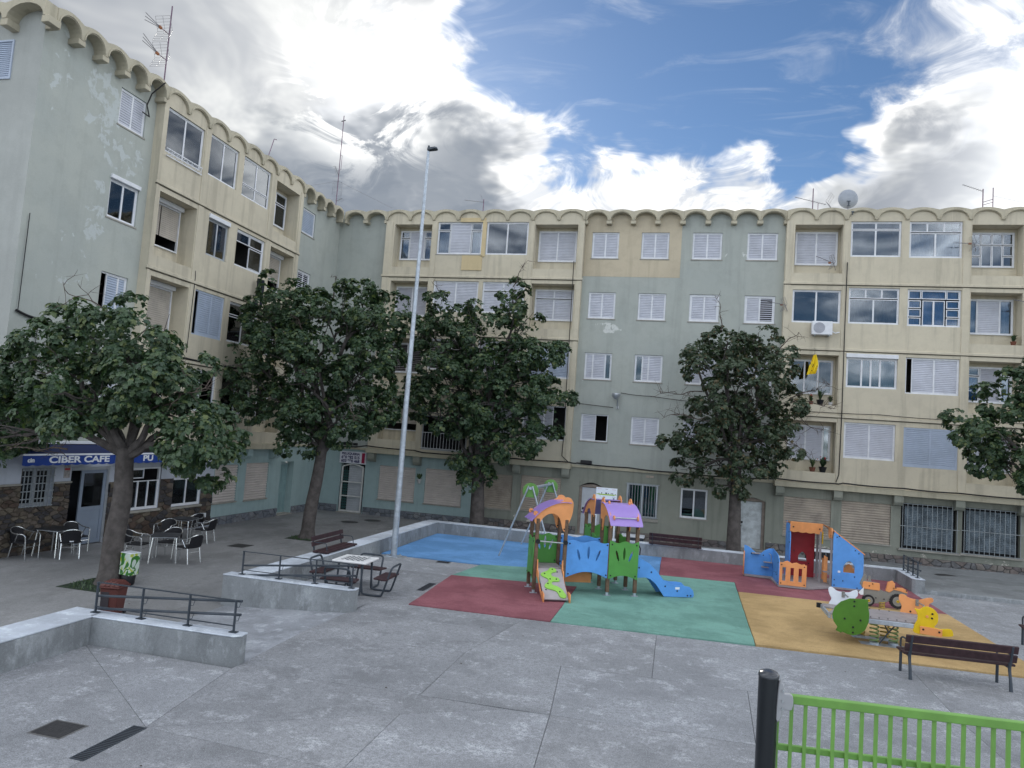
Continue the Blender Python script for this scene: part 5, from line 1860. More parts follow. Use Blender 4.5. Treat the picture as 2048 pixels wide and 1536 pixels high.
MB().prism([L(2.30, 24.12), L(2.26, 24.0), L(2.32, 23.92), L(3.05, 23.86), L(3.14, 22.64), L(3.95, 22.64), L(4.78, 23.35), L(5.62, 23.35), L(5.62, 24.9), L(3.6, 24.9), L(3.12, 24.12)][::-1], .02, .07).build('deck', MAT['p_deck'], PH)
# counter back panel with dipping top, side return, orange end
wt_ = [(0, .06), (.86, .06), (.86, .93), (.74, .92), (.60, .84), (.52, .76), (.34, .76), (.22, .86), (.12, .93), (0, .97)]
wpanel('counter_panel', [wt_], 'p_blue', (2.28, 24.08), (3.14, 24.08), bolts=((.22, .72), (.58, .70)))
wpanel('counter_return', [[(0, .06), (1.42, .06), (1.42, .78), (1.1, .90), (.8, .92), (.4, .93), (0, .94)]], 'p_blue', (3.15, 24.08), (3.15, 22.68), bolts=((.5, .3), (1.3, .12), (1.3, .7), (.9, .35), (1.0, .3)))
wpanel('counter_end', [[(0, .06), (.16, .06), (.16, .78), (0, .80)]], 'p_orange', (2.27, 23.92), (2.27, 24.07), bolts=((.08, .15), (.08, .7)))
for (x0, x1, y, z) in ((2.5, 2.75, 24.0, .74), (2.86, 3.12, 23.95, .50), (2.80, 3.02, 23.98, .34)):
    a, b = L(x0, y), L(x1, y)
    MB().box(a[0], b[0], a[1] - .09, a[1] + .09, z, z + .022).build('shelf', MAT['p_deck'], PH, bevel=.004)
MB().tube([(*L(3.02, 24.0), .78), (*L(3.07, 23.9), .75), (*L(3.09, 23.88), .52)], .014, 6).build('handle', MAT['steel'], PH)
# picket gate
pk = [(0, .08), (.76, .08), (.76, .70), (.71, .70), (.70, .73), (.62, .71), (.55, .73), (.48, .76), (.40, .74), (.35, .72), (.30, .75), (.22, .79), (.14, .76), (.09, .73), (0, .74)]
hol = [[(x0, .2), (x0 + .10, .2), (x0 + .10, .60), (x0, .60)][::-1] for x0 in (.08, .31, .54)]
wpanel('picket_gate', [pk] + hol, 'p_orange', (3.16, 22.67), (3.92, 22.71), bolts=((.05, .13), (.71, .13), (.06, .67), (.70, .65)))
# red door booth
ad = arch_pts(.28, .53, .60, .72, .13)
wpanel('red_door', [[(0, .07), (.76, .07), (.76, 1.62), (0, 1.62)], ad[::-1]], 'p_red', (3.72, 24.75), (4.48, 24.75), bolts=((.15, .85), (.6, .5)))
MB().box(*[v for pr in zip(L(4.0, 24.7), L(4.25, 24.73)) for v in pr], .565, .60).build('door_shelf', MAT['p_deck'], PH)
wpanel('booth_side', [[(0, .07), (.9, .07), (.9, 1.40), (.72, 1.74), (.0, 1.80)], [(.40, .75), (.47, .75), (.49, 1.05), (.40, 1.15)][::-1]], 'p_blue', (3.62, 24.78), (3.62, 23.88), bolts=((.8, .3), (.8, 1.2), (.65, 1.5)))
sc = [(0, 0)] + [(.94 * k / 24, -.30 - .03 * abs(sin(4 * pi * k / 24))) for k in range(25)] + [(.94, 0)]
a = L(3.60, 23.86)
aw = panel('awning_board', [sc], .026, MAT['p_orange'], PH, (a[0], a[1], 1.86), (1, 0, 0), (0, -.18, 1))
for x in (.09, .86):
    bolt(aw, (a[0] + x, a[1] + .01, 1.70), (0, -1, 0), .024)
MB().add([(*L(3.60, 23.86), 1.86), (*L(4.54, 23.86), 1.86), (*L(4.54, 24.8), 1.76), (*L(3.60, 24.8), 1.76), (*L(3.60, 23.86), 1.835), (*L(4.54, 23.86), 1.835), (*L(4.54, 24.8), 1.735), (*L(3.60, 24.8), 1.735)], [(0, 1, 2, 3), (7, 6, 5, 4), (0, 4, 5, 1), (1, 5, 6, 2), (2, 6, 7, 3), (3, 7, 4, 0)]).build('booth_roof', MAT['p_orange'], PH)
for (x, y, h) in ((4.50, 23.92, 1.82), (4.56, 24.7, 1.75), (4.74, 23.5, 1.66)):
    p = L(x, y)
    MB().box(p[0] - .03, p[0] + .03, p[1] - .03, p[1] + .03, .05, h).build('post', MAT['p_deck'], PH, bevel=.006)
p = L(4.56, 24.0)
MB().box(p[0] - .012, p[0] + .012, p[1] - .1, p[1] + .06, 1.25, 1.62).build('corner_bracket', MAT['p_yellow'], PH)
wpanel('side_strip', [[(0, .1), (.10, .1), (.10, .86), (0, .9)]], 'p_orange', (4.62, 23.9), (4.72, 23.85))
wpanel('side_strip', [[(0, .1), (.12, .1), (.12, .74), (0, .76)]], 'p_orange', (4.66, 24.4), (4.78, 24.4))
MB().box(*[v for pr in zip(L(4.55, 23.55), L(4.95, 23.75)) for v in pr], .44, .465).build('shelf', MAT['p_deck'], PH)
# right-hand sloping house end
hw = arch_pts(.30, .62, .52, .72, .15)
bl = [(0, .06), (.84, .06), (.86, .85), (.84, 1.12), (.1, 1.66), (.03, 1.74), (.0, 1.5)]
wpanel('house_end', [bl, hw[::-1]], 'p_blue', (4.77, 23.42), (5.62, 23.42), lab='blue sloping gable with arched window', bolts=((.06, .12), (.70, .1), (.06, .28), (.3, .27), (.62, .42), (.10, 1.55), (.16, 1.58), (.62, 1.2), (.72, 1.12)))
MB().add([(*L(4.70, 23.40), 1.80), (*L(5.66, 23.40), 1.12), (*L(5.66, 24.8), 1.12), (*L(4.70, 24.8), 1.80), (*L(4.70, 23.40), 1.77), (*L(5.66, 23.40), 1.09), (*L(5.66, 24.8), 1.09), (*L(4.70, 24.8), 1.77)],
         [(0, 1, 2, 3), (7, 6, 5, 4), (0, 4, 5, 1), (1, 5, 6, 2), (2, 6, 7, 3), (3, 7, 4, 0)]).build('house_roof', MAT['p_orange'], PH)
fa = [(0, 0), (.06, -.28), (.12, -.34), (.30, -.30), (.36, -.02), (.36, .0)]
wpanel('fascia', [[(x, 1.80 + z) for x, z in [(0, -.02), (.05, -.28), (.2, -.34), (.4, -.28), (.5, -.3), (.5, 0)]]], 'p_orange', (4.72, 23.9), (4.72, 23.40), bolts=((.44, 1.58),))
# inside counter seen through the arch
wpanel('inner_counter', [[(0, .1), (.5, .1), (.5, .62), (.38, .62), (.36, .7), (.28, .74), (.2, .7), (.18, .62), (0, .62)]], 'p_orange', (5.02, 23.75), (5.52, 23.75))
MB().tube([(*L(5.66, 24.1), 1.10), (*L(5.75, 24.1), 1.05), (*L(5.76, 24.1), .85), (*L(5.70, 24.1), .7)], .02, 7).build('handle', MAT['black'], PH)
MB().box(*[v for pr in zip(L(4.92, 23.4), L(4.99, 23.405)) for v in pr], .50, .56).build('maker_plate', MAT['p_white'], PH)

# --- tractor spring rider
TR = empty('tractor_spring_rider', (5.58, 21.2, .024), 0, 'flat grey and orange tractor spring rider with black tyres', 'spring rider')
tx = 5.58


def TP(pts): return [(x - tx, z - .024) for x, z in pts]


body = TP([(5.02, .62), (5.06, .74), (5.12, .88), (5.16, .88), (5.19, .70), (5.22, .70), (5.23, .84), (5.27, .84), (5.30, .68), (5.40, .69), (5.44, .62), (5.52, .52), (5.62, .47), (5.72, .48), (5.80, .60), (6.05, .60), (6.16, .57), (6.18, .45), (6.05, .40), (5.88, .30), (5.60, .16), (5.35, .13), (5.16, .22), (5.10, .38), (5.08, .52)])
bo = panel('body_panel', [body], .03, MAT['p_grey'], TR, (0, 0, 0), (1, 0, 0), (0, 0, 1))
for nm, pts in (('bonnet_panel', [(5.09, .66), (5.12, .69), (5.50, .67), (5.51, .50), (5.49, .485), (5.12, .50), (5.08, .54)]), ('seat_panel', [(5.66, .50), (5.72, .73), (5.82, .77), (5.88, .70), (5.86, .56), (5.75, .47)]), ('mudguard_panel', [(5.82, .60), (6.08, .61), (6.17, .56), (6.19, .50), (6.12, .50), (6.02, .53), (5.86, .55)])):
    for sg in (-1, 1):
        panel(nm, [TP(pts)], .02, MAT['p_orange'], TR, (0, -.027 if sg < 0 else .027, 0), (1, 0, 0), (0, 0, 1))
for x, z in ((5.33, .62), (5.25, .56), (5.90, .58), (6.16, .53), (5.42, .26), (5.62, .25)):
    bolt(bo, (x - tx, -.037, z), (0, -1, 0), .018)
for (cx_, cz_, r, n) in ((5.24, .20, .145, 0), (5.95, .255, .185, 18)):
    for sg in (-1, 1):
        y = -.04 * sg
        if n:
            rim = [(r * (1 + (.06 if k % 2 else 0)) * cos(2 * pi * k / 36), r * (1 + (.06 if k % 2 else 0)) * sin(2 * pi * k / 36)) for k in range(36)]
        else:
            rim = [(r * cos(2 * pi * k / 28), r * sin(2 * pi * k / 28)) for k in range(28)]
        w = panel('wheel', [rim], .03, MAT['rubber_black'], TR, (cx_ - tx, y, cz_ - .024), (1, 0, 0), (0, 0, 1))
        MB().tube([(cx_ - tx, y - .018 * sg, cz_ - .024), (cx_ - tx, y - .022 * sg, cz_ - .024)], r * .68, 20).build('rim', MAT['p_grey'], w)
        MB().tube([(cx_ - tx, y - .022 * sg, cz_ - .024), (cx_ - tx, y - .034 * sg, cz_ - .024)], .035, 10).build('hub', MAT['p_yellow'], w)
        bolt(w, (cx_ - tx, y - .034 * sg, cz_ - .024), (0, -sg, 0), .014)
wp = panel('side_flag', [TP([(4.98, .38), (5.10, .52), (5.10, .34), (5.04, .33)])], .02, MAT['p_white'], TR, (0, -.06, 0), (1, 0, 0), (0, 0, 1))


def coil(parent, c, z0, z1, r, turns, wire, mat, name='spring', ax=None):
    n = int(turns * 14)
    pts = [(c[0] + r * cos(2 * pi * turns * k / n), c[1] + r * sin(2 * pi * turns * k / n), z0 + (z1 - z0) * k / n) for k in range(n + 1)]
    return MB().tube(pts, wire, 6).build(name, mat, parent, smooth=True)


M_spy = M('yellow_spring', (.42, .30, .05), .45)
M_spg = M('green_spring', (.20, .30, .12), .45)
coil(TR, (0, 0), 0, .17, .07, 4, .012, M_spy)

# --- four-seat spring platform with animal boards
SS = empty('spring_seesaw', (4.35, 17.2, .024), 0, 'grey spring platform with green leaf, white, orange and yellow animal boards', 'spring seesaw')
sx0, sy0 = 4.35, 17.2


def SL(x, y): return (x - sx0, y - sy0)


brd = MB().prism([SL(3.42, 17.72), SL(3.36, 17.45), SL(3.60, 17.30), SL(3.36, 16.75), SL(3.44, 16.66), SL(4.1, 16.72), SL(4.98, 16.72), SL(5.45, 17.05), SL(5.20, 17.30), SL(5.42, 17.66), SL(5.1, 17.74), SL(4.1, 17.70)], .565, .60)
bo = brd.build('platform', MAT['p_deck'], SS, bevel=.005)
for a, b in (((3.42, 16.66), (5.0, 16.66)), ((3.45, 17.76), (5.15, 17.76)), ((3.38, 16.7), (3.40, 17.72))):
    MB().beam((*SL(*a), .535), (*SL(*b), .535), .05, .09).build('edge_beam', MAT['galv'], SS, bevel=.006)
for i in range(5):
    bolt(bo, (*SL(4.2 + .17 * i, 16.76), .60), (0, 0, 1), .018)
    bolt(bo, (*SL(4.0 + .2 * i, 17.66), .60), (0, 0, 1), .018)
MB().box(*[v for pr in zip(SL(3.30, 17.66), SL(3.40, 17.74)) for v in pr], .50, .60).build('end_block', MAT['black'], SS)


def sboard(name, pts, mat, y, bolts=(), lab=None, thick=.026, sub=4):
    o = panel(name, [smooth2([(x - sx0, z - .024) for x, z in pts], sub)], thick, MAT[mat], SS, (0, y - sy0, 0), (1, 0, 0), (0, 0, 1))
    if lab: o['label'] = lab
    for x, z in bolts:
        bolt(o, (x - sx0, y - sy0 - thick / 2, z - .024), (0, -1, 0), .022)
    return o


def sharp(pts): return [(x - sx0, z - .024) for x, z in pts]


leaf = [(4.10, 1.0), (3.95, 1.0), (3.75, .985), (3.58, .90), (3.46, .77), (3.42, .62), (3.45, .48), (3.53, .37), (3.50, .30), (3.60, .26), (3.62, .285), (3.72, .25), (3.84, .235), (3.97, .28), (4.07, .38), (4.13, .55), (4.135, .72), (4.11, .85)]
lo = panel('leaf_board', [sharp(leaf)], .028, MAT['p_dgreen'], SS, (0, 16.62 - sy0, 0), (1, 0, 0), (0, 0, 1))
lo['label'] = 'green leaf shaped board'
for x, z in ((3.84, .94), (3.84, .84), (3.66, .56), (3.97, .56), (3.83, .40), (3.83, .29)):
    bolt(lo, (x - sx0, 16.62 - sy0 - .014, z - .024), (0, -1, 0), .022)
sboard('white_board', [(3.60, .60), (3.62, .74), (3.57, .85), (3.55, .97), (3.62, 1.0), (3.72, .93), (3.84, .915), (3.98, .92), (4.08, .975), (4.15, .985), (4.16, .88), (4.10, .78), (4.11, .60)], 'p_white', 17.74, lab='white butterfly shaped board')
sboard('orange_board', [(5.06, .58), (5.08, .75), (5.02, .88), (5.03, 1.0), (5.12, 1.01), (5.22, .95), (5.42, .93), (5.56, .98), (5.68, 1.0), (5.70, .93), (5.62, .86), (5.63, .76), (5.70, .68), (5.62, .60), (5.3, .57)], 'p_orange', 17.74, ((5.25, .66),), 'orange board with pointed corners')
sboard('yellow_board', [(5.02, .44), (5.02, .60), (5.07, .72), (5.06, .84), (5.01, .93), (5.10, .92), (5.20, .99), (5.34, .97), (5.44, .86), (5.44, .70), (5.38, .60), (5.50, .57), (5.68, .59), (5.73, .52), (5.70, .45), (5.4, .43)], 'p_yellow', 16.64, ((5.34, .86), (5.335, .77)), 'yellow rounded animal board')
sboard('nameplate', [(5.12, .56), (5.14, .585), (5.50, .565), (5.52, .54), (5.52, .44), (5.49, .42), (5.14, .44), (5.12, .46)], 'p_orange', 16.615, ((5.17, .53), (5.47, .51)), None, .02, 2)
MB().tube([(*SL(5.24, 16.62), .775), (*SL(5.24, 16.608), .775)], .028, 10).build('snout', MAT['p_orange'], SS)
for (x, ya, yb) in ((3.86, 17.74, 17.5), (5.38, 17.74, 17.45)):
    MB().tube([(*SL(x, ya), .86), (*SL(x + .05, yb), .84)], .02, 7).build('grip', MAT['steel'], SS, smooth=True)
    MB().tube([(*SL(x, ya - .02), .78), (*SL(x, ya - .02), .91)], .035, 8).build('grip_plate', MAT['p_grey'], SS)
for (x, y, m_) in ((4.33, 16.95, M_spg), (4.18, 17.45, M_spy), (4.75, 17.1, M_spg), (4.68, 17.5, M_spy)):
    coil(SS, SL(x, y), .05, .50, .085, 5.5, .016, m_)
    p = SL(x, y)
    MB().tube([(p[0], p[1], .0), (p[0], p[1], .05)], .10, 12).build('spring_base', MAT['galv'], SS)
    MB().tube([(p[0], p[1], .49), (p[0], p[1], .53)], .10, 12).build('spring_cap', MAT['alu'], SS)
MB().box(*[v for pr in zip(SL(4.05, 16.82), SL(4.95, 17.08)) for v in pr], 0, .012).build('base_plate', MAT['galv'], SS)
MB().box(*[v for pr in zip(SL(4.0, 17.35), SL(4.85, 17.6)) for v in pr], 0, .012).build('base_plate', MAT['galv'], SS)
for a, b in (((4.45, 17.0, .02), (4.62, 17.0, .27)), ((4.62, 17.0, .27), (4.50, 17.0, .52)), ((4.62, 17.0, .27), (4.80, 17.0, .50))):
    MB().tube([(a[0] - sx0, a[1] - sy0, a[2]), (b[0] - sx0, b[1] - sy0, b[2])], .014, 6).build('brace', MAT['railing'], SS)
# ------------------------------------------------------------------ street furniture
def railing(label, base_pts, z, tube_z, top=.50):
    """posts on foot plates, flat top and bottom bars, two round handrails"""
    p0, p1 = Vector(base_pts[0]), Vector(base_pts[-1])
    root = empty('railing', (p0.x, p0.y, z), 0, label, 'railing', 'dark metal railings on the low walls')
    pts = [Vector((p[0], p[1])) - Vector((p0.x, p0.y)) for p in base_pts]
    d = (pts[-1] - pts[0]).normalized()
    sd = Vector((d.y, -d.x))
    for p in pts:
        o = MB().beam((p.x, p.y, .008), (p.x, p.y, top), .045, .02, (d.x, d.y, 0)).build('post', MAT['railing'], root, bevel=.003)
        MB().box(p.x - .065, p.x + .065, p.y - .045, p.y + .045, .001, .012).build('foot_plate', MAT['railing'], o)
    a, b = pts[0], pts[-1]
    MB().beam((a.x - d.x * .02, a.y - d.y * .02, top), (b.x + d.x * .02, b.y + d.y * .02, top), .04, .014).build('top_bar', MAT['railing'], root)
    MB().beam((a.x, a.y, .10), (b.x, b.y, .10), .03, .012).build('bottom_bar', MAT['railing'], root)
    for za, zb in tube_z:
        q = sd * .07
        MB().tube([(a.x - q.x - d.x * .05, a.y - q.y - d.y * .05, za - z), (b.x - q.x + d.x * .06, b.y - q.y + d.y * .06, zb - z)], .022, 9).build('handrail', MAT['railing'], root, smooth=True)
        for p in pts[1:]:
            t = (p - a).length / (b - a).length
            zz = za + (zb - za) * t - z
            e = p - q
            MB().tube([(p.x, p.y, zz - .09), (p.x + d.x * .05 - q.x * .3, p.y + d.y * .05 - q.y * .3, zz - .085), (e.x + d.x * .04, e.y + d.y * .04, zz - .02)], .006, 5).build('bracket', MAT['railing'], root)
    return root


railing('dark handrail on the low wall in front of the red bin', [(-9.34, 10.29), (-8.46, 10.31), (-7.58, 10.33), (-6.74, 10.34)], .464, ((.72, .945), (.51, .73)))
railing('dark handrail on the low wall beside the chess table', [(-9.14, 14.13), (-8.24, 14.13), (-7.38, 14.14), (-6.53, 14.15)], .464, ((.64, .93), (.43, .72)))
railing('dark handrail on the short wall by the tractor rider', [(7.46, 26.0), (7.46, 25.55), (7.46, 25.05), (7.46, 24.6)], .44, ((.82, .90), (.60, .68)))

# lamp post
LP = empty('street_lamp', (-8.22, 20.61, 0), 0, 'tall galvanised lamp post rising above the rooftops', 'street lamp')
MB().tube([(0, 0, .04), (0, 0, 4), (0.02, 0, 8), (.05, 0, 12.75)], [.098, .083, .066, .045], 18).build('pole', MAT['galv'], LP, smooth=True)
MB().box(-.2, .2, -.2, .2, .0, .03).build('base_plate', MAT['galv'], LP, bevel=.01)
MB().box(-.33, .33, -.33, .33, -.1, .006).build('footing', MAT['wallc'], LP, bevel=.01)
for x, y in ((-.15, -.15), (.15, -.15), (-.15, .15), (.15, .15)):
    MB().tube([(x, y, .03), (x, y, .07)], .018, 6).build('anchor_bolt', MAT['galv'], LP)
hd = MB()
hd.add([(.02, -.07, 12.76), (.30, -.11, 12.80), (.36, -.05, 12.80), (.36, .05, 12.80), (.30, .11, 12.80), (.02, .07, 12.76), (.02, -.06, 12.86), (.28, -.09, 12.87), (.33, -.04, 12.87), (.33, .04, 12.87), (.28, .09, 12.87), (.02, .06, 12.86)],
       [(5, 4, 3, 2, 1, 0), (6, 7, 8, 9, 10, 11)] + [(i, (i + 1) % 6, 6 + (i + 1) % 6, 6 + i) for i in range(6)])
hd.build('lamp_head', MAT['railing'], LP, bevel=.01)
MB().tube([(.05, 0, 12.7), (.05, 0, 12.93)], .035, 8).build('head_joint', MAT['railing'], LP)
MB().box(-.02, .02, -.10, -.085, 1.0, 1.16).build('service_door', MAT['galv'], LP)


# benches
def slat_bench(name, loc, rz, label, L_=1.86, group='dark slatted park benches'):
    """free-standing bench, local x along the seat, backrest towards local -y"""
    r = empty(name, loc, rz, label, 'bench', group)
    for i, (y, z) in enumerate(((-.19, .425), (-.05, .42), (.09, .425))):
        MB().box(-L_ / 2, L_ / 2, y - .06, y + .06, z, z + .04).build('seat_slat', MAT['wood_dark'], r, bevel=.008)
    for (y, z) in ((-.29, .57), (-.335, .735)):
        MB().beam((-L_ / 2, y, z), (L_ / 2, y, z), .04, .145, (0, -.28, 1)).build('back_slat', MAT['wood_dark'], r, bevel=.008)
    for x in (-L_ / 2 + .10, L_ / 2 - .10):
        MB().tube(smooth_path([(x, -.32, 0), (x, -.29, .2), (x, -.25, .40), (x, -.30, .58), (x, -.365, .80)], 4), [.034, .032, .030, .029, .028, .027, .027, .028, .029, .029, .028, .027, .026, .025, .024, .023, .022], 8).build('leg', MAT['railing'], r, smooth=True)
        MB().tube([(x, .20, 0), (x, .19, .40), (x, .14, .41)], .027, 8).build('leg', MAT['railing'], r, smooth=True)
        MB().beam((x, -.26, .40), (x, .2, .405), .04, .025).build('seat_bracket', MAT['railing'], r)
        MB().tube(smooth_path([(x, -.31, .63), (x, -.1, .66), (x, .12, .65), (x, .21, .58), (x, .20, .41)], 4), .018, 7).build('armrest', MAT['railing'], r, smooth=True)
    return r


slat_bench('park_bench', (5.19, 15.03, 0), .05, 'dark brown slatted bench seen from behind on the ochre field edge')
slat_bench('park_bench', (8.72, 18.55, 0), -.12, 'dark bench whose curved arm just enters at the photo edge')


def wall_bench(loc, rz, label, L_=1.82, arms=True):
    """seat bolted on top of a wall, local x along the seat, back at local -y"""
    r = empty('wall_bench', loc, rz, label, 'bench', 'slatted seats fixed on the low walls')
    for y in (-.15, .0, .15):
        MB().box(-L_ / 2, L_ / 2, y - .065, y + .065, .02, .062).build('seat_slat', MAT['wood_dark'], r, bevel=.008)
    for y, z in ((-.25, .22), (-.28, .36)):
        MB().beam((-L_ / 2, y, z), (L_ / 2, y, z), .032, .115, (0, -.2, 1)).build('back_slat', MAT['wood_dark'], r, bevel=.008)
    for x in (-L_ / 2 + .12, L_ / 2 - .12):
        MB().beam((x, -.22, .0), (x, -.31, .42), .045, .014, (1, 0, 0)).build('back_bracket', MAT['railing'], r)
        MB().box(x - .025, x + .025, -.24, .2, .0, .019).build('seat_bracket', MAT['railing'], r)
        if arms:
            MB().tube(smooth_path([(x, -.27, .26), (x, -.05, .27), (x, .10, .25), (x, .14, .06)], 3), .012, 6).build('armrest', MAT['railing'], r, smooth=True)
    return r


wall_bench((-9.03, 18.33, .448), -pi / 2, 'dark red-brown seat with backrest mounted on the wall near the chess table')
wall_bench((.13, 26.30, .434), 0.0, 'purplish brown seat with backrest mounted on the wall below the building', arms=False)

# chess table with four seats
CT = empty('chess_table', (-7.25, 15.82, 0), radians(2), 'white chess table with four brown seats on bent black tube frame', 'picnic table')
tt = MB().box(-.42, .42, -.42, .42, .715, .76).build('table_top', M('white_table_top', (.72, .73, .74), .45, .05), CT, bevel=.012)
for i in range(8):
    for j in range(8):
        if (i + j) % 2 == 0:
            x, y = -.272 + .068 * i, -.272 + .068 * j
            MB().box(x + .003, x + .065, y + .003, y + .065, .758, .7625).build('chess_square', MAT['railing'], tt)
for k in range(4):
    c, s = cos(k * pi / 2), sin(k * pi / 2)
    R3 = lambda x, y, z: (x * c - y * s, x * s + y * c, z)
    sv = MB()
    a = [R3(-.44, -.95, .40), R3(.44, -.95, .40), R3(.38, -.62, .40), R3(-.38, -.62, .40)]
    b = [(p[0], p[1], .44) for p in a]
    sv.add(a + b, [(3, 2, 1, 0), (4, 5, 6, 7), (0, 1, 5, 4), (1, 2, 6, 5), (2, 3, 7, 6), (3, 0, 4, 7)])
    sv.build('seat', MAT['wood_dark'], CT, bevel=.008)
    x = .30
    MB().tube([R3(*p) for p in smooth_path([(x, -.28, .71), (x, -.30, .4), (x, -.33, .10), (x, -.40, .03), (x, -.75, .03), (x, -.83, .08), (x, -.93, .40), (x, -1.0, .62), (x * .9, -1.02, .68), (x * .6, -1.03, .705), (-x * .6, -1.03, .705), (-x * .9, -1.02, .68), (-x, -1.0, .62), (-x, -.93, .40), (-x, -.83, .08), (-x, -.75, .03), (-x, -.40, .03), (-x, -.33, .1), (-x, -.30, .4), (-x, -.28, .71)], 3)],
              .024, 8).build('frame_tube', MAT['railing'], CT, smooth=True)
    MB().beam(R3(-.33, -.80, .385), R3(.33, -.80, .385), .04, .025).build('seat_bracket', MAT['railing'], CT)

# cafe chairs and tables
CHG, TBG = 'black and silver cafe chairs', 'dark square cafe tables'


def make_chair():
    r = empty('cafe_chair', (0, 0, 0), 0, 'x', 'chair', CHG)
    w = .23
    MB().prism(smooth2([(-.22, -.20), (.22, -.20), (.24, .05), (.21, .23), (-.21, .23), (-.24, .05)], 3), .415, .445).build('seat', MAT['wicker'], r, bevel=.006)
    bk = MB()
    n, m = 10, 5
    vs = []
    for layer in (0, .018):
        for j in range(m + 1):
            for i in range(n + 1):
                t = -1 + 2 * i / n
                x = .225 * t * (1 - .06 * j / m)
                y = -.21 - .07 * (1 - t * t) - .07 * j / m - layer
                z = .45 + .34 * (j / m) * (1 - .22 * t * t)
                vs.append((x, y, z))
    st = (n + 1) * (m + 1)
    fs = []
    for s_ in (0, st):
        for j in range(m):
            for i in range(n):
                a = s_ + j * (n + 1) + i
                fs.append((a, a + 1, a + n + 2, a + n + 1))
    bk.add(vs, fs).build('backrest', MAT['wicker'], r, smooth=True, fix=False)
    arm = [(-.25, .22, .60), (-.265, .16, .655), (-.27, 0, .66), (-.255, -.17, .68), (-.20, -.28, .74), (-.1, -.34, .785), (0, -.355, .795), (.1, -.34, .785), (.20, -.28, .74), (.255, -.17, .68), (.27, 0, .66), (.265, .16, .655), (.25, .22, .60)]
    MB().tube(smooth_path(arm, 3), .014, 7).build('arm_rail', MAT['alu_chair'], r, smooth=True)
    for s_ in (-1, 1):
        MB().tube([(s_ * .25, .22, .60), (s_ * .235, .235, .3), (s_ * .225, .25, 0)], .016, 7).build('leg', MAT['alu_chair'], r, smooth=True)
        MB().tube([(s_ * .215, -.17, .42), (s_ * .225, -.25, 0)], .015, 7).build('leg', MAT['alu_chair'], r, smooth=True)
        MB().tube([(s_ * .262, .0, .655), (s_ * .22, -.10, .44)], .010, 6).build('arm_strut', MAT['alu_chair'], r)
    MB().tube([(-.235, .235, .33), (.235, .235, .33)], .009, 6).build('stretcher', MAT['alu_chair'], r)
    MB().tube([(-.22, -.20, .30), (.22, -.20, .30)], .009, 6).build('stretcher', MAT['alu_chair'], r)
    return r


def make_table():
    r = empty('cafe_table', (0, 0, 0), 0, 'x', 'table', TBG)
    MB().box(-.35, .35, -.35, .35, .715, .74).build('table_top', M('dark_table_top', (.03, .032, .036), .35, .15), r, bevel=.006)
    MB().box(-.32, .32, -.32, .32, .69, .7145).build('apron', MAT['alu2'], r)
    for sx in (-1, 1):
        for sy in (-1, 1):
            MB().tube([(sx * .29, sy * .29, .70), (sx * .32, sy * .32, .35), (sx * .34, sy * .34, 0)], .02, 8).build('leg', MAT['alu_chair'], r, smooth=True)
    return r


ch0, tb0 = make_chair(), make_table()
# facing angle: 0 = facing +y
CHAIRS = [(-16.62, 15.62, -pi / 2 + .1, 'black cafe chair nearest the photo edge, back against the stone wall'),
          (-15.88, 16.33, radians(50), 'black cafe chair seen from behind with a pale tag on its back'),
          (-16.48, 17.12, -pi / 2 - .25, 'black cafe chair standing directly before the grey cafe door'),
          (-14.42, 17.12, -pi / 2 + .25, 'black cafe chair next to the tree trunk, facing the middle table'),
          (-14.02, 17.92, pi + .2, 'black cafe chair behind the middle table, facing the plaza'),
          (-13.10, 17.55, pi / 2 - .15, 'black cafe chair on the plaza side of the middle table'),
          (-15.35, 19.35, pi + .25, 'black cafe chair between the middle table and the cafe window'),
          (-14.85, 20.62, pi / 2 + .1, 'black cafe chair on the plaza side of the farthest table'),
          (-15.75, 21.15, pi - .2, 'black cafe chair farthest along the cafe wall')]
for i, (x, y, rz, lb) in enumerate(CHAIRS):
    z = terr_z(x, y)
    if i == 0:
        ch0.location, ch0.rotation_euler, ch0['label'] = (x, y, z), (0, 0, rz), lb
    else:
        copy_tree(ch0, (x, y, z), rz, None, lb)
TABLES = [(-16.42, 16.36, .1, 'dark cafe table nearest the barred window'), (-13.64, 17.28, .55, 'dark cafe table just right of the big trunk'), (-15.55, 20.45, .2, 'dark cafe table farthest along the cafe front')]
for i, (x, y, rz, lb) in enumerate(TABLES):
    z = terr_z(x, y)
    if i == 0:
        tb0.location, tb0.rotation_euler, tb0['label'] = (x, y, z), (0, 0, rz), lb
    else:
        copy_tree(tb0, (x, y, z), rz, None, lb)
MB().box(-.05, .05, -.335, -.33, .47, .495).build('maker_tag', MAT['p_white'], [o for o in bpy.data.objects if o.name.startswith('cafe_chair') and abs(o.location.x + 15.88) < .01][0])

# bins
m_, t_, b_, o_ = new_mat('graffiti_bin')
ps = geo_pos(t_)
mp_ = t_.n('ShaderNodeMapping'); mp_.inputs['Scale'].default_value = (1, 1, .55); t_.l(ps, mp_.inputs[0])
n1 = t_.noise(mp_.outputs[0], 4.2, 1, .5, 1.6)
ringm = t_.math('LESS_THAN', t_.math('ABSOLUTE', t_.math('SUBTRACT', n1, .5)), .06)
n2 = t_.noise(mp_.outputs[0], 5.0, 2, .5, 1.5)
yel = t_.step(n2, .52, .60)
cc = t_.mix(yel, (.50, .58, .52), (.40, .48, .06))
cc = t_.mix(ringm, cc, (.03, .16, .02))
t_.l(cc, b_.inputs['Base Color']); b_.inputs['Roughness'].default_value = .5
WB = empty('litter_bin', (-12.36, 14.5, -.22), radians(-8), 'white box bin with green and yellow graffiti on a black pot', 'bin')
WB.scale = (.84, .84, .84)
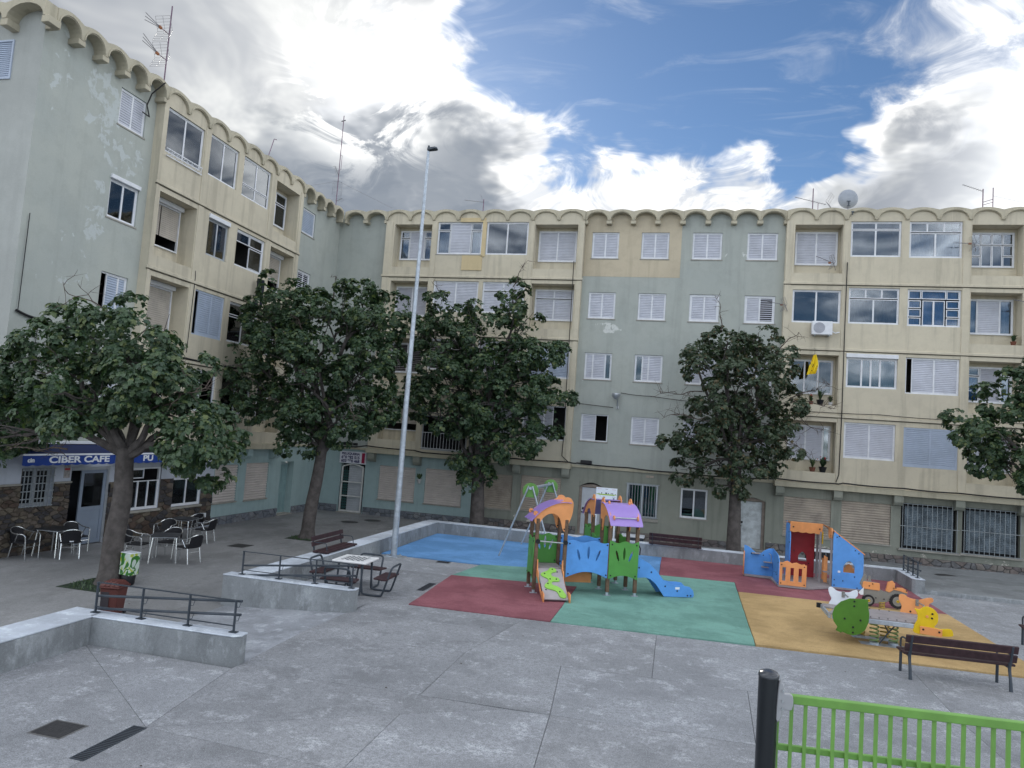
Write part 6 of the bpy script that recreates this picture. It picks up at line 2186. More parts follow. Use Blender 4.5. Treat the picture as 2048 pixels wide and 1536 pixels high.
MB().lathe([(.13, 0), (.17, .05), (.19, .28), (.18, .30)], n=14).build('pot', MAT['black'], WB, smooth=True)
MB().box(-.20, .20, -.16, .16, .30, .90).build('box_body', m_, WB, bevel=.015)
MB().box(-.205, .205, -.165, .165, .90, .925).build('lid', MAT['p_white'], WB, bevel=.01)
RB = empty('litter_bin', (-10.78, 12.3, -.20), radians(12), 'brick-red plastic wheeled bin with ribbed lid behind the handrail', 'bin')
RB.scale = (.68, .68, .70)
M_rb = M('red_bin_plastic', (.085, .026, .022), .5, .1, 4, dirt=.2)
bb = MB()
bb.add([(-.21, -.22, .02), (.21, -.22, .02), (.21, .22, .02), (-.21, .22, .02), (-.27, -.28, .78), (.27, -.28, .78), (.27, .28, .78), (-.27, .28, .78)], [(3, 2, 1, 0), (0, 1, 5, 4), (1, 2, 6, 5), (2, 3, 7, 6), (3, 0, 4, 7), (4, 5, 6, 7)])
bb.build('bin_body', M_rb, RB, bevel=.025)
MB().box(-.31, .31, -.32, .32, .78, .83).build('rim', M_rb, RB, bevel=.012)
ld = MB()
ld.add([(-.30, -.31, .831), (.30, -.31, .831), (.30, .31, .831), (-.30, .31, .831), (-.20, -.20, .96), (.20, -.20, .96), (.20, .20, .96), (-.20, .20, .96)], [(3, 2, 1, 0), (0, 1, 5, 4), (1, 2, 6, 5), (2, 3, 7, 6), (3, 0, 4, 7), (4, 5, 6, 7)])
lo_ = ld.build('lid', M_rb, RB, bevel=.02)
for x in (-.13, 0, .13):
    MB().beam((x, -.30, .85), (x, -.18, .965), .035, .03, (0, 1, 1)).build('lid_rib', M_rb, lo_)
MB().box(-.22, .02, -.272, -.262, .25, .72).build('dark_panel', M('bin_stain', (.03, .025, .03), .6), RB)
for s in (-1, 1):
    MB().tube([(s * .2, .26, .06), (s * .26, .26, .06)], .06, 12).build('wheel', MAT['black'], RB)

# ground ironwork
def grate(name, loc, rz, lx, ly, nbar, label):
    r = empty(name, loc, rz, label, 'drain', 'channel drains in the plaza')
    MB().box(-lx / 2, lx / 2, -ly / 2, ly / 2, -.02, .002).build('trough', MAT['dark'], r)
    fm = MB()
    fm.box(-lx / 2, lx / 2, -ly / 2, -ly / 2 + .015, -.02, .006).box(-lx / 2, lx / 2, ly / 2 - .015, ly / 2, -.02, .006)
    fm.box(-lx / 2, -lx / 2 + .015, -ly / 2 + .015, ly / 2 - .015, -.02, .006).box(lx / 2 - .015, lx / 2, -ly / 2 + .015, ly / 2 - .015, -.02, .006)
    fm.build('frame', MAT['railing'], r)
    for i in range(nbar):
        x = -lx / 2 + lx * (i + .5) / nbar
        MB().box(x - .009, x + .009, -ly / 2 + .015, ly / 2 - .015, -.01, .005).build('bar', MAT['railing'], r)
    return r


grate('drain_grate', (-6.265, 7.35, .0), pi / 2 - .01, .96, .19, 26, 'slotted black drain grate next to the square iron cover')
grate('drain_grate', (-5.9, 17.17, .0), pi / 2, .95, .19, 12, 'slotted dark drain grate beside the red field')
grate('drain_grate', (-6.62, 20.62, .0), .1, .40, .3, 6, 'small dark drain grate along the blue field edge')


def cover(label, poly, z, name='manhole_cover'):
    cx = sum(p[0] for p in poly) / len(poly); cy = sum(p[1] for p in poly) / len(poly)
    r = empty(name, (cx, cy, z), 0, label, 'manhole cover', 'iron covers let into the paving')
    lp = [(x - cx, y - cy) for x, y in poly]
    MB().prism(inset_poly(lp, -.03), -.03, .003).build('frame', M('cover_frame_%d' % int(cx * 10), (.12, .12, .12), .8), r)
    MB().prism(lp, -.02, .008).build('lid', M('cover_iron_%d' % int(cx * 10), (.035, .035, .037), .6, .2, 20, bump=.4), r)
    return r


def circ(cx, cy, r, n=20): return [(cx + r * cos(2 * pi * k / n), cy + r * sin(2 * pi * k / n)) for k in range(n)]


cover('square black iron cover in the near corner of the plaza', [(-7.27, 7.22), (-6.86, 7.22), (-6.85, 7.59), (-7.27, 7.59)], 0)
cover('dark rectangular cover in the pavement between tree and shops', [(-13.9, 20.5), (-13.35, 20.5), (-13.35, 21.1), (-13.9, 21.1)], terr_z(-13.6, 20.8))
cover('round dark cover before the hairdresser door, nearer the tree', circ(-13.75, 29.0, .36), terr_z(-13.7, 29.0))
cover('round dark cover before the hairdresser door, nearer the door', circ(-13.2, 30.2, .36), terr_z(-13.2, 30.2))
cover('round dark cover in the pavement below the barred windows', circ(10.0, 29.6, .42), terr_z(10, 29.6))

# green gate fence in front of the camera
GF = empty('gate_fence', (.60, 4.3, 1.6), 0, 'lime green barred fence panel in the nearest corner', 'fence')
M_lime = M('lime_green_paint', (.135, .30, .06), .45, .1, 5, spec=.5)
ang = atan2(.11, 1.25)
rl = 2.0
dv = Vector((cos(ang), sin(ang), 0))
MB().beam((0, 0, .965), dv * rl + Vector((0, 0, .965)), .04, .046).build('top_rail', M_lime, GF, bevel=.004)
MB().beam(Vector((-.01, .03, .69)), dv * rl + Vector((0, .03, .69)), .026, .032).build('lower_rail', M_lime, GF, bevel=.003)
MB().beam((0, 0, .10), dv * rl + Vector((0, 0, .10)), .05, .06).build('bottom_rail', M_lime, GF, bevel=.004)
for i in range(27):
    p = dv * (.022 + .0735 * i)
    MB().box(p.x - .009, p.x + .009, p.y - .009, p.y + .009, .13, .94).build('bar', M_lime, GF)
GP = empty('gate_post', (.565, 4.28, 1.6), 0, 'round black fence post with domed cap holding the green fence', 'post')
MB().tube([(0, 0, 0), (0, 0, 1.075)], .054, 24).build('tube', M('black_post_paint', (.010, .013, .017), .3, .1, spec=.5), GP, smooth=True)
MB().lathe([(.056, 1.075), (.056, 1.088), (.048, 1.102), (.026, 1.111), (.001, 1.114)], n=24).build('cap', M('post_cap', (.03, .035, .045), .25, spec=.6), GP, smooth=True)
br = panel('hinge_plate', [smooth2([(0, -.10), (.022, -.085), (.03, -.045), (.075, -.04), (.075, .03), (.035, .035), (.03, .07), (.01, .09)], 3)], .03, M('grey_cast_bracket', (.30, .31, .33), .5, .06), GP, (.045, -.02, .965), (1, .08, 0), (0, 0, 1))
for z in (.925, .965, 1.02):
    bolt(br, (.072, -.036, z), (0, -1, 0), .007, MAT['iron'])

# information board, utility box, low table behind the playhouse
IB = empty('information_board', (-2.5, 27.4, -.25), 0, 'white playground rules board on two posts behind the tower', 'sign')
for x in (-.36, .36):
    MB().box(x - .03, x + .03, -.02, .02, 0, 1.95).build('post', MAT['p_white'], IB)
MB().box(-.40, .40, -.035, -.021, 1.72, 2.46).build('board', MAT['p_white'], IB, bevel=.004)
M_pr = {'g': M('print_green', (.30, .45, .06), .6), 'k': M('print_dark', (.06, .07, .10), .6), 'r': M('print_red', (.45, .18, .22), .6)}
for (a, b, c, e, k) in ((-.38, .38, 2.20, 2.225, 'g'), (-.30, .30, 2.18, 2.20, 'g'), (-.2, -.17, 2.23, 2.28, 'k'), (-.05, .02, 2.23, 2.28, 'k'), (.06, .09, 2.23, 2.27, 'k'), (.16, .19, 2.23, 2.28, 'k'), (.22, .25, 2.23, 2.28, 'k'), (-.30, -.27, 2.23, 2.25, 'k'), (.32, .35, 2.23, 2.25, 'k'),
                     (-.12, -.05, 2.07, 2.12, 'k'), (.25, .31, 2.04, 2.09, 'k'), (.22, .35, 2.13, 2.14, 'k'), (-.13, .18, 2.01, 2.018, 'r'), (-.12, -.06, 1.94, 1.98, 'k'), (.05, .12, 1.94, 1.98, 'k'), (-.25, -.21, 2.13, 2.14, 'k'), (-.05, .05, 2.40, 2.41, 'k'), (-.35, -.2, 2.40, 2.41, 'r'), (.2, .35, 2.40, 2.41, 'r')):
    MB().box(a, b, -.0365, -.0352, c, e).build('print', M_pr[k], IB)
UB = empty('utility_box', (-1.58, 30.4, -.28), 0, 'low white-topped box standing by the plinth behind the tower', 'box')
MB().box(-.45, .45, -.3, .3, 0, .38).build('body', MAT['railing'], UB, bevel=.01)
MB().box(-.48, .48, -.33, .33, .381, .45).build('lid', MAT['p_white'], UB, bevel=.012)
PB = empty('picnic_bench', (5.35, 28.4, -.12), 0, 'black slatted bench with pale top seen through the playhouse', 'bench')
for i in range(6):
    MB().box(-.5 + .17 * i, -.38 + .17 * i, -.25, -.2, .1, .62).build('upright_slat', MAT['black'], PB)
MB().box(-.55, .58, -.28, .28, .63, .68).build('top', MAT['p_white'], PB, bevel=.01)
for x in (-.45, .48):
    MB().box(x - .04, x + .04, -.19, .22, 0, .63).build('leg', MAT['black'], PB)

# specks of litter and fallen leaves on the plaza and pavement
rnd = random.Random(99)
fl = MB()
for _ in range(90):
    if rnd.random() < .55:
        x, y = rnd.uniform(-8.5, 8), rnd.uniform(6, 15)
        z = .003
        if -9.3 < x < -6.4 and y > 10: continue
    else:
        x, y = rnd.uniform(-16, -10), rnd.uniform(12, 26)
        z = terr_z(x, y) + .004
    s_ = rnd.uniform(.008, .026)
    a = rnd.uniform(0, 2 * pi)
    q = [(x + s_ * rnd.uniform(.6, 1.2) * cos(a + k * 2 * pi / 5), y + s_ * rnd.uniform(.5, 1.1) * sin(a + k * 2 * pi / 5), z + rnd.uniform(0, .012)) for k in range(5)]
    fl.add(q, [(0, 1, 2, 3, 4)])
put(fl.build('fallen_leaves', M('dead_leaf', (.06, .045, .03), .8, .4, 3), fix=False), 'scattered dead leaves and specks of litter on the concrete', 'leaves', kind='stuff')
# ------------------------------------------------------------------ signs, awnings, things fixed to the facades
XG = -17.07
# cafe awnings: sloping cloth with lettered valance, facing +x
M_awn = M('blue_awning', (.012, .045, .24), .6, .08, 4)
M_awd = M('navy_awning', (.008, .018, .085), .6, .08, 4)
M_wht = M('white_lettering', (.70, .73, .78), .5, .04)


def awning(y0, y1, label, texts):
    r = empty('awning', (XG, (y0 + y1) / 2, 2.3), 0, label, 'awning', 'blue cafe awnings')
    h = (y1 - y0) / 2
    c = MB()
    c.add([(.03, -h, .48), (.03, h, .48), (.78, h, .24), (.78, -h, .24)], [(0, 1, 2, 3)]).build('awning_cloth', M_awd, r, fix=False)
    MB().box(.005, .10, -h - .02, h + .02, .48, .56).build('cassette', M_wht, r, bevel=.01)
    MB().box(.77, .80, -h, h, .215, .262).build('front_bar', M_wht, r)
    n = int((y1 - y0) / .30) * 8
    v = MB()
    top = .213
    for i in range(n):
        a, b = -h + 2 * h * i / n, -h + 2 * h * (i + 1) / n
        za, zb = -.03 - .028 * abs(sin(pi * i / 8)), -.03 - .028 * abs(sin(pi * (i + 1) / 8))
        v.quad((.785, a, za), (.785, b, zb), (.785, b, top), (.785, a, top))
    v.build('valance', M_awn, r, fix=False)
    for yy in (-h + .1, h - .1):
        MB().tube([(.02, yy, .1), (.4, yy, .16), (.77, yy, .235)], .014, 6).build('awning_arm', MAT['alu2'], r)
    for txt, yc, size, sx in texts:
        text_on('lettering', txt, size, M_wht, r, (.791, yc - (y0 + y1) / 2, .092), (0, 1, 0), (0, 0, 1), .008, .002, sx)
    return r


awning(14.95, 18.05, 'blue awning lettered CIBER CAFE over the cafe door', [('CIBER CAFE', 16.78, .245, 1.62), ('cin', 15.2, .15, 1.2)])
awning(18.55, 21.2, 'blue awning over the cafe window, partly hidden by leaves', [('PU', 19.4, .245, 1.5)])

# hairdresser's sign
HS = empty('shop_sign', (-15.25, 31.95, 2.34), 0, 'white hairdresser sign PELUQUERIA with phone numbers above the arched door', 'sign')
MB().box(-.70, .70, -.012, .03, -.29, .28).build('sign_board', M('sign_white', (.62, .62, .68), .5, .05), HS, bevel=.004)
M_nav = M('sign_navy', (.02, .02, .10), .5)
M_mag = M('sign_magenta', (.30, .015, .06), .5)
text_on('lettering', 'PELUQUERIA', .15, M_nav, HS, (-.13, -.014, .165), (1, 0, 0), (0, 0, 1), .006, .002, 1.1)
text_on('lettering', '690 982 515', .19, M_nav, HS, (-.13, -.014, -.01), (1, 0, 0), (0, 0, 1), .007, .002, 1.0)
text_on('lettering', '603 990 468', .19, M_nav, HS, (-.13, -.014, -.185), (1, 0, 0), (0, 0, 1), .007, .002, 1.0)
MB().box(.46, .62, -.016, -.013, -.24, .24).build('red_strip', M_mag, HS)


# cables on the facades
def cable(pts, r, label, sag=0.0, sub=4):
    ps = [Vector(p) for p in pts]
    out = []
    for i in range(len(ps) - 1):
        for k in range(sub):
            t = k / sub
            q = ps[i].lerp(ps[i + 1], t)
            q.z -= sag * sin(pi * t)
            out.append(q)
    out.append(ps[-1])
    o = MB().tube(out, r, 5).build('cable', MAT['cable'], fix=False)
    put(o, label, 'cable', 'black cables clipped to the facades')
    return o


yb = 31.58
cable([(-16.9, 31.9, 2.86), (-15.6, 31.88, 2.84), (A0, 31.56, 2.97), (-12, yb - .02, 2.93), (-11.2, yb - .02, 2.86), (-9, yb - .02, 2.93), (A1, yb - .02, 2.95), (-4.3, 31.9, 2.93), (-2, 31.9, 2.90), (0, 31.9, 2.86), (2.5, 31.9, 2.84), (C0, 31.6, 2.95), (6.4, yb - .02, 2.93), (6.7, yb - .02, 2.97), (9, yb - .02, 2.95), (11, yb - .02, 2.93), (14, yb - .02, 2.92)], .03,
      'thick black cable running along the first-floor ledge of the back block', .03)
cable([(-5.02, 31.62, 12.1), (-5.0, 31.62, 9.6), (-4.98, 31.6, 6.3), (-4.95, 31.6, 4.2), (-4.98, 31.6, 3.2), (-4.7, 31.6, 2.97)], .018, 'black cable dropping down the cream pilaster left of the green strip')
cable([(6.58, 31.62, 12.2), (6.57, 31.62, 9.3), (6.58, 31.62, 6.0), (6.55, 31.62, 3.3), (6.45, 31.62, 2.98)], .02, 'black cable dropping down the cream pilaster right of the dusty tree')
cable([(-4.9, 31.6, 5.62), (-4.2, 31.93, 5.60), (-2.85, 31.93, 5.52)], .014, 'thin cable from the pilaster to the wall lamp')
cable([(-2.55, 31.93, 6.2), (-1.2, 31.93, 6.12), (1.6, 31.93, 5.95), (C0, 31.64, 5.85), (8, 31.62, 5.86), (11, 31.62, 5.82), (13.4, 31.62, 5.85)], .014, 'thin cable from the wall lamp across to the right block', .03)
cable([(XG + .05, 14.9, 6.28), (XG + .05, 15.6, 6.16), (XG + .05, 17, 6.08), (XG + .05, 19, 5.86), (-16.72, 21, 5.80), (-16.72, 25, 5.78), (-16.72, 27.8, 5.74)], .035, 'thick black cable crossing the worn wall behind the cafe tree', .03)
cable([(-17.02, 14.95, 8.9), (-17.02, 14.95, 6.3)], .012, 'thin cable down the corner of the worn wall')
cable([(-17.02, 15.6, 6.1), (-17.02, 15.55, 4.6), (-17.02, 15.5, 3.2)], .012, 'thin cable below the thick cable on the worn wall')
cable([(-16.74, 21.25, 8.9), (-16.73, 21.27, 8.7), (-16.73, 21.22, 6.0)], .012, 'thin cable on the cream front below the half-open roller')
cable([(-16.62, 18.75, 14.45), (-16.9, 18.55, 14.0), (-17.0, 18.5, 13.6), (-16.95, 18.6, 13.25), (-17.0, 18.35, 13.3)], .022, 'looped black cable hanging from the roof edge beside the aerials')
jb = empty('junction_box', (-15.55, 31.86, 2.98), 0, 'black junction box on the ledge above the hairdresser sign', 'box')
MB().box(-.22, .22, -.08, .08, -.06, .09).box(.3, .5, -.07, .07, -.05, .07).build('casing', MAT['black'], jb, bevel=.02)
jb = empty('junction_box', (-3.9, 31.86, 2.98), 0, 'black junction box on the ledge above the first white door', 'box')
MB().box(-.25, .25, -.08, .08, -.06, .10).build('casing', MAT['black'], jb, bevel=.02)
MB().box(-.93, -.80, -.06, .06, .02, .22).build('white_cap', MAT['shut'], jb, bevel=.01)

# wall lamp
WL = empty('wall_lamp', (-2.67, 32.0, 5.5), 0, 'small grey floodlight on a bracket on the green strip', 'lamp')
MB().tube([(0, -.02, 0), (0, -.10, .02), (0, -.14, .25), (.0, -.30, .42)], .028, 7).build('bracket', MAT['iron'], WL, smooth=True)
MB().lathe([(.06, .0), (.17, .12), (.20, .22), (.19, .26), (.02, .27)], (-.06, -.38, .38), 12).build('lamp_head', MAT['alu2'], WL, smooth=True)
MB().box(-.05, .05, -.06, 0, -.02, .1).build('wall_plate', MAT['alu'], WL)

# air conditioner
AC = empty('air_conditioner', (5.65, 31.68, 9.02), 0, 'white air conditioner unit under the flush window of the right block', 'air conditioner')
MB().box(-.40, .40, -.34, -.06, .03, .60).build('casing', MAT['alu'], AC, bevel=.02)
MB().tube([(-.12, -.341, .32), (-.12, -.352, .32)], .225, 24).build('fan_guard', MAT['shut2'], AC)
gr_ = MB()
for k in range(5):
    rr = .04 + .042 * k
    gr_.tube([(-.12 + rr * cos(2 * pi * i / 20), -.356, .32 + rr * sin(2 * pi * i / 20)) for i in range(20)], .005, 4, closed=True)
gr_.build('guard_rings', MAT['iron'], AC, fix=False)
for x in (-.28, .28):
    MB().box(x - .02, x + .02, -.32, .0, -.02, .03).build('bracket', MAT['iron'], AC)
MB().tube([(.40, -.2, .2), (.55, -.14, .14), (.72, -.05, .2)], .02, 6).build('pipe', MAT['p_white'], AC)

# yellow cloth on the line, dark clothes on the left block
YC_ = empty('hanging_cloth', (5.38, 31.25, 8.1), 0, 'bright yellow cloth hanging in front of the blue-curtained window', 'cloth')
m_y, t_y, b_y, _ = new_mat('yellow_printed_cloth')
pz = geo_pos(t_y)
t_y.l(t_y.mix(t_y.step(t_y.noise(pz, 9, 3, .5, 1.0), .60, .63), (.80, .58, .01), (.06, .05, .02)), b_y.inputs['Base Color'])
b_y.inputs['Roughness'].default_value = .7
cl = MB()
n, m = 8, 12
vs = []
for j in range(m + 1):
    v = j / m
    for i in range(n + 1):
        u = i / n - .5
        w = .12 + .27 * min(1, v * 1.8) * (1 - .2 * v)
        vs.append((u * w + .05 * sin(3 * v) - .12 * v, .05 * sin(u * 14 + v * 3) * (.4 + v), .08 - .82 * v + .06 * u))
cl.add(vs, [(j * (n + 1) + i, j * (n + 1) + i + 1, (j + 1) * (n + 1) + i + 1, (j + 1) * (n + 1) + i) for j in range(m) for i in range(n)])
cl.build('cloth', m_y, YC_, smooth=True, fix=False)
MB().tube([(0, 0, .08), (.02, .1, .35), (.0, .3, .42)], .006, 4).build('line', MAT['cable'], YC_)
HC_ = empty('hanging_cloth', (-16.55, 24.9, 9.55), 0, 'dark trousers hanging below the open white window', 'cloth')
tr_ = MB()
for dy in (-.13, .13):
    vs = []
    for j in range(9):
        v = j / 8
        for i in range(6):
            a = 2 * pi * i / 6
            vs.append((.06 * cos(a) * (1 - .3 * v), dy * (1 + .3 * v) + .10 * sin(a) * (1 - .2 * v) + .02 * sin(6 * v), -.1 - 1.05 * v))
    tr_.add(vs, [(j * 6 + i, j * 6 + (i + 1) % 6, (j + 1) * 6 + (i + 1) % 6, (j + 1) * 6 + i) for j in range(8) for i in range(6)])
tr_.build('cloth', M('dark_denim', (.015, .018, .03), .85), HC_, smooth=True, fix=False)
MB().tube([(-.15, -.75, .2), (.12, -.7, .1), (.12, .6, .05), (-.15, .7, .1)], .008, 5).build('drying_line', MAT['alu'], HC_)

# pots and plants on the recessed balconies of the right block
def pot_plant(loc, label, kind, potmat, s=1.0):
    r = empty('pot_plant', loc, 0, label, 'plant', 'pot plants on the balconies')
    MB().lathe([(.08 * s, 0), (.12 * s, .16 * s), (.125 * s, .17 * s), (.11 * s, .165 * s)], n=12).build('pot', potmat, r, smooth=True)
    rnd = random.Random(int(loc[0] * 50 + loc[2] * 7))
    b = MB()
    for i in range(34):
        a = rnd.uniform(0, 2 * pi)
        d = Vector((cos(a), sin(a), 0))
        h = rnd.uniform(.18, .42) * s
        sp = rnd.uniform(.05, .26) * s
        w = (.018 if kind == 'spiky' else .035) * s
        sd = Vector((-d.y, d.x, 0)) * w
        p0 = Vector((0, 0, .15 * s))
        p1 = p0 + d * sp * .5 + Vector((0, 0, h * .75))
        p2 = p0 + d * sp * 1.15 + Vector((0, 0, h * (1.0 if kind == 'spiky' else .8)))
        b.add([p0 - sd, p0 + sd, p1 + sd, p1 - sd, p2], [(0, 1, 2, 3), (3, 2, 4)])
    b.build('leaves', MAT['leaf'], r, fix=False)
    if kind == 'flower':
        mf = M('red_flower_%d' % int(loc[2] * 10), (.45, .03, .04), .6)
        for i in range(8):
            x, y, z = rnd.gauss(0, .06) * s, rnd.gauss(0, .05) * s, (.42 + rnd.gauss(0, .05)) * s
            MB().lathe([(.004, -.02), (.022, 0), (.03, .02), (.006, .012)], (x, y, z), 7).build('flower', mf, r)
    return r


M_tc = M('terracotta', (.18, .07, .045), .8)
M_pw = M('white_pot', (.55, .55, .55), .6)
yr = 31.78
zz2, zz1, zz3 = Z1 + FH + .47, Z1 + .47, Z1 + 2 * FH + .47
pot_plant((5.75, yr, zz2 + .002), 'spiky pot plant on the balcony with blue curtains', 'spiky', MAT['black'], 1.25)
pot_plant((5.40, yr, zz2 + .002), 'red flowering pot plant beside the spiky one', 'flower', M_tc, .8)
pot_plant((6.15, yr, zz2 + .002), 'white pot at the end of the blue-curtain balcony', 'leafy', M_pw, .8)
pot_plant((5.55, yr, zz1 + .002), 'spiky pot plant on the lowest balcony', 'spiky', M_tc, 1.1)
pot_plant((5.95, yr, zz1 + .002), 'tall red flowering pot plant on the lowest balcony', 'flower', MAT['black'], 1.35)
pot_plant((12.85, yr, zz3 + .002), 'small terracotta pot on the upper balcony at the photo edge', 'leafy', M_tc, .9)
# wall pots on the teal shop
for x, lb in ((-11.75, 'white wall pot between the two pale shop shutters'), (-9.42, 'white wall pot right of the second pale shop shutter')):
    r = empty('wall_pot', (x, 31.9, 1.38), 0, lb, 'plant', 'white wall pots on the teal shop')
    MB().lathe([(.05, 0), (.10, .16), (.125, .17), (.12, .20)], n=12).build('pot', M_pw, r, smooth=True)
    b = MB()
    rnd = random.Random(int(x * 9))
    for i in range(16):
        a = rnd.uniform(0, 2 * pi)
        q = Vector((cos(a) * .12, sin(a) * .08, .30 + rnd.uniform(0, .14)))
        b.add([(0, 0, .18), (q.x - .03, q.y, q.z), (q.x, q.y, q.z + .05), (q.x + .03, q.y, q.z)], [(0, 1, 2, 3)])
    b.build('leaves', MAT['leaf'], r, fix=False)

# ornate window guard on the left block and balcony guard on the back block
WG = empty('window_guard', (-16.76, 0, 12.25), 0, 'white ornamental guard rail across the top-left window', 'guard rail')
wgm = MAT['alu']
MB().box(.03, .05, 19.25, 21.02, .0, .03).build('rail', wgm, WG)
MB().box(.03, .05, 19.25, 21.02, .24, .27).build('rail', wgm, WG)
for i in range(7):
    y = 19.40 + .245 * i
    q = [(.04, y + .08 * cos(t * 2 * pi / 12), .135 + .09 * sin(t * 2 * pi / 12)) for t in range(12)]
    MB().tube(q, .007, 4, closed=True).build('scroll', wgm, WG, fix=False)
    MB().box(.032, .044, y + .115, y + .125, .03, .24).build('bar', wgm, WG)
BG = empty('balcony_guard', (-10.62, 31.66, 3.0), 0, 'plain white balcony guard half hidden behind the tall tree', 'guard rail')
MB().box(-1.1, 1.1, -.02, .0, .80, .83).build('rail', MAT['alu'], BG)
MB().box(-1.1, 1.1, -.02, .0, .06, .09).build('rail', MAT['alu'], BG)
for i in range(15):
    x = -1.08 + 2.16 * i / 14
    MB().box(x - .008, x + .008, -.016, -.004, .09, .80).build('bar', MAT['alu'], BG)

# ------------------------------------------------------------------ aerials on the roofs
M_al = M('aerial_alu', (.20, .20, .22), .45, .1, metal=.5)
M_ap = M('painted_mast', (.16, .10, .15), .6, .2)
M_or = M('aerial_orange', (.28, .11, .05), .6)
ZR = ZT + .74


def yagi(root, p, d, L_, n, el=.32):
    """boom with cross elements, d horizontal direction"""
    d = Vector(d).normalized()
    up = Vector((0, 0, 1))
    s = d.cross(up).normalized()
    p = Vector(p)
    MB().tube([p, p + d * L_], .012, 5).build('boom', M_al, root)
    for i in range(n):
        c = p + d * (L_ * (i + .5) / n)
        w = el * (1 - .35 * i / n)
        MB().tube([c - s * w / 2 - up * .01, c + s * w / 2 + up * .01], .006, 4).build('element', M_al, root)


def reflector(root, p, d, w=.5, h=.34, lean=.5):
    d = Vector(d).normalized(); up = Vector((0, 0, 1)); s = d.cross(up).normalized(); p = Vector(p)
    for sg in (1, -1):
        b = MB()
        for i in range(6):
            q = p + up * (sg * h * i / 5) + d * (lean * h * i / 5)
            b.tube([q - s * w / 2, q + s * w / 2], .005, 4)
        for e in (-.5, .5, 0):
            b.tube([p + s * (w * e), p + s * (w * e) + up * (sg * h) + d * (lean * h)], .006, 4)
        b.build('reflector', M_al, root, fix=False)


def aerial(loc, label, h):
    r = empty('aerial', loc, 0, label, 'aerial', 'television aerials on the roofs')
    MB().tube([(0, 0, -.36), (0, 0, h)], .022, 7).build('mast', M_ap, r)
    return r


a = aerial((-17.35, 19.5, ZR), 'double fan aerial with orange fittings at the left roof edge', 2.75)
for z, tilt in ((1.75, -.12), (.85, .28)):
    d = Vector((.05, -1, 0)).normalized()
    for k in (-1, 0, 1):
        MB().tube([(0, -.35, z), Vector((0, -.35, z)) + d * .8 + Vector((0, 0, tilt * .5 + k * .12))], .012, 5).build('boom', M_al, a)
    MB().tube([(0, 0, z), (0, -.4, z)], .014, 5).build('arm', M_ap, a)
    MB().box(-.04, .04, -.5, -.36, z - .045, z + .045).build('dipole_box', M_or, a, bevel=.015)
    reflector(a, (0, -.2, z), d, .55, .42, .45)
a = aerial((-18.3, 33.6, ZR), 'tall thin aerial mast at the corner of the two blocks', 5.6)
yagi(a, (0, 0, 2.3), (.3, -1, .1), 1.1, 6, .3)
yagi(a, (0, 0, .9), (.8, -.6, 0), .7, 4, .5)
reflector(a, (0, 0, 1.6), (-.5, .5, 0), .5, .4, .2)
MB().tube([(0, 0, 3.4), (.1, 0, 3.4), (.1, 0, 2.6), (0, 0, 2.6)], .012, 5).build('loop', M_ap, a)
MB().tube([(0, 0, 2.0), (3.5, -.6, .3)], .006, 4).build('guy_wire', M_al, a)
MB().tube([(0, 0, 2.0), (-.6, -3.5, .3)], .006, 4).build('guy_wire', M_al, a)
MB().tube([(-.12, 0, 5.3), (.12, 0, 5.35)], .03, 6).build('tip', M_al, a)
a = aerial((-17.9, 26.5, ZR), 'short slanted aerial rod on the left roof', .3)
MB().tube([(0, 0, .25), (.02, .35, 1.35), (.04, .5, 1.38)], .018, 5).build('rod', M_ap, a)
a = aerial((-9.8, 32.5, ZR), 'small aerial on the roof right of the lamp post', .55)
yagi(a, (0, 0, .4), (-1, 0, .12), 1.0, 5, .25)
MB().tube([(0, 0, .35), (-.15, -.1, .75)], .008, 4).build('element', M_al, a)
a = aerial((5.28, 32.6, ZR), 'long rooftop aerial left of the satellite dish', .95)
yagi(a, (.55, 0, .22), (-1, 0, .27), 1.35, 12, .3)
reflector(a, (.6, 0, .3), (.4, -.2, 0), .5, .34, .6)
MB().tube([(.22, 0, -.3), (.22, 0, .3)], .016, 5).build('stub', M_ap, a)
a = aerial((12.1, 33.0, ZR), 'aerial on two linked masts near the photo edge', 1.0)
yagi(a, (0, 0, .9), (-1, 0, .38), .85, 9, .3)
MB().tube([(.38, 0, -.36), (.38, 0, 1.05)], .02, 6).build('mast', M_ap, a)
MB().tube([(0, 0, .42), (.38, 0, .55)], .014, 5).build('link', M_ap, a)
MB().tube([(0, 0, .3), (.38, 0, .42)], .012, 5).build('link', M_ap, a)
MB().tube([(.38, 0, .7), (2.6, .2, .2)], .005, 4).build('guy_wire', M_al, a)
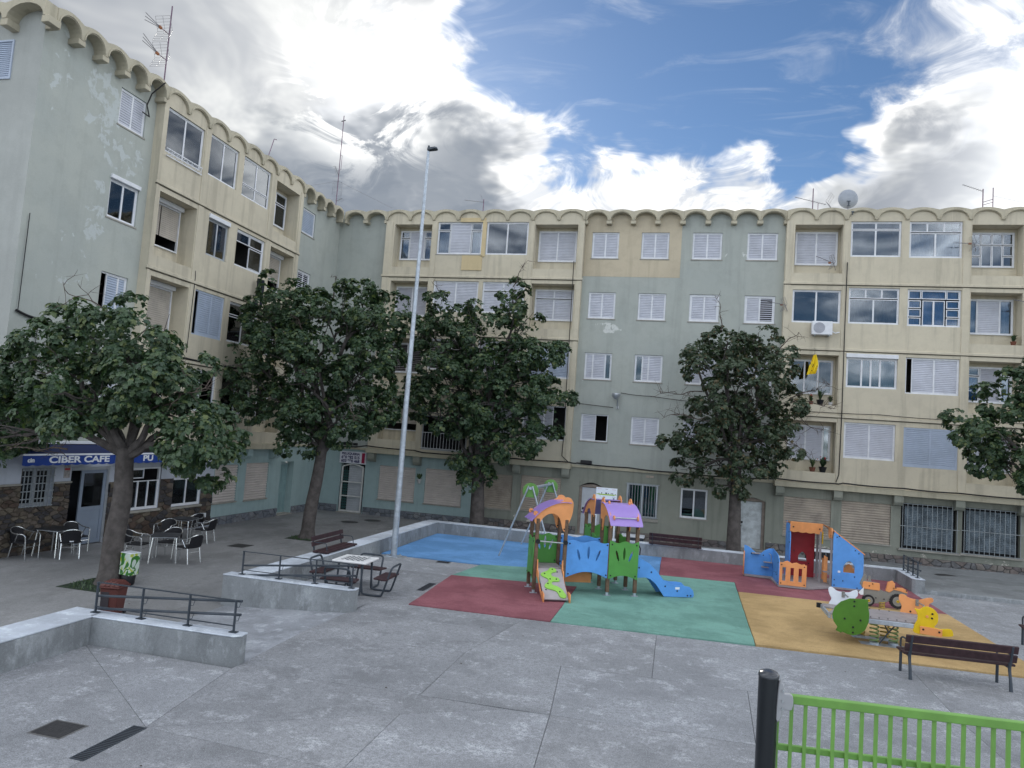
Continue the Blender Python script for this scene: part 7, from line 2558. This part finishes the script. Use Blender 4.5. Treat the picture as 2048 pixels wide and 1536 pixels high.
SD = empty('satellite_dish', (6.69, 32.4, ZR), 0, 'grey satellite dish on the roof of the right block', 'satellite dish')
prof = [(.001, .0), (.14, .012), (.26, .05), (.36, .105), (.40, .135), (.405, .128), (.36, .09), (.26, .035), (.14, -.004), (.001, -.012)]
ds = MB()
n = 28
vs, fs = [], []
for r, z in prof:
    for k in range(n):
        t = 2 * pi * k / n
        vs.append((r * cos(t), z - .05, .42 + r * sin(t) * 1.06))
for i in range(len(prof) - 1):
    for k in range(n):
        fs.append((i * n + k, i * n + (k + 1) % n, (i + 1) * n + (k + 1) % n, (i + 1) * n + k))
ds.add(vs, fs).build('dish', M('dish_grey', (.30, .33, .38), .5, .08), SD, smooth=True)
MB().tube([(0, .05, -.36), (0, .05, .35), (0, -.04, .38)], .025, 6).build('mount', M_al, SD)
MB().box(-.08, .08, -.085, -.07, .26, .29).box(-.025, .025, -.085, -.07, .08, .26).box(-.07, .07, -.085, -.07, .05, .08).build('back_bracket', MAT['railing'], SD)
MB().tube([(0, .1, .1), (0, .5, .35)], .014, 5).build('feed_arm', M_al, SD)
MB().box(-.06, .06, -.93, -.89, -.50, -.45).box(-.02, .02, -.92, -.895, -.60, -.50).build('wall_bracket', MAT['railing'], SD)
# aerials fixed to the fronts
for (loc, d, lb) in (((5.9, 31.55, 12.15), (-1, -.2, .35), 'small aerial bolted under the first top-floor shutter of the right block'), ((11.15, 31.5, 13.0), (-1, -.1, .02), 'orange-fitted aerial on the pilaster between the top-right windows'),
                     ((4.05, 31.5, 10.3), (-1, -.25, .12), 'aerial reaching left over the green strip from the right block'), ((13.2, 31.4, 10.6), (-1, -.3, .1), 'aerial at the photo edge on the upper balcony')):
    r = empty('aerial', loc, 0, lb, 'aerial', 'aerials fixed to the facades')
    yagi(r, (.1, 0, 0), d, .75, 7, .26)
    reflector(r, (.12, 0, 0), d, .42, .28, .4)
    MB().tube([(.12, 0, 0), (.2, .05, -.2), (.25, .22, -.25)], .014, 5).build('arm', M_al, r)
    MB().box(-.08, .02, -.03, .03, -.03, .03).build('dipole_box', M_or, r)
